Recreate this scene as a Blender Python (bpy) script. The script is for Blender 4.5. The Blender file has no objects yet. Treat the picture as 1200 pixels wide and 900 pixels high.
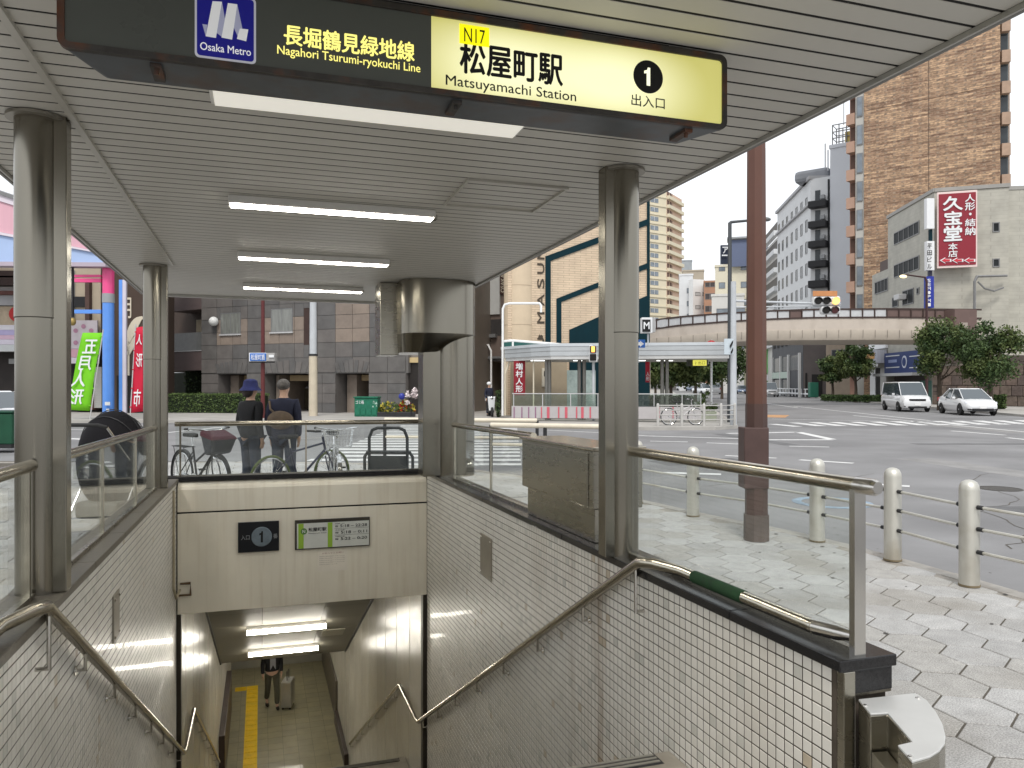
import bpy, bmesh, math, random
from math import sin, cos, pi, radians, sqrt, atan2
from mathutils import Vector, Matrix, Euler
random.seed(7)
D = bpy.data; SC = bpy.context.scene; COL = SC.collection
# ---------------------------------------------------------------- camera
F = 900.0; EYE = 1.6; YAW = radians(18.09); CA, SA = cos(YAW), sin(YAW)
cam = D.objects.new('camera', D.cameras.new('camera')); COL.objects.link(cam)
cam.data.sensor_width = 36; cam.data.lens = 27.0
cam.data.clip_start = 0.05; cam.data.clip_end = 3000
cam.location = (0, 0, EYE); cam.rotation_euler = (pi/2, 0, -YAW)
SC.camera = cam
# ---------------------------------------------------------------- sky and sun (bright overcast)
w = D.worlds.new('World'); SC.world = w; w.use_nodes = True
nt = w.node_tree; nt.nodes.clear()
sky = nt.nodes.new('ShaderNodeTexSky'); sky.sky_type = 'NISHITA'; sky.sun_disc = False
sky.sun_elevation = radians(52); sky.sun_rotation = radians(200); sky.air_density = 1.0; sky.dust_density = 4.0
hs = nt.nodes.new('ShaderNodeHueSaturation'); hs.inputs['Saturation'].default_value = 0.22
mx = nt.nodes.new('ShaderNodeMix'); mx.data_type = 'RGBA'; mx.inputs[0].default_value = 0.75
mx.inputs[7].default_value = (8.6, 8.9, 9.3, 1)      # even cloud layer
bg = nt.nodes.new('ShaderNodeBackground'); bg.inputs['Strength'].default_value = 0.118
wo = nt.nodes.new('ShaderNodeOutputWorld')
nt.links.new(sky.outputs[0], hs.inputs['Color']); nt.links.new(hs.outputs[0], mx.inputs[6])
nt.links.new(mx.outputs[2], bg.inputs['Color']); nt.links.new(bg.outputs[0], wo.inputs['Surface'])
sun = D.objects.new('sun', D.lights.new('sun', 'SUN')); COL.objects.link(sun)
sun.data.energy = 1.5; sun.data.angle = radians(14); sun.data.color = (1, .96, .9)
sun.rotation_euler = (radians(38), 0, radians(160-180))
# sun direction: elevation 52, azimuth matching the sky texture
az = radians(200); el = radians(52)
sd = Vector((sin(az)*cos(el), cos(az)*cos(el), sin(el)))
sun.rotation_euler = sd.to_track_quat('Z', 'Y').to_euler()
SC.view_settings.view_transform = 'Standard'; SC.view_settings.look = 'None'
SC.view_settings.gamma = 1; SC.view_settings.exposure = 0.42
SC.cycles.max_bounces = 8; SC.cycles.transparent_max_bounces = 16
# ---------------------------------------------------------------- places
def C(cx, cz, z=None):                       # plan coordinates square to the view -> world
    x, y = cz*SA + cx*CA, cz*CA - cx*SA
    return (x, y) if z is None else Vector((x, y, z))
def at(u, v, cz): return C((u-600)/F*cz, cz, EYE + (450-v)/F*cz)
def gnd(u, v, z=0.0):
    cz = (EYE-z)*F/(v-450); return C((u-600)/F*cz, cz, z)
def S(X, Y, dz):                             # the station stands on a 1 degree fall
    return Vector((X, Y, EYE + dz - .01556*(.9506*Y + .3105*X)))
ID = lambda p: Vector(p)
# ---------------------------------------------------------------- mesh helpers
class MB:
    def __init__(s, xf=None): s.v = []; s.f = []; s.xf = xf
    def add(s, vs, fs):
        n = len(s.v); s.v += [Vector(p) for p in vs]; s.f += [tuple(n+i for i in f) for f in fs]; return s
    def box(s, x0, x1, y0, y1, z0, z1):
        return s.add([(x0,y0,z0),(x1,y0,z0),(x1,y1,z0),(x0,y1,z0),(x0,y0,z1),(x1,y0,z1),(x1,y1,z1),(x0,y1,z1)],
            [(3,2,1,0),(4,5,6,7),(0,1,5,4),(1,2,6,5),(2,3,7,6),(3,0,4,7)])
    def frame8(s, o, ax, ay, az):            # box from an origin corner and three edge vectors
        o, ax, ay, az = map(Vector, (o, ax, ay, az))
        return s.add([o,o+ax,o+ax+ay,o+ay,o+az,o+ax+az,o+ax+ay+az,o+ay+az],
            [(3,2,1,0),(4,5,6,7),(0,1,5,4),(1,2,6,5),(2,3,7,6),(3,0,4,7)])
    def obox(s, c, sx, sy, sz, rz=0):
        ux = Vector((cos(rz), sin(rz), 0)); uy = Vector((-sin(rz), cos(rz), 0)); c = Vector(c)
        return s.frame8(c - ux*sx/2 - uy*sy/2 - Vector((0,0,sz/2)), ux*sx, uy*sy, (0,0,sz))
    def prism(s, poly, z0, z1):
        n = len(poly)
        a = sum(poly[i][0]*poly[(i+1)%n][1]-poly[(i+1)%n][0]*poly[i][1] for i in range(n))
        if a < 0: poly = poly[::-1]
        return s.add([(p[0],p[1],z0) for p in poly]+[(p[0],p[1],z1) for p in poly],
            [tuple(range(n-1,-1,-1)), tuple(range(n,2*n))]+[(i,(i+1)%n,n+(i+1)%n,n+i) for i in range(n)])
    def slab(s, pts, vec):                   # any flat polygon in space given thickness vec
        n = len(pts); vec = Vector(vec)
        return s.add([Vector(p) for p in pts]+[Vector(p)+vec for p in pts],
            [tuple(range(n-1,-1,-1)), tuple(range(n,2*n))]+[(i,(i+1)%n,n+(i+1)%n,n+i) for i in range(n)])
    def tube(s, path, r, n=10, close=False, sx=1.0):
        path = [Vector(p) for p in path]; m = len(path); rs = r if isinstance(r, (list, tuple)) else [r]*m
        b = len(s.v); pn = None
        for i, p in enumerate(path):
            if close: t = path[(i+1)%m]-path[i-1]
            elif i == 0: t = path[1]-p
            elif i == m-1: t = p-path[i-1]
            else: t = (path[i+1]-p).normalized()+(p-path[i-1]).normalized()
            t.normalize()
            if pn is None:
                pn = Vector((0,0,1)) if abs(t.z) < .9 else Vector((1,0,0))
            pn = (pn - t*pn.dot(t)); pn.normalize(); q = t.cross(pn)
            k = 1.0
            if 0 < i < m-1 and not close:
                d = (path[i+1]-p).normalized().dot((p-path[i-1]).normalized()); k = 1/max(.6, sqrt((1+d)/2))
            for j in range(n):
                a = 2*pi*j/n; s.v.append(p + (pn*cos(a)+q*sin(a)*sx)*rs[i]*(k if k < 1.3 else 1.3))
        for i in range(m if close else m-1):
            i2 = (i+1) % m
            for j in range(n): s.f.append((b+i*n+j, b+i*n+(j+1)%n, b+i2*n+(j+1)%n, b+i2*n+j))
        if not close:
            s.f.append(tuple(b+j for j in range(n-1,-1,-1))); s.f.append(tuple(b+(m-1)*n+j for j in range(n)))
        return s
    def rev(s, prof, c=(0,0,0), n=24, ax=None):      # profile [(r,z)] turned about an upright axis (or ax)
        c = Vector(c); b = len(s.v)
        M = Vector(ax).to_track_quat('Z','Y').to_matrix() if ax else None
        for r, z in prof:
            for j in range(n):
                a = 2*pi*j/n; p = Vector((r*cos(a), r*sin(a), z)); s.v.append(c + (M@p if M else p))
        for i in range(len(prof)-1):
            for j in range(n): s.f.append((b+i*n+j, b+i*n+(j+1)%n, b+(i+1)*n+(j+1)%n, b+(i+1)*n+j))
        s.f.append(tuple(b+j for j in range(n-1,-1,-1))); s.f.append(tuple(b+(len(prof)-1)*n+j for j in range(n)))
        return s
    def ball(s, c, rx, ry=None, rz=None, nu=12, nv=8):
        ry = ry or rx; rz = rz or rx; c = Vector(c)
        b = len(s.v)
        for i in range(nv+1):
            t = pi*i/nv
            for j in range(nu):
                a = 2*pi*j/nu; s.v.append(c+Vector((rx*sin(t)*cos(a), ry*sin(t)*sin(a), -rz*cos(t))))
        for i in range(nv):
            for j in range(nu): s.f.append((b+i*nu+j, b+i*nu+(j+1)%nu, b+(i+1)*nu+(j+1)%nu, b+(i+1)*nu+j))
        return s
    def mesh(s, name, off=(0,0,0)):
        off = Vector(off); xf = s.xf
        vs = [(xf(*p) if xf else p) - off for p in s.v]
        me = D.meshes.new(name); me.from_pydata([tuple(p) for p in vs], [], s.f); me.update(); return me
    def build(s, name, mat, parent=None, smooth=False, bevel=0, seg=2):
        me = s.mesh(name, WL(parent) if parent else (0,0,0))
        return link(name, me, mat, parent, smooth, bevel, seg)
WLOC = {}
def WL(o): return WLOC.get(o.name, Vector((0,0,0)))
def link(name, me, mat=None, parent=None, smooth=False, bevel=0, seg=2, loc=None, rz=None):
    if mat and not me.materials: me.materials.append(mat)
    if smooth:
        me.polygons.foreach_set('use_smooth', [True]*len(me.polygons))
    o = D.objects.new(name, me); COL.objects.link(o)
    if smooth:
        if len(me.vertices) < 20000: sharp(me)
    if parent: o.parent = parent; WLOC[o.name] = WL(parent)
    if loc is not None:
        o.location = Vector(loc) - (WL(parent) if parent else Vector((0,0,0)))
    if rz is not None: o.rotation_euler.z = rz
    if bevel:
        b = o.modifiers.new('bevel', 'BEVEL'); b.width = bevel; b.segments = seg; b.limit_method = 'ANGLE'; b.angle_limit = radians(40)
    return o
def sharp(me, ang=38):
    bm = bmesh.new(); bm.from_mesh(me); lim = radians(ang)
    for e in bm.edges:
        if len(e.link_faces) == 2 and e.calc_face_angle(0) > lim: e.smooth = False
    bm.to_mesh(me); bm.free()
def tag(o, label=None, cat=None, group=None, kind=None):
    if label: o['label'] = label
    if cat: o['category'] = cat
    if group: o['group'] = group
    if kind: o['kind'] = kind
    return o
def thing(name, label, cat, loc=(0,0,0), group=None):
    o = D.objects.new(name, None); COL.objects.link(o); o.empty_display_size = .2
    o.location = loc; WLOC[o.name] = Vector(loc); return tag(o, label, cat, group)
def struct(o): o['kind'] = 'structure'; return o
def stuff(o): o['kind'] = 'stuff'; return o
def dup(root, loc, rz=None, label=None):
    r = root.copy(); COL.objects.link(r); r.location = loc; WLOC[r.name] = Vector(loc)
    if rz is not None: r.rotation_euler.z = rz
    if label: r['label'] = label
    def rec(a, b):
        for ch in list(a.children):
            c = ch.copy(); COL.objects.link(c); c.parent = b; rec(ch, c)
    rec(root, r); return r
# ---------------------------------------------------------------- materials
def hexc(r, g, b):
    f = lambda c: (c/255/12.92) if c/255 <= .04045 else ((c/255+.055)/1.055)**2.4
    return (f(r), f(g), f(b))
MATS = {}
def mat(name, col, rough=.6, metal=0.0, var=.12, sc=3.0, bump=0.0, bsc=40.0, stretch=(1,1,1), spec=.32, coat=0, dirt=None, emit=0, ecol=None):
    if name in MATS: return MATS[name]
    m = D.materials.new(name); m.use_nodes = True; n = m.node_tree; N = n.nodes; L = n.links
    p = N['Principled BSDF']; p.inputs['Roughness'].default_value = rough; p.inputs['Metallic'].default_value = metal
    p.inputs['Specular IOR Level'].default_value = spec; p.inputs['Coat Weight'].default_value = coat
    tc = N.new('ShaderNodeTexCoord'); mp = N.new('ShaderNodeMapping'); mp.inputs['Scale'].default_value = stretch
    L.new(tc.outputs['Object'], mp.inputs[0])
    src = None
    if var > 0:
        nz = N.new('ShaderNodeTexNoise'); nz.inputs['Scale'].default_value = sc; nz.inputs['Detail'].default_value = 6; nz.inputs['Roughness'].default_value = .62
        L.new(mp.outputs[0], nz.inputs['Vector'])
        r = N.new('ShaderNodeValToRGB'); r.color_ramp.elements[0].position = .3; r.color_ramp.elements[1].position = .7
        r.color_ramp.elements[0].color = tuple(c*(1-var) for c in col)+(1,); r.color_ramp.elements[1].color = tuple(min(1, c*(1+var)) for c in col)+(1,)
        L.new(nz.outputs['Fac'], r.inputs[0]); src = r.outputs[0]
        if dirt:                              # (colour, amount, scale, stretch)
            dc, da, ds, dst = dirt
            m2 = N.new('ShaderNodeMapping'); m2.inputs['Scale'].default_value = dst; L.new(tc.outputs['Object'], m2.inputs[0])
            n2 = N.new('ShaderNodeTexNoise'); n2.inputs['Scale'].default_value = ds; n2.inputs['Detail'].default_value = 8
            L.new(m2.outputs[0], n2.inputs['Vector'])
            r2 = N.new('ShaderNodeValToRGB'); r2.color_ramp.elements[0].position = .5; r2.color_ramp.elements[1].position = .72
            r2.color_ramp.elements[0].color = (0,0,0,1); r2.color_ramp.elements[1].color = (da,da,da,1)
            L.new(n2.outputs['Fac'], r2.inputs[0])
            mm = N.new('ShaderNodeMix'); mm.data_type = 'RGBA'; mm.inputs[7].default_value = dc+(1,)
            L.new(r2.outputs[0], mm.inputs[0]); L.new(src, mm.inputs[6]); src = mm.outputs[2]
        L.new(src, p.inputs['Base Color'])
        mr = N.new('ShaderNodeMapRange'); mr.inputs[3].default_value = max(.03, rough*.8); mr.inputs[4].default_value = min(1, rough*1.25)
        L.new(nz.outputs['Fac'], mr.inputs[0]); L.new(mr.outputs[0], p.inputs['Roughness'])
    else: p.inputs['Base Color'].default_value = tuple(col)+(1,)
    if bump:
        nb = N.new('ShaderNodeTexNoise'); nb.inputs['Scale'].default_value = bsc; nb.inputs['Detail'].default_value = 5; L.new(mp.outputs[0], nb.inputs['Vector'])
        b = N.new('ShaderNodeBump'); b.inputs['Strength'].default_value = bump; b.inputs['Distance'].default_value = .01
        L.new(nb.outputs['Fac'], b.inputs['Height']); L.new(b.outputs[0], p.inputs['Normal'])
    if emit:
        p.inputs['Emission Color'].default_value = tuple(ecol or col)+(1,); p.inputs['Emission Strength'].default_value = emit
    MATS[name] = m; return m
def glassmat(name, tint=(.86,.93,.9), refl=.9, rough=.0, dust=.04):
    if name in MATS: return MATS[name]
    m = D.materials.new(name); m.use_nodes = True; n = m.node_tree; N = n.nodes; L = n.links; N.clear()
    o = N.new('ShaderNodeOutputMaterial'); t = N.new('ShaderNodeBsdfTransparent'); t.inputs[0].default_value = tint+(1,)
    g = N.new('ShaderNodeBsdfGlossy'); g.inputs['Roughness'].default_value = rough+.02; g.inputs[0].default_value = (refl,)*3+(1,)
    d = N.new('ShaderNodeBsdfDiffuse'); d.inputs[0].default_value = (.6,.62,.58,1)
    lw = N.new('ShaderNodeLayerWeight'); pw = N.new('ShaderNodeMath'); pw.operation = 'POWER'; pw.inputs[1].default_value = 4.5; L.new(lw.outputs['Facing'], pw.inputs[0])
    fr = N.new('ShaderNodeMath'); fr.operation = 'MULTIPLY_ADD'; fr.inputs[1].default_value = .7; fr.inputs[2].default_value = .035; L.new(pw.outputs[0], fr.inputs[0])
    tc = N.new('ShaderNodeTexCoord'); nz = N.new('ShaderNodeTexNoise'); nz.inputs['Scale'].default_value = 5; nz.inputs['Detail'].default_value = 6
    L.new(tc.outputs['Object'], nz.inputs['Vector'])
    ml = N.new('ShaderNodeMath'); ml.operation = 'MULTIPLY'; ml.inputs[1].default_value = dust*2; L.new(nz.outputs['Fac'], ml.inputs[0])
    a = N.new('ShaderNodeMixShader'); b = N.new('ShaderNodeMixShader')
    L.new(fr.outputs[0], a.inputs[0]); L.new(t.outputs[0], a.inputs[1]); L.new(g.outputs[0], a.inputs[2])
    L.new(ml.outputs[0], b.inputs[0]); L.new(a.outputs[0], b.inputs[1]); L.new(d.outputs[0], b.inputs[2]); L.new(b.outputs[0], o.inputs[0])
    MATS[name] = m; return m
M_steel = mat('brushed_steel', (.33,.31,.26), .27, 1, .06, 2.5, .0, 60, (1,1,6))
M_steelL = mat('bright_steel', (.58,.56,.52), .2, 1, .08, 4, .0)
M_steelP = mat('pillar_steel', (.25,.232,.192), .23, 1, .10, 2.2, .0, 90, (1,1,.2), dirt=((.15,.125,.09), .4, 1.5, (1,1,.4)))
M_hand = mat('handrail_steel', (.50,.46,.38), .19, 1, .15, 8, .0)
M_tile = [mat('wall_tile_a', (.68,.65,.585), .30, 0, .07, 1.3, coat=.1, dirt=((.34,.26,.17), .30, 1.1, (1,1,.25))),
          mat('wall_tile_b', (.64,.61,.545), .34, 0, .07, 1.3, coat=.1, dirt=((.34,.26,.17), .30, 1.1, (1,1,.25)))]
M_tile += [mat('wall_tile_stained', (.47,.40,.30), .4, 0, .15, 6), mat('wall_tile_greyed', (.51,.495,.44), .36, 0, .12, 4)]
for m_ in M_tile:                              # rust-brown seepage band running down the right wall, on tiles in place
    N = m_.node_tree.nodes; L = m_.node_tree.links; p = N['Principled BSDF']; src = p.inputs['Base Color'].links[0].from_socket
    ge = N.new('ShaderNodeNewGeometry'); sp = N.new('ShaderNodeSeparateXYZ'); L.new(ge.outputs['Position'], sp.inputs[0])
    def mth(op, a, b=None, c=None):
        n = N.new('ShaderNodeMath'); n.operation = op
        for i, x in enumerate((a, b, c)):
            if x is None: continue
            if isinstance(x, (int, float)): n.inputs[i].default_value = x
            else: L.new(x, n.inputs[i])
        return n.outputs[0]
    def gau(c, k): d = mth('SUBTRACT', sp.outputs[1], c); return mth('EXPONENT', mth('MULTIPLY', mth('MULTIPLY', d, d), -k))
    g_ = mth('ADD', gau(3.93, 110.0), mth('ADD', mth('MULTIPLY', gau(4.32, 500.0), .6), mth('MULTIPLY', gau(2.42, 900.0), .35)))
    mp2 = N.new('ShaderNodeMapping'); mp2.inputs['Scale'].default_value = (1,9,1.1); L.new(ge.outputs['Position'], mp2.inputs[0]); nz = N.new('ShaderNodeTexNoise'); nz.inputs['Scale'].default_value = 1.6; nz.inputs['Detail'].default_value = 7; L.new(mp2.outputs[0], nz.inputs['Vector'])
    nn_ = N.new('ShaderNodeMapRange'); nn_.inputs[1].default_value = .36; nn_.inputs[2].default_value = .62; L.new(nz.outputs['Fac'], nn_.inputs[0])
    amt = mth('MULTIPLY', mth('MULTIPLY', g_, nn_.outputs[0]), mth('MULTIPLY', mth('GREATER_THAN', sp.outputs[0], 1.0), .62))
    mu = N.new('ShaderNodeMix'); mu.data_type = 'RGBA'; mu.inputs[7].default_value = (.23,.155,.085,1); L.new(amt, mu.inputs[0]); L.new(src, mu.inputs[6]); L.new(mu.outputs[2], p.inputs['Base Color'])
M_grout = mat('tile_grout', (.075,.060,.045), .9, 0, .3, 8)
M_granite = mat('black_granite', (.014,.0135,.014), .22, 0, .35, 90, .01, 60, spec=.35)
M_granite2 = mat('brown_grey_coping', (.115,.100,.078), .42, 0, .35, 60, .02, 60)
M_lintel = mat('cream_painted_panel', (.80,.745,.62), .42, 0, .05, 2.0, .02, 20, (1,1,1), dirt=((.45,.34,.20), .20, 2.6, (6,1,.35)))
M_slat = mat('ceiling_slat_grey', (.56,.54,.49), .42, 0, .05, 1.2)
M_black = mat('dark_gap', (.012,.011,.010), .8, 0, 0)
M_signframe = mat('rusty_sign_frame', (.055,.050,.045), .5, .2, .3, 12, .1, 50, dirt=((.16,.055,.022), .9, 9, (1,1,1)))
M_rail = glassmat('railing_glass', (.965,.985,.975), dust=.025)
M_white = mat('white_paint', (.74,.74,.73), .4, 0, .05, 4)
M_cream = mat('cream_paint', (.62,.56,.44), .5, 0, .06, 3)
M_asphalt = mat('asphalt', (.205,.203,.205), .82, 0, .18, .5, .4, 160, dirt=((.135,.133,.135), .75, .22, (1,1,1)))
M_mark = mat('road_paint', (.62,.62,.61), .6, 0, .18, 6, .1, 120)
M_hex = [mat('hex_paver_%s' % k, c, .75, 0, .14, 9, .25, 150, dirt=((.20,.18,.15), .5, 1.2, (1,1,1))) for k, c in
         (('a', (.37,.365,.355)), ('b', (.345,.34,.33)), ('c', (.40,.395,.385)), ('d', (.35,.34,.32)))]
for m_ in M_hex:                               # granite speckle, finer than the stains
    N = m_.node_tree.nodes; L = m_.node_tree.links; p = N['Principled BSDF']; src = p.inputs['Base Color'].links[0].from_socket
    tc = N.new('ShaderNodeTexCoord'); n1 = N.new('ShaderNodeTexNoise'); n1.inputs['Scale'].default_value = 140; n1.inputs['Detail'].default_value = 2; L.new(tc.outputs['Object'], n1.inputs['Vector'])
    mr = N.new('ShaderNodeMapRange'); mr.inputs[1].default_value = .3; mr.inputs[2].default_value = .7; mr.inputs[3].default_value = .62; mr.inputs[4].default_value = 1.35; L.new(n1.outputs['Fac'], mr.inputs[0])
    mu = N.new('ShaderNodeMix'); mu.data_type = 'RGBA'; mu.blend_type = 'MULTIPLY'; mu.inputs[0].default_value = 1; L.new(src, mu.inputs[6]); L.new(mr.outputs[0], mu.inputs[7]); L.new(mu.outputs[2], p.inputs['Base Color'])
M_joint = mat('paving_joint', (.085,.075,.06), .9, 0, .3, 10)
M_kerb = mat('kerb_stone', (.36,.34,.31), .75, 0, .18, 7, .2, 80, dirt=((.18,.14,.11), .6, 2, (1,1,1)))
M_dark = mat('dark_metal', (.03,.03,.032), .45, .3, .15, 6)
M_rubber = mat('rubber', (.02,.02,.02), .7, 0, .1, 9)
M_pane = mat('window_glass_dark', (.035,.042,.047), .12, 0, .25, .6, spec=.4)
M_paneL = mat('window_glass_curtained', (.17,.175,.16), .12, 0, .3, 2.5, stretch=(3,3,.4), spec=.7)
M_bollard = mat('bollard_steel', (.56,.545,.49), .42, .65, .10, 5, .03, 60, (1,1,.4), dirt=((.30,.24,.15), .5, 3, (1,1,1)))
M_chrome = mat('chrome', (.7,.7,.7), .12, 1, 0)
M_tyre = mat('tyre', (.025,.025,.025), .8, 0, .1, 9)
def in_place(m):                               # grain and stains follow the place, so equal pieces do not repeat them
    N = m.node_tree.nodes; L = m.node_tree.links; g = N.new('ShaderNodeNewGeometry')
    for l in [l for l in L if l.from_node.type == 'TEX_COORD']: to = l.to_socket; L.new(g.outputs['Position'], to)
for m_ in M_hex + M_tile + [M_kerb, M_bollard, M_slat]: in_place(m_)
# ---------------------------------------------------------------- text
def text_mesh(body, bold=0.0):
    cu = D.curves.new('lettering', 'FONT'); cu.body = body; cu.size = 1; cu.offset = bold; cu.resolution_u = 3
    ob = D.objects.new('lettering', cu); COL.objects.link(ob)
    dg = bpy.context.evaluated_depsgraph_get(); dg.update()
    me = D.meshes.new_from_object(ob.evaluated_get(dg)); D.objects.remove(ob); D.curves.remove(cu)
    return me
def text(body, o, right, up, w, h, m, parent, bold=0.0, mirror=False, name='lettering'):
    """flat print: o = lower left corner, right/up unit vectors, w,h = size of its bounding box"""
    me = text_mesh(body, 0); vs = [v.co.copy() for v in me.vertices]
    if not vs: return None
    x0 = min(v.x for v in vs); x1 = max(v.x for v in vs); y0 = min(v.y for v in vs); y1 = max(v.y for v in vs)
    sx = w/(x1-x0+1e-9); sy = h/(y1-y0+1e-9)
    right = Vector(right).normalized(); up = Vector(up).normalized(); o = Vector(o); off = WL(parent)
    nrm = right.cross(up); base = []
    for v in me.vertices:
        a = (v.co.x-x0)*sx
        if mirror: a = w-a
        base.append((a, (v.co.y-y0)*sy))
    fs = [tuple(f.vertices) for f in me.polygons]; D.meshes.remove(me); V, Fc = [], []
    b = bold*min(w/max(1,len(body)), h)*1.0 if len(body) > 1 else bold*min(w,h)
    for k, (dx, dy) in enumerate(((0,0),(b,0),(-b,0),(0,b),(0,-b)) if bold else ((0,0),)):
        n0 = len(V); V += [o + right*(a+dx) + up*(c+dy) + nrm*(.00012*k*max(1,h*4)) - off for a, c in base]; Fc += [tuple(n0+i for i in f) for f in fs]
    me = D.meshes.new(name); me.from_pydata([tuple(p) for p in V], [], Fc); me.update()
    return link(name, me, m, parent)
def column_text(chars, o_top, right, up, cw, ch, gap, m, parent, bold=.02, mirror=False):
    for i, c in enumerate(chars):
        text(c, Vector(o_top) - Vector(up).normalized()*(ch+(ch+gap)*i), right, up, cw, ch, m, parent, bold, mirror)
# ---------------------------------------------------------------- flat walls placed in plan
class Fac:
    """a vertical wall plane through two plan points; u,v give places on it"""
    def __init__(s, uL, cL, uR, cR):
        s.P = Vector(C((uL-600)/F*cL, cL, 0)); s.Q = Vector(C((uR-600)/F*cR, cR, 0)); s.e = (s.Q-s.P); s.L = s.e.length; s.e.normalize()
        s.n = Vector((s.e.y, -s.e.x, 0)); s.rz = atan2(s.e.y, s.e.x)
        if s.n.dot(s.P+s.Q) > 0: s.n = -s.n
    def s(s_, u):
        d = Vector(C((u-600)/F, 1, 0)); e = s_.e; P = s_.P     # t*d = P + a*e
        det = d.x*(-e.y) + e.x*d.y; t = (P.x*(-e.y) + e.x*P.y)/det; return (d*t-P).dot(e), t
    def sz(s, u, v):
        a, t = s.s(u); return a, EYE+(450-v)/F*t
    def pt(s, a, z, d=0): return s.P + s.e*a + s.n*d + Vector((0,0,z))
    def box(s, mb, a0, a1, z0, z1, d0, d1):
        return mb.frame8(s.pt(a0, z0, d0), s.e*(a1-a0), s.n*(d1-d0), (0,0,z1-z0))
    def px(s, mb, u0, v0, u1, v1, d0, d1):     # v0 top, v1 bottom
        a0, t0 = s.s(u0); a1, t1 = s.s(u1); t = (t0+t1)/2
        return s.box(mb, a0, a1, EYE+(450-v1)/F*t, EYE+(450-v0)/F*t, d0, d1)
    def poly(s, mb, uv, d0, d1):
        pts = []
        for u, v in uv:
            a, z = s.sz(u, v); pts.append(s.pt(a, z, d0))
        return mb.slab(pts, s.n*(d1-d0))
def window(fac, a0, a1, z0, z1, parent, fm, pm, fw=.07, bars=1, d=.06, sill=None):
    mb = MB()
    for q in ((a0,a0+fw,z0,z1),(a1-fw,a1,z0,z1),(a0+fw,a1-fw,z1-fw,z1),(a0+fw,a1-fw,z0,z0+fw)): fac.box(mb, *q, -.02, d)
    for i in range(bars):
        c = a0+(a1-a0)*(i+1)/(bars+1); fac.box(mb, c-fw*.4, c+fw*.4, z0+fw, z1-fw, -.02, d*.9)
    f = mb.build('window', fm, parent); p = MB(); fac.box(p, a0+fw*.5, a1-fw*.5, z0+fw*.5, z1-fw*.5, .0, d*.35); p.build('pane', pm, f)
    if sill: q = MB(); fac.box(q, a0-.05, a1+.05, z0-.08, z0-.002, -.02, d+.08); q.build('sill', sill, f)
    return f
# ================================================================ GROUND
KERB = [(4.75,0),(4.55,3.4),(3.86,6.1),(3.58,7.05),(3.27,7.95),(2.85,8.7),(2.36,9.5),(1.86,10.5),(1.2,11.7),(.3,13.2),(-.8,14.5),(-2.5,15.5),(-6,15.9),(-40,16.5)]
kw = [C(*p) for p in KERB]
HOLE = (-.90, 1.87, 2.9, 8.75)
ZR = -.12
def offset(pts, d):                           # shift a plan line sideways
    out = []
    for i, p in enumerate(pts):
        a = Vector(pts[max(0,i-1)]); b = Vector(pts[min(len(pts)-1,i+1)]); t = (b-a).normalized()
        out.append((p[0]+t.y*d, p[1]-t.x*d))
    return out
mb = MB(); x0,x1,y0,y1 = HOLE
for q in ((-900,x0,-300,1600),(x1,1500,-300,1600),(x0,x1,-300,2.0),(x0,x1,y1,1600)):
    mb.add([(q[0],q[2],ZR),(q[1],q[2],ZR),(q[1],q[3],ZR),(q[0],q[3],ZR)], [(0,1,2,3)])
struct(mb.build('road', M_asphalt))
# near pavement base (joint colour) with a hole for the stairs, then the hexagonal pavers on it
def inside(p, poly):
    c = False; n = len(poly)
    for i in range(n):
        a, b = poly[i], poly[(i+1)%n]
        if (a[1] > p[1]) != (b[1] > p[1]) and p[0] < (b[0]-a[0])*(p[1]-a[1])/(b[1]-a[1])+a[0]: c = not c
    return c
near_poly = kw + [C(-40,-6), C(4.9,-6)]
bm = bmesh.new()
def poly_face(pts, z):
    vs = [bm.verts.new((p[0],p[1],z)) for p in pts]; return bm.faces.new(vs)
poly_face(near_poly, -.0048)
geo = bm.verts[:]+bm.edges[:]+bm.faces[:]
for co, no in (((x0,0,0),(1,0,0)),((x1,0,0),(1,0,0)),((0,2.0,0),(0,1,0)),((0,y1,0),(0,1,0))):
    geo = bm.verts[:]+bm.edges[:]+bm.faces[:]
    bmesh.ops.bisect_plane(bm, geom=geo, plane_co=co, plane_no=no)
bmesh.ops.delete(bm, geom=[f for f in bm.faces if x0 < f.calc_center_median().x < x1 and 2.0 < f.calc_center_median().y < y1], context='FACES')
me = D.meshes.new('pavement'); bm.to_mesh(me); bm.free()
pave = struct(link('pavement', me, M_joint))
R6 = .192; PW = .333; PH = 1.5*R6; g = .0058
def hexa(n=0):
    b = MB(); r = R6-g
    top = [(r*cos(pi/2+k*pi/3)*PW/(R6*1.7320508), r*sin(pi/2+k*pi/3)) for k in range(6)]
    c = .004
    b.v = [Vector((x*(1-c/.17),y*(1-c/.17),0)) for x, y in top] + [Vector((x,y,-.004)) for x, y in top] + [Vector((x,y,-.02)) for x, y in top]
    b.f = [tuple(range(6))] + [(k,k+6,(k+1)%6+6,(k+1)%6) for k in range(6)] + [(k+6,k+12,(k+1)%6+12,(k+1)%6+6) for k in range(6)]
    return b
hm = []
for m_ in M_hex:
    me = hexa().mesh('hexagonal_paver'); me.materials.append(m_); hm.append(me)
cells = []
for j in range(-20, 60):
    for i in range(-30, 30):
        cx = 3.33 + i*PW + (PW/2 if j % 2 else 0); cy = 2.88 + j*PH
        if not inside((cx, cy), offset(kw, -.16) + [C(-40,-6), C(4.6,-6)]): continue
        if -1.2 < cx < 2.17 and 1.9 < cy < 9.0: continue
        d = cy*CA + cx*SA; l = cx*CA - cy*SA
        if d > 17 or d < -2 or l < -9: continue
        vis = d > .5 and abs(l) < d*.7 and cx > 2.1
        cells.append((0 if vis else 1, d, cx, cy))
cells.sort(); rest = [MB() for _ in M_hex]
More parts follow.
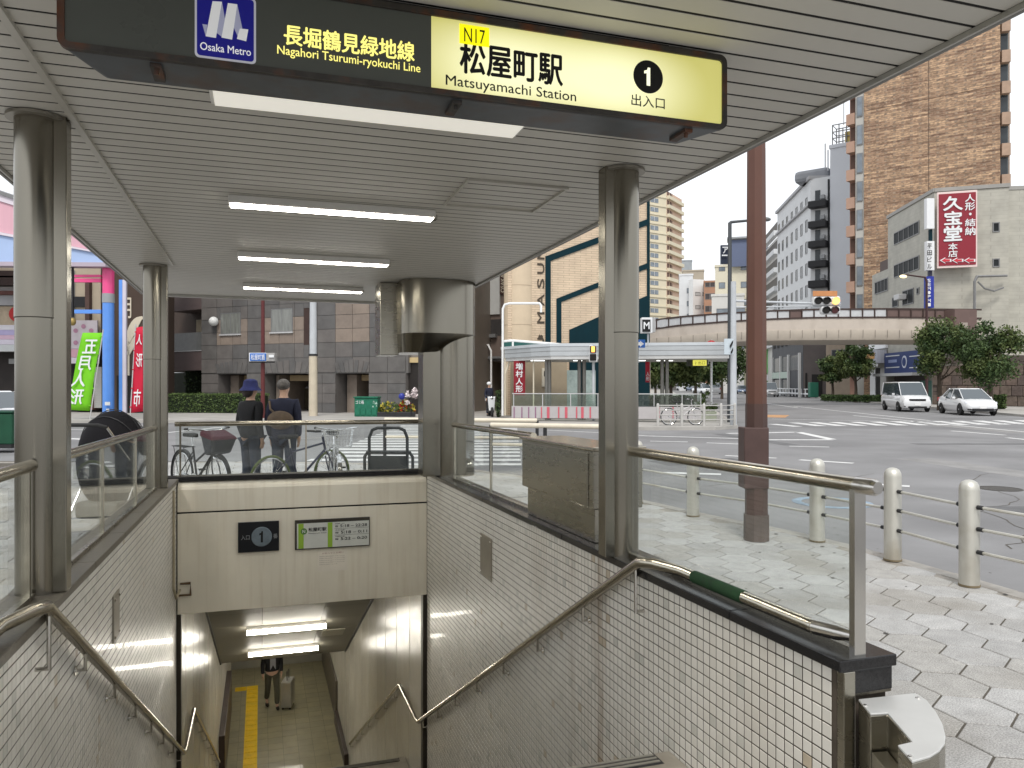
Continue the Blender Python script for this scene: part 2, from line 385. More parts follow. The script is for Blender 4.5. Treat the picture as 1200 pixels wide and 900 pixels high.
for k, (v_, d_, cx, cy) in enumerate(cells):
    t = random.randrange(4); z = random.uniform(-.0008, .0008); tx = random.uniform(-.002,.002); ty = random.uniform(-.002,.002)
    if k < 295:
        o = link('hexagonal_paver', hm[t], None, pave, loc=(cx,cy,z)); o.rotation_euler = (tx, ty, 0)
    else:
        h = hexa(); rest[t].add([(p.x+cx, p.y+cy, p.z+z+p.x*ty+p.y*tx) for p in h.v], h.f)
for t in range(4): stuff(rest[t].build('hexagonal_pavers', M_hex[t], pave))
# kerb stones along the pavement edge, lighter gutter strip beyond
kerb = struct(MB().box(0,.01,0,.01,-.3,-.29).build('kerb', M_kerb)); kerb.location = Vector((*kw[2], -.2)); WLOC[kerb.name] = kerb.location.copy()
def along(pts, step):
    out = []; acc = 0; seg = 0
    L = [0]
    for i in range(len(pts)-1): L.append(L[-1]+(Vector(pts[i+1])-Vector(pts[i])).length)
    n = int(L[-1]/step)
    for k in range(n+1):
        s = k*step
        while seg < len(pts)-2 and L[seg+1] < s: seg += 1
        f = (s-L[seg])/(L[seg+1]-L[seg]); a = Vector(pts[seg]); b = Vector(pts[seg+1]); out.append(a+(b-a)*f)
    return out
ks = along(kw[:13], .6); ki = along(offset(kw[:13], -.16), .6*1.0)
for a, b in zip(ks[:-1], ks[1:]):
    t = (b-a).normalized(); nrm = Vector((t.y,-t.x)); a2 = a + t*.004; b2 = b - t*.004
    q = MB().prism([tuple(a2), tuple(b2), tuple(b2-nrm*.155), tuple(a2-nrm*.155)], -.2, .004+random.uniform(-.002,.002))
    q.build('kerb_stone', M_kerb, kerb, bevel=.008)
q = MB(); gl = offset(kw, .38)
for i in range(len(kw)-1): q.add([(*kw[i],ZR+.004),(*gl[i],ZR+.004),(*gl[i+1],ZR+.004),(*kw[i+1],ZR+.004)], [(0,1,2,3)])
struct(q.build('gutter', mat('gutter_concrete', (.25,.245,.235), .8, 0, .2, 6, .2, 90)))
# repair patches and covers in the asphalt
M_patch = mat('asphalt_patch', (.13,.13,.132), .85, 0, .2, 2, .4, 160); M_patch2 = mat('asphalt_pale_patch', (.235,.23,.225), .85, 0, .2, 2, .4, 160); M_iron = mat('cover_iron', (.07,.066,.06), .55, .4, .3, 12, .3, 60)
for i, (a, b, w_, l_, mm) in enumerate(((7.2,9.5,1.1,2.6,M_patch),(9.6,15.5,.9,4.5,M_patch2),(4.2,17.0,2.2,1.1,M_patch),(14.0,22.0,5.0,.5,M_patch),(7.5,24.0,.5,5.0,M_patch),(-8,24,4,.8,M_patch2),(18,30,1.2,6,M_patch2))):
    x_, y_ = C(a,b); q = MB().obox((x_,y_,ZR+.0012+i*.0002), w_, l_, .001, -YAW+.15*(i%3)); struct(q.build('asphalt_patch', mm))
for i, (a, b, lb) in enumerate(((8.0,12.6,'round iron manhole cover in the near lane of the road'),(3.4,19.5,'small round iron cover between the dashed road lines'),(15.5,17.5,'round iron manhole cover in the middle of the crossing'))):
    x_, y_ = C(a,b); q = MB().rev([(.33,0),(.33,.006),(.30,.006),(.30,.003),(.01,.003)], (x_,y_,ZR+.001), 28); tag(q.build('manhole_cover', M_iron), lb, 'manhole cover')
for pts in (((5.2,8.0),(6.0,9.0),(6.4,10.5),(7.6,11.4),(8.0,13.5),(9.4,15)),((9,8.5),(9.6,10.2),(11,11),(11.6,13.2)),((2.6,12.5),(4.0,13.4),(5.4,13.2),(7.2,15.0))):
    q = MB(); pr = [Vector(C(a,b,ZR+.0035)) for a, b in pts]; fine = []
    for a, b in zip(pr[:-1], pr[1:]):
        for k in range(6): fine.append(a+(b-a)*k/6+Vector((random.uniform(-.06,.06),random.uniform(-.06,.06),0)))
    for a, b in zip(fine[:-1], fine[1:]):
        n_ = Vector((-(b-a).y,(b-a).x,0)).normalized()*random.uniform(.004,.010); q.add([a-n_,b-n_,b+n_,a+n_],[(0,1,2,3)])
    struct(stuff(q.build('asphalt_cracks', M_joint)))
# gum spots and stains on the pavers
q = MB()
for k in range(46):
    a = random.uniform(1.6,4.2); b = random.uniform(2.6,9); r_ = random.uniform(.008,.022); x_, y_ = C(a*b/6.5 if b < 6.5 else a, b)
    if x_ < 2.15: continue
    q.add([(x_+r_*cos(t_)*random.uniform(.8,1.2), y_+r_*sin(t_)*random.uniform(.8,1.2), .0035) for t_ in [2*pi*j/9 for j in range(9)]], [tuple(range(9))])
stuff(q.build('gum_spots', mat('gum_grey',(.07,.065,.06),.8,0,.2,20), pave))
q = MB(); ia, ib = offset(kw, -.15), offset(kw, -.42)
for i in range(len(kw)-1): q.add([(*ib[i],-.0035),(*ia[i],-.0035),(*ia[i+1],-.0035),(*ib[i+1],-.0035)], [(0,1,2,3)])
q.build('mortar_strip', mat('mortar_fill', (.27,.25,.22), .85, 0, .25, 9, .3, 90), pave)
# far pavements (raised slabs)
M_conc = mat('pavement_concrete', (.36,.345,.32), .8, 0, .14, .8, .1, 30)
M_yel = mat('tactile_yellow', (.72,.47,.015), .6, 0, .15, 5)
isl = [(-3.5,32.5),(4.9,28.4),(7.6,28.6),(8.7,29.6),(9.2,31.5),(12,45),(28,131),(60,300),(-60,300),(-8,60)]
struct(MB().prism([C(*p) for p in isl], -.4, .004).build('island_pavement', M_conc))
left = [(-60,33.5),(-9,34.0),(-4.5,33.8),(-4,60),(-60,60)]
struct(MB().prism([C(*p) for p in left], -.4, .003).build('far_pavement', M_conc))
right = [(26.7,40),(44,131),(66,245),(120,245),(90,38),(60,31),(27.5,38)]
struct(MB().prism([C(*p) for p in right], -.4, .003).build('east_pavement', M_conc))
# road paint: every stripe is its own sheet on the asphalt
def gr(u, v): return gnd(u, v, ZR)
paint = MB(); zebra = []
def stripe(u0, v0, u1, v1, w=.15, z=.004):
    a = gr(u0, v0); b = gr(u1, v1); t = (b-a).normalized(); n = Vector((-t.y, t.x, 0))*w/2; up = Vector((0,0,z))
    return MB().add([a-n+up, b-n+up, b+n+up, a+n+up], [(0,1,2,3)])
mark = struct(MB().add([C(-4.6,16.2,ZR+.005),C(0.2,16.2,ZR+.005),C(.2,16.6,ZR+.005),C(-4.6,16.6,ZR+.005)],[(0,1,2,3)]).build('crosswalk', M_mark))
for k in range(1, 17):
    cz = 16.2+k*.95
    MB().add([C(-4.6,cz,ZR+.005),C(.2,cz,ZR+.005),C(.2,cz+.45,ZR+.005),C(-4.6,cz+.45,ZR+.005)],[(0,1,2,3)]).build('painted_bar', M_mark, mark)
lines = struct(stripe(760,511,900,515,.2).build('road_markings', M_mark))
for a in ((762,517,806,518,.15),(828,519,880,521,.15),(925,523,972,524,.15),(850,534,910,537,.15),(937,539,1000,543,.2),(777,554,845,556,.25),
          (1030,568,1066,570,.22),(852,508,935,506.5,.3),(935,506.5,975,515,.3),(900,515.5,975,515.5,.3),(1115,505,1178,510,.2),(1180,513,1210,516,.2),
          (905,491,1210,497,.18),(930,476,1090,493,.15),(700,507,760,511,.15),(1000,487,1210,507,.15),(215,498,300,494,.15),(196,507,262,500.5,.2),
          (80,497,196,499,.15),(60,503,170,505,.15),(80,514,120,516,.3),(905,470,950,471,.2),(640,504,700,507,.15),(860,463,900,466,.15),(880,470,935,478,.15)):
    stripe(*a).build('painted_line', M_mark, lines)
zb = struct(stripe(905,497,935,500,.45).build('far_crosswalk', M_mark))
for k in range(1, 13): stripe(905+k*24, 495.5-k*.25, 938+k*24, 499.5-k*.2, .5).build('painted_bar', M_mark, zb)
op = struct(MB().add([gr(893,486)+Vector((0,0,.004)),gr(925,486.5)+Vector((0,0,.004)),gr(920,489.5)+Vector((0,0,.004)),gr(895,489)+Vector((0,0,.004))],[(0,1,2,3)]).build('turn_arrow_paint', mat('orange_paint',(.45,.25,.12),.7,0,.3,5)))
c = gr(975, 590-1)
q = MB(); nn = 36
for r_, z_ in ((.42,.0),(.42,.004),(.55,.004),(.55,.0)): q.v += [Vector((c.x+r_*cos(2*pi*k/nn), c.y+r_*sin(2*pi*k/nn), ZR+.001+z_)) for k in range(nn)]
for i in range(3): q.f += [(i*nn+k,(i+1)*nn+k,(i+1)*nn+(k+1)%nn,i*nn+(k+1)%nn) for k in range(nn)]
cover = q.build('manhole_cover', mat('faded_blue_paint', (.22,.29,.36), .6, 0, .4, 6))
tag(cover, 'round manhole cover with faded blue ring on the asphalt behind the guard rails', 'manhole cover')
# ================================================================ STATION SHELL
XL, XR = -.835, 1.80; P_T = .0487; YB = 8.62
def stair(Y): return -1.64 - max(0, Y-3.15)*.545
def tile_mesh(axis, m_):
    a = P_T/2-.0026; c = .0016; d = .0014
    vs = [(0,-a,-a),(0,a,-a),(0,a,a),(0,-a,a),(d,-a+c,-a+c),(d,a-c,-a+c),(d,a-c,a-c),(d,-a+c,a-c)]
    fs = [(4,5,6,7),(0,1,5,4),(1,2,6,5),(2,3,7,6),(3,0,4,7)]
    b = MB().add([(x*axis,y,z) for x,y,z in vs], fs if axis > 0 else [f[::-1] for f in fs])
    return b
def tiled_wall(X, side, y_first, label, lab_c, gcop):
    # side -1: left wall (faces +x), +1: right wall (faces -x)
    ax = -side; out = X + side*.2
    q = MB(S)
    for ya, yb in ((2.07, 3.15), (3.15, YB+.24)):   # core: joint-coloured body
        q.add([(X,ya,-.897),(X,yb,-.897),(out,yb,-.897),(out,ya,-.897),(X,ya,stair(ya)-.6),(X,yb,stair(yb)-.6),(out,yb,stair(yb)-.6),(out,ya,stair(ya)-.6)],
              [(0,1,2,3),(4,7,6,5),(0,4,5,1),(1,5,6,2),(2,6,7,3),(3,7,4,0)])
    wall = tag(q.build('stairwell_wall', M_grout), label, 'wall', 'tiled walls of the stairwell'); struct(wall)
    ms = []
    for m_ in M_tile:
        me = tile_mesh(ax, m_).mesh('tile'); me.materials.append(m_); ms.append(me)
    rest = [MB() for _ in M_tile]; cnt = 0
    ny = int((YB-2.09)/P_T)
    order = list(range(ny)); k0 = int((y_first-2.09)/P_T); order = order[k0:]+order[:k0]
    for iy in order:
        Y = 2.09 + P_T/2 + iy*P_T
        if Y > YB: continue
        iz = 0
        while True:
            dz = -.897-.002 - P_T/2 - iz*P_T; iz += 1
            if dz + P_T/2 < stair(Y)+.0: break
            p = S(X - side*.0015, Y, dz); t = 1 if random.random() < .45 else 0
            if side > 0:
                st_ = math.exp(-((Y-3.92)/.10)**2)*.18 + math.exp(-((Y-4.30)/.05)**2)*.1*(dz > -1.4) + .012
            else: st_ = .012 + math.exp(-((Y-4.6)/.06)**2)*.15
            if random.random() < st_*(.75+.25*math.sin(dz*9)): t = 2 if random.random() < .45 else 3
            elif random.random() < .05: t = 3
            rx, rz = random.gauss(0,.0022), random.gauss(0,.0022)
            if cnt < 290 and iy >= k0:
                o = link('tile', ms[t], None, wall, loc=p); o.rotation_euler = (0, rx, rz); cnt += 1
            else:
                R = Euler((0, rx, rz)).to_matrix(); tm = tile_mesh(ax, None); rest[t].add([R@v+p for v in tm.v], tm.f)
    for t in range(len(M_tile)): stuff(rest[t].build('tiles', M_tile[t], wall))
    # coping slabs
    y = 2.03; i = 0; a = X - side*.022; b = out + side*.01
    while y < YB-.05:
        y2 = min(y + (.62 if i == 0 else .9), YB+.02)
        MB(S).box(min(a,b), max(a,b), y, y2-.003, -.897, -.858).build('coping_slab', gcop, wall, bevel=.004); y = y2; i += 1
    return wall
wallR = tiled_wall(XR, 1, 2.09, 'cream tiled stairwell wall on the right with polished black coping', None, M_granite)
wallL = tiled_wall(XL, -1, 2.95, 'cream tiled stairwell wall on the left with brown grey coping', None, M_granite2)
# steel inspection plates on the walls
def plate(X, side, ya, yb, za, zb, lab):
    q = MB(S); d = -side*.012
    q.box(min(X,X+d), max(X,X+d), ya, yb, za, zb); o = tag(q.build('inspection_plate', mat('plate_metal',(.30,.27,.22),.45,.7,.15,5), bevel=.003), lab, 'plate')
    s_ = MB(S)
    for yy in (ya+.03, yb-.03):
        for zz in (za+.03, zb-.03): MB(S).ball((X+d, yy, zz), .008, .008, .008, 8, 5).build('screw', M_steelL, o)
    pass
plate(XR, 1, 6.02, 6.36, -1.52, -1.17, 'narrow metal plate screwed to the right tiled wall')
plate(XL, -1, 5.02, 5.22, -1.46, -1.18, 'small metal plate screwed to the left tiled wall')
# vertical dark channels at the mouth of the passage and inner passage walls
M_inner = mat('inner_panel', (.52,.495,.43), .2, 0, .06, 1.5, .12, 260, (1,1,1))
for X, s_, lb in ((XR,1,'dark vertical channel at the foot of the right tiled wall'),(XL,-1,'dark vertical channel at the foot of the left tiled wall')):
    q = MB(S); q.box(min(X,X-s_*.045), max(X,X-s_*.045), 8.64, 8.76, -6.0, -2.27); tag(q.build('wall_channel', mat('channel_metal',(.07,.062,.05),.5,.6,.1,4)), lb, 'channel')
def seg_wall(name, X, s_, prof, top, lab):
    q = MB(S); o_ = X+s_*.25
    n = len(prof)
    pts = [(X,y,z) for y,z in prof]; pts2 = [(o_,y,z) for y,z in prof]
    q.slab([S(*p) for p in pts], (s_*.25,0,0)); q.xf = None
    o = q.build(name, M_inner); struct(o); tag(o, lab, 'wall'); return o
def ceil_z(Y): return -2.262 if Y < 10.8 else (-2.262 - (Y-10.8)*.513 if Y < 17.5 else -5.70)
inner = [(8.74,-2.2),(10.8,-2.2),(17.5,-5.65),(24,-5.65),(24,-8.1),(16.6,-8.1),(10.1,-5.2),(8.74,-5.2)]
inner_r = [(8.74,-2.2),(10.8,-2.2),(17.5,-5.65),(17.55,-5.65),(17.55,-8.1),(16.6,-8.1),(10.1,-5.2),(8.74,-5.2)]
wi = seg_wall('passage_wall', XL, -1, inner, 0, 'smooth grey wall on the left of the lower passage')
wj = seg_wall('passage_wall', XR, 1, inner_r, 0, 'smooth grey wall on the right of the lower passage')
wk = seg_wall('passage_wall', XR+.0, 1, [(17.6,-5.65),(24,-5.65),(24,-8.1),(17.6,-8.1)], 0, 'pale panel wall beside the lowest floor of the passage')
# joints of the inner panels
for X, s_, par in ((XL,-1,wi),(XR,1,wj)):
    q = MB(S)
    for y in (9.7,10.7,11.7,12.7,13.7,14.7,15.7,16.7): q.box(min(X,X-s_*.003), max(X,X-s_*.003), y, y+.006, ceil_z(y)-3.0 if y>10.8 else -5, ceil_z(y))
    stuff(q.build('panel_joints', MATS['inner_panel'], par))
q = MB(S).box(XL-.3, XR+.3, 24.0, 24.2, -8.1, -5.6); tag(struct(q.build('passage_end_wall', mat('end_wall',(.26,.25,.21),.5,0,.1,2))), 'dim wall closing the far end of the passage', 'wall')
q = MB(S).box(XR-.05, XR, 19.4, 23.9, -8.05, -7.05); tag(q.build('dado_panel', mat('brown_dado',(.10,.085,.065),.4,0,.15,5), bevel=.01), 'dark brown dado along the pale wall of the lowest floor', 'dado')
q = MB(S).box(XR-.09, XR, 16.9, 19.35, -8.05, -7.75); tag(q.build('skirting_rail', mat('brown_skirting',(.05,.035,.028),.4,0,.15,5), bevel=.01), 'dark low skirting at the right edge of the passage floor', 'skirting')
q = MB(S).box(XL, XL+.12, 17.0, 21.0, -8.05, -7.05); tag(q.build('dado_panel', mat('brown_skirting',(.05,.035,.028)), bevel=.01), 'dark dado standing at the left edge of the passage floor', 'dado')
# floor, landing, staircase
M_floor = [mat('floor_tile_a',(.245,.22,.135),.4,0,.16,3,coat=.1), mat('floor_tile_b',(.225,.205,.13),.4,0,.16,3,coat=.1)]
fl = struct(MB(S).box(XL-.1, XR+.1, 16.0, 24.1, -8.2, -8.056).build('passage_floor', M_joint))
for i in range(8):
    for j in range(24):
        xa = XL+.003+i*.329; ya = 16.4+j*.317
        if i in (1,2) and False: continue
        MB(S).box(xa, xa+.324, ya, ya+.312, -8.06, -8.05+random.uniform(-.0006,.0006)).build('floor_tile', random.choice(M_floor), fl)
tac = thing('tactile_paving', 'yellow tactile strip turning left on the passage floor', 'tactile paving', S(-.23,16.5,-8.05))
def tact(xa, ya, run):
    q = MB(S).box(xa+.004, xa+.296, ya+.004, ya+.296, -8.049, -8.043)
    for k in range(4):
        if run: q.box(xa+.04+k*.065, xa+.065+k*.065, ya+.02, ya+.28, -8.043, -8.037)
        else: q.box(xa+.02, xa+.28, ya+.04+k*.065, ya+.065+k*.065, -8.043, -8.037)
    q.build('tactile_tile', M_yel, tac)
for k in range(20): tact(-.38, 16.5+k*.3, True)
for k in range(2): tact(-.68+ -.3*k + .0, 16.5+19*.3, False) if k == 0 else None
M_step = mat('step_stone', (.30,.275,.23), .55, 0, .12, 8, .1, 60, dirt=((.12,.09,.06), .5, 3, (1,1,1)))
M_nos = mat('nosing_metal', (.42,.40,.35), .35, .7, .1, 8)
st = thing('staircase', 'stone stairs going down between the two tiled walls', 'stairs', S(.5,3.15,-1.64))
def step(y, dz, dep=.30):
    q = MB(S).box(XL+.002, XR-.006, y, y+dep, dz-.2, dz); s_ = q.build('step', M_step, st, bevel=.004)
    n_ = MB(S)
    for k in range(3): n_.box(XL+.06, XR-.10, y+.012+k*.030 if False else y+dep-.012-k*.030-.016, y+dep-.012-k*.030, dz+.001, dz+.005)
    stuff(n_.build('nosing', M_nos, s_)); g_ = MB(S).box(XL+.05, XR-.09, y+dep-.105, y+dep-.006, dz+.0005, dz+.0012); g_.build('nosing_base', M_dark, s_)
# top floor between camera and stairs
ef = struct(MB(S).box(XL+.002, XR-.006, -2.5, 2.85, -1.85, -1.642).build('entrance_floor', M_step))
step(2.85, -1.64, .30)
n = 19
for k in range(1, n): step(2.85+.30*k, -1.64-.163*k, .30)
q = MB(S).box(XL, XR, 8.55, 9.7, -4.95, -4.735); q.build('landing', M_step, st)
step(9.70, -4.735, .32)
for k in range(1, 21): step(9.70+.30*k, -4.735-.163*k, .30)
# slab under ground round the shaft so nothing leaks
# lintel over the passage
lin = thing('lintel', 'cream painted concrete lintel over the stairs with a black joint', 'lintel', S(.5,YB,-1.6))
MB(S).slab([ (0,0,0) ], (0,0,0)) if False else None
def yzprism(prof, xa, xb, name, m_, par, bev=0, sm=False):
    q = MB(S); n_ = len(prof)
    q.add([(xa,y,z) for y,z in prof]+[(xb,y,z) for y,z in prof], [tuple(range(n_)), tuple(range(2*n_-1,n_-1,-1))]+[(i,n_+i,n_+(i+1)%n_,(i+1)%n_) for i in range(n_)])
    return q.build(name, m_, par, sm, bev)
lp = mat('lintel_top', (.55,.52,.45), .5, 0, .12, 6, dirt=((.17,.13,.09), .7, 5, (1,1,1)))
yzprism([(YB,-1.205),(YB,-.975),(YB+.015,-.945),(YB+.09,-.90),(YB+.25,-.895),(YB+.25,-1.205)], XL+.012, XR-.004, 'upper_panel', M_lintel, lin, .004)
MB(S).box(XL+.012, XR-.004, YB+.012, YB+.25, -1.222, -1.205).build('joint', M_black, lin)
MB(S).box(XL+.012, XR-.004, YB, YB+.25, -2.262, -1.222).build('lower_panel', M_lintel, lin, bevel=.004)
# back kerb of the opening and its dark underside
bk = struct(MB(S).box(XL-.15, XR+.12, YB+.05, YB+.26, -.892, -.845).build('back_coping', M_granite, bevel=.004)); tag(bk, 'dark coping along the back edge of the stair opening', 'coping')
# passage ceiling: flat then sloping panels
pc = struct(MB(S).box(XL, XR, YB+.25, 10.8, -2.262, -2.2).build('passage_ceiling', mat('ceiling_back',(.10,.095,.08))))
M_cp = [mat('passage_ceiling_panel',(.20,.19,.155),.5,0,.1,2), mat('passage_ceiling_panel_pale',(.33,.31,.25),.5,0,.1,2)]
xs = [XL, .02, 1.02, XR]
q = MB(S); q.frame8((XL,10.8,-2.24),(XR-XL,0,0),(0,6.7,-3.437),(0,0,.05)); q.build('backing', M_black, pc)
for j in range(8):
    ya = 10.8+j*.8375; yb = ya+.83
    for i in range(3):
        q = MB(S); q.frame8((xs[i]+.004,ya,ceil_z(ya)-.01),(xs[i+1]-xs[i]-.008,0,0),(0,.83,-.83*.513),(0,0,.02)); q.build('ceiling_panel', M_cp[1 if i == 1 else 0], pc)
MB(S).box(XL,XR,17.5,24.0,-5.70,-5.65).build('lower_ceiling', M_cp[0], pc)
q = MB(S)
for X, s_ in ((XL,1),(XR,-1)): q.frame8((X if s_>0 else X-.03,10.8,-2.30),(.03,0,0),(0,6.7,-3.437),(0,0,.06))
q.build('edge_trim', M_dark, pc)
M_tube = mat('lamp_tube', (1,1,1), .5, 0, 0, emit=22.0, ecol=(1,.94,.82))
M_lampbody = mat('lamp_body', (.70,.69,.66), .4, 0, .04, 5)
for k, (Y, lb) in enumerate(((9.95,'fluorescent lamp over the landing behind the lintel'),(14.35,'upper fluorescent lamp on the sloping passage ceiling'),(16.35,'lower fluorescent lamp on the sloping passage ceiling'),(19.2,'nearer hidden lamp over the lowest floor of the passage'),(22.2,'farther hidden lamp over the lowest floor of the passage'))):
    z = ceil_z(Y)-(.02 if Y < 17.5 else .04); t = thing('ceiling_lamp', lb, 'lamp', S(.45,Y,z), 'fluorescent lamps of the lower passage')
    MB(S).box(-.24,1.12,Y-.06,Y+.05,z-.05,z+.04).build('housing', M_lampbody, t, bevel=.01)
    MB(S).tube([(-.24,Y-.03,z-.07),(1.12,Y-.03,z-.07)], .05, 10).build('tube', M_tube, t, True)
ep = MB(S); ep.frame8((1.12,15.1,ceil_z(15.1)-.03),(.42,0,0),(0,.5,-.2565),(0,0,.02)); tag(ep.build('access_panel', M_cp[1]), 'pale rectangular access panel beside the passage lamps', 'panel')
# signs on the lintel
def sq(u, v, Y):                               # place on the plane Y of the station
    t = (u-600)/F; cz = Y/(CA - t*SA); return cz*(SA+t*CA), -(v-464)*cz/F
def plaque(name, u0, v0, u1, v1, Y, d, m_, par):
    a = sq(u0,(v0+v1)/2,Y); x0_, x1_ = a[0], sq(u1,(v0+v1)/2,Y)[0]
    za = (sq(u0,v0,Y)[1]+sq(u1,v0,Y)[1])/2 if False else sq((u0+u1)/2,v0,Y)[1]; zb = sq((u0+u1)/2,v1,Y)[1]
    return MB(S).box(x0_,x1_,Y-d,Y,zb,za).build(name,m_,par,bevel=.003), (x0_,x1_,zb,za)
RX, UZ = (1,0,-.0048), (0,0,1)
def stext(body, xa, zb, w_, h_, Y, m_, par, bold=.0, name='lettering'):
    return text(body, S(xa,Y,zb), RX, UZ, w_, h_, m_, par, bold, name=name)
M_blk = mat('black_plastic', (.012,.013,.016), .3, 0, 0); M_ink = mat('black_ink', (.012,.012,.012), .6, 0, 0)
M_wht = mat('white_print', (.75,.75,.74), .5, 0, 0); M_lime = mat('lime_print', (.30,.48,.05), .5, 0, 0)
def numeral_one(xa, zb, w_, h_, Y, m_, par):
    pts = [(.38,0),(.78,0),(.78,1),(.50,1),(.44,.86),(.10,.80),(.10,.64),(.38,.68)]
    q = MB(S); q.add([(xa+x*w_, Y, zb+z*h_) for x, z in pts], [(0,1,2,3,4,5,6,7)]); q.build('numeral', m_, par)
t = thing('exit_number_sign', 'small black plate with a round grey number 1 on the lintel', 'sign', S(.15,YB,-1.4))
_, (xa,xb,za,zb) = plaque('plate', 279,611,327,646, YB, .03, M_blk, t)
cx_ = (xa+xb)/2+.03; cz_ = (za+zb)/2
MB(S).rev([(.105,-.0),(.105,.004),(.098,.008)], (cx_,YB-.030,cz_), 28, (0,-1,0)).build('disc', mat('grey_disc',(.17,.21,.24),.4,0,.2,14), t)
numeral_one(cx_-.03, cz_-.06, .055, .12, YB-.0405, M_ink, t)
stext('入口', xa+.03, cz_-.025, .085, .05, YB-.0315, mat('grey_print',(.3,.31,.32),.5,0,0), t); stext('番', xb-.06, cz_-.025, .045, .05, YB-.0315, MATS['grey_print'], t)
t = thing('timetable_sign', 'white and lime timetable board on the lintel', 'sign', S(.85,YB,-1.4))
_, (xa,xb,za,zb) = plaque('frame', 345.5,607.5,433,641.5, YB, .03, mat('dark_frame',(.05,.045,.035),.5,.3,.2,6), t)
Yp = YB-.031; W_ = xb-xa
MB(S).box(xa+.02,xb-.01,Yp-.004,Yp,za+.012,zb-.035).build('board', mat('board_white',(.62,.63,.58),.45,0,.05,5), t)
Yp -= .005
MB(S).box(xa+.035,xa+.09,Yp-.002,Yp,za+.014,zb-.037).build('lime_band', M_lime, t); MB(S).box(xa+W_*.43,xa+W_*.43+.05,Yp-.002,Yp,za+.014,zb-.037).build('lime_band', M_lime, t)
MB(S).rev([(.034,0),(.034,.003)], (xa+.092,Yp,zb-.12), 20, (0,-1,0)).build('disc', mat('green_disc',(.10,.22,.05),.5,0,0), t); stext('N', xa+.078, zb-.137, .028, .034, Yp-.004, M_wht, t, .02)
stext('松屋町駅', xa+.14, zb-.125, .19, .042, Yp-.003, M_ink, t, .02); stext('Matsuyamachi Station', xa+.14, zb-.155, .19, .018, Yp-.003, M_ink, t)
for k, s_ in enumerate(('≈ 5:18 – 22:28','≈ 5:18 – 0:11','≈ 5:22 – 0:20')):
    z_ = zb-.095-.07*k
    stext(s_, xa+W_*.53, z_, W_*.43, .030, Yp-.003, M_ink, t, .02); stext(('天満橋・大正','大正方面','門真南方面')[k], xa+W_*.53, z_+.034, .10, .014, Yp-.003, M_ink, t)
    if k: MB(S).box(xa+W_*.52,xb-.012,Yp-.001,Yp,z_+.055,z_+.057).build('rule', M_ink, t)
t, (xa,xb,za,zb) = plaque('paper_notice', 372,645,407,669, YB, .002, mat('notice_paper',(.82,.76,.65),.7,0,.05,6), None); tag(t, 'faded paper notice stuck below the timetable board', 'notice')
stext('お知らせとお願い', xa+.05, zb-.035, (xb-xa)-.09, .018, YB-.003, mat('faded_red_print',(.42,.25,.2),.6,0,0), t)
for k in range(5): stext('駅構内は終日禁煙です 出入口の扉', xa+.02, zb-.065-.022*k, (xb-xa)-.05-(k==4)*.08, .009, YB-.003, mat('faded_print',(.38,.33,.27),.6,0,0), t)
# small lever and conduit at the left end of the lintel
t = thing('conduit', 'thin conduit with a hooked end beside the left end of the lintel', 'conduit', S(XL+.05,YB-.05,-1.5))
MB(S).tube([(XL+.02,YB-.42,-.93),(XL+.02,YB-.42,-1.90),(XL+.03,YB-.30,-2.02),(XL+.04,YB-.03,-2.0)], .012, 8).build('pipe', mat('old_cream_pipe',(.42,.36,.25),.5,.2,.2,6), t, True)
MB(S).tube([(XL+.02,YB-.02,-2.06),(XL+.14,YB-.02,-2.06),(XL+.14,YB-.02,-1.94),(XL+.04,YB-.02,-1.94)], .011, 8).build('hook', mat('brown_iron',(.14,.09,.05),.5,.5,.2,6), t, True)
# ================================================================ HANDRAILS
def handrail(X, s_, label):
    # s_ +1 right wall, -1 left wall
    xi = X - s_*.05; xc = X + s_*.03
    t = thing('handrail', label, 'handrail', S(X,3.3,-.8), 'handrails along the stairwell walls')
    path = [(xc,2.21,-.803),(xc,3.10,-.803),(xi+s_*.02,3.24,-.795),(xi,3.36,-.81),(xi,8.86,-3.80),(xi,8.98,-3.83),(xi,10.12,-3.83),(xi,10.24,-3.88),(xi,16.2,-7.22)]
    MB(S).tube(path, .0255, 14).build('tube', M_hand, t, True)
    MB(S).tube([(xc,2.225,-.803),(X+s_*.055,2.13,-.80),(X+s_*.075,2.085,-.80)], [.027,.027,.02], 14).build('end_return', M_steelL, t, True)
    MB(S).tube([(xi,3.40,-.84),(xi,3.40,-1.06),(xi+s_*.05,3.40,-1.06)], .009, 8).build('bracket', M_steelL, t, True)
    y = 4.05
    while y < 8.7:
        z = -.81-(y-3.36)*.5436
        b_ = MB(S).tube([(xi,y,z-.01),(xi,y,z-.10),(xi+s_*.048,y,z-.10)], .008, 8).build('bracket', M_steelL, t, True)
        MB(S).rev([(.022,0),(.022,.006)], (X-s_*.006,y,z-.10), 12, (-s_,0,0)).build('rosette', M_steelL, b_); y += .76
    y = 10.6
    while y < 16.1:
        z = -3.88-(y-10.24)*.56; MB(S).tube([(xi,y,z-.01),(xi,y,z-.09),(xi+s_*.048,y,z-.09)], .008, 8).build('bracket', M_steelL, t, True); y += .9
    return t
hr = handrail(XR, 1, 'steel handrail descending the right tiled wall')
MB(S).tube([(XR+.03,2.62,-.803),(XR+.03,2.99,-.803)], .0278, 14).build('green_tape', mat('green_tape',(.012,.045,.015),.7,0,.3,30), hr, True)['label'] = 'green tape wound round the rail'
handrail(XL, -1, 'steel handrail descending the left tiled wall')
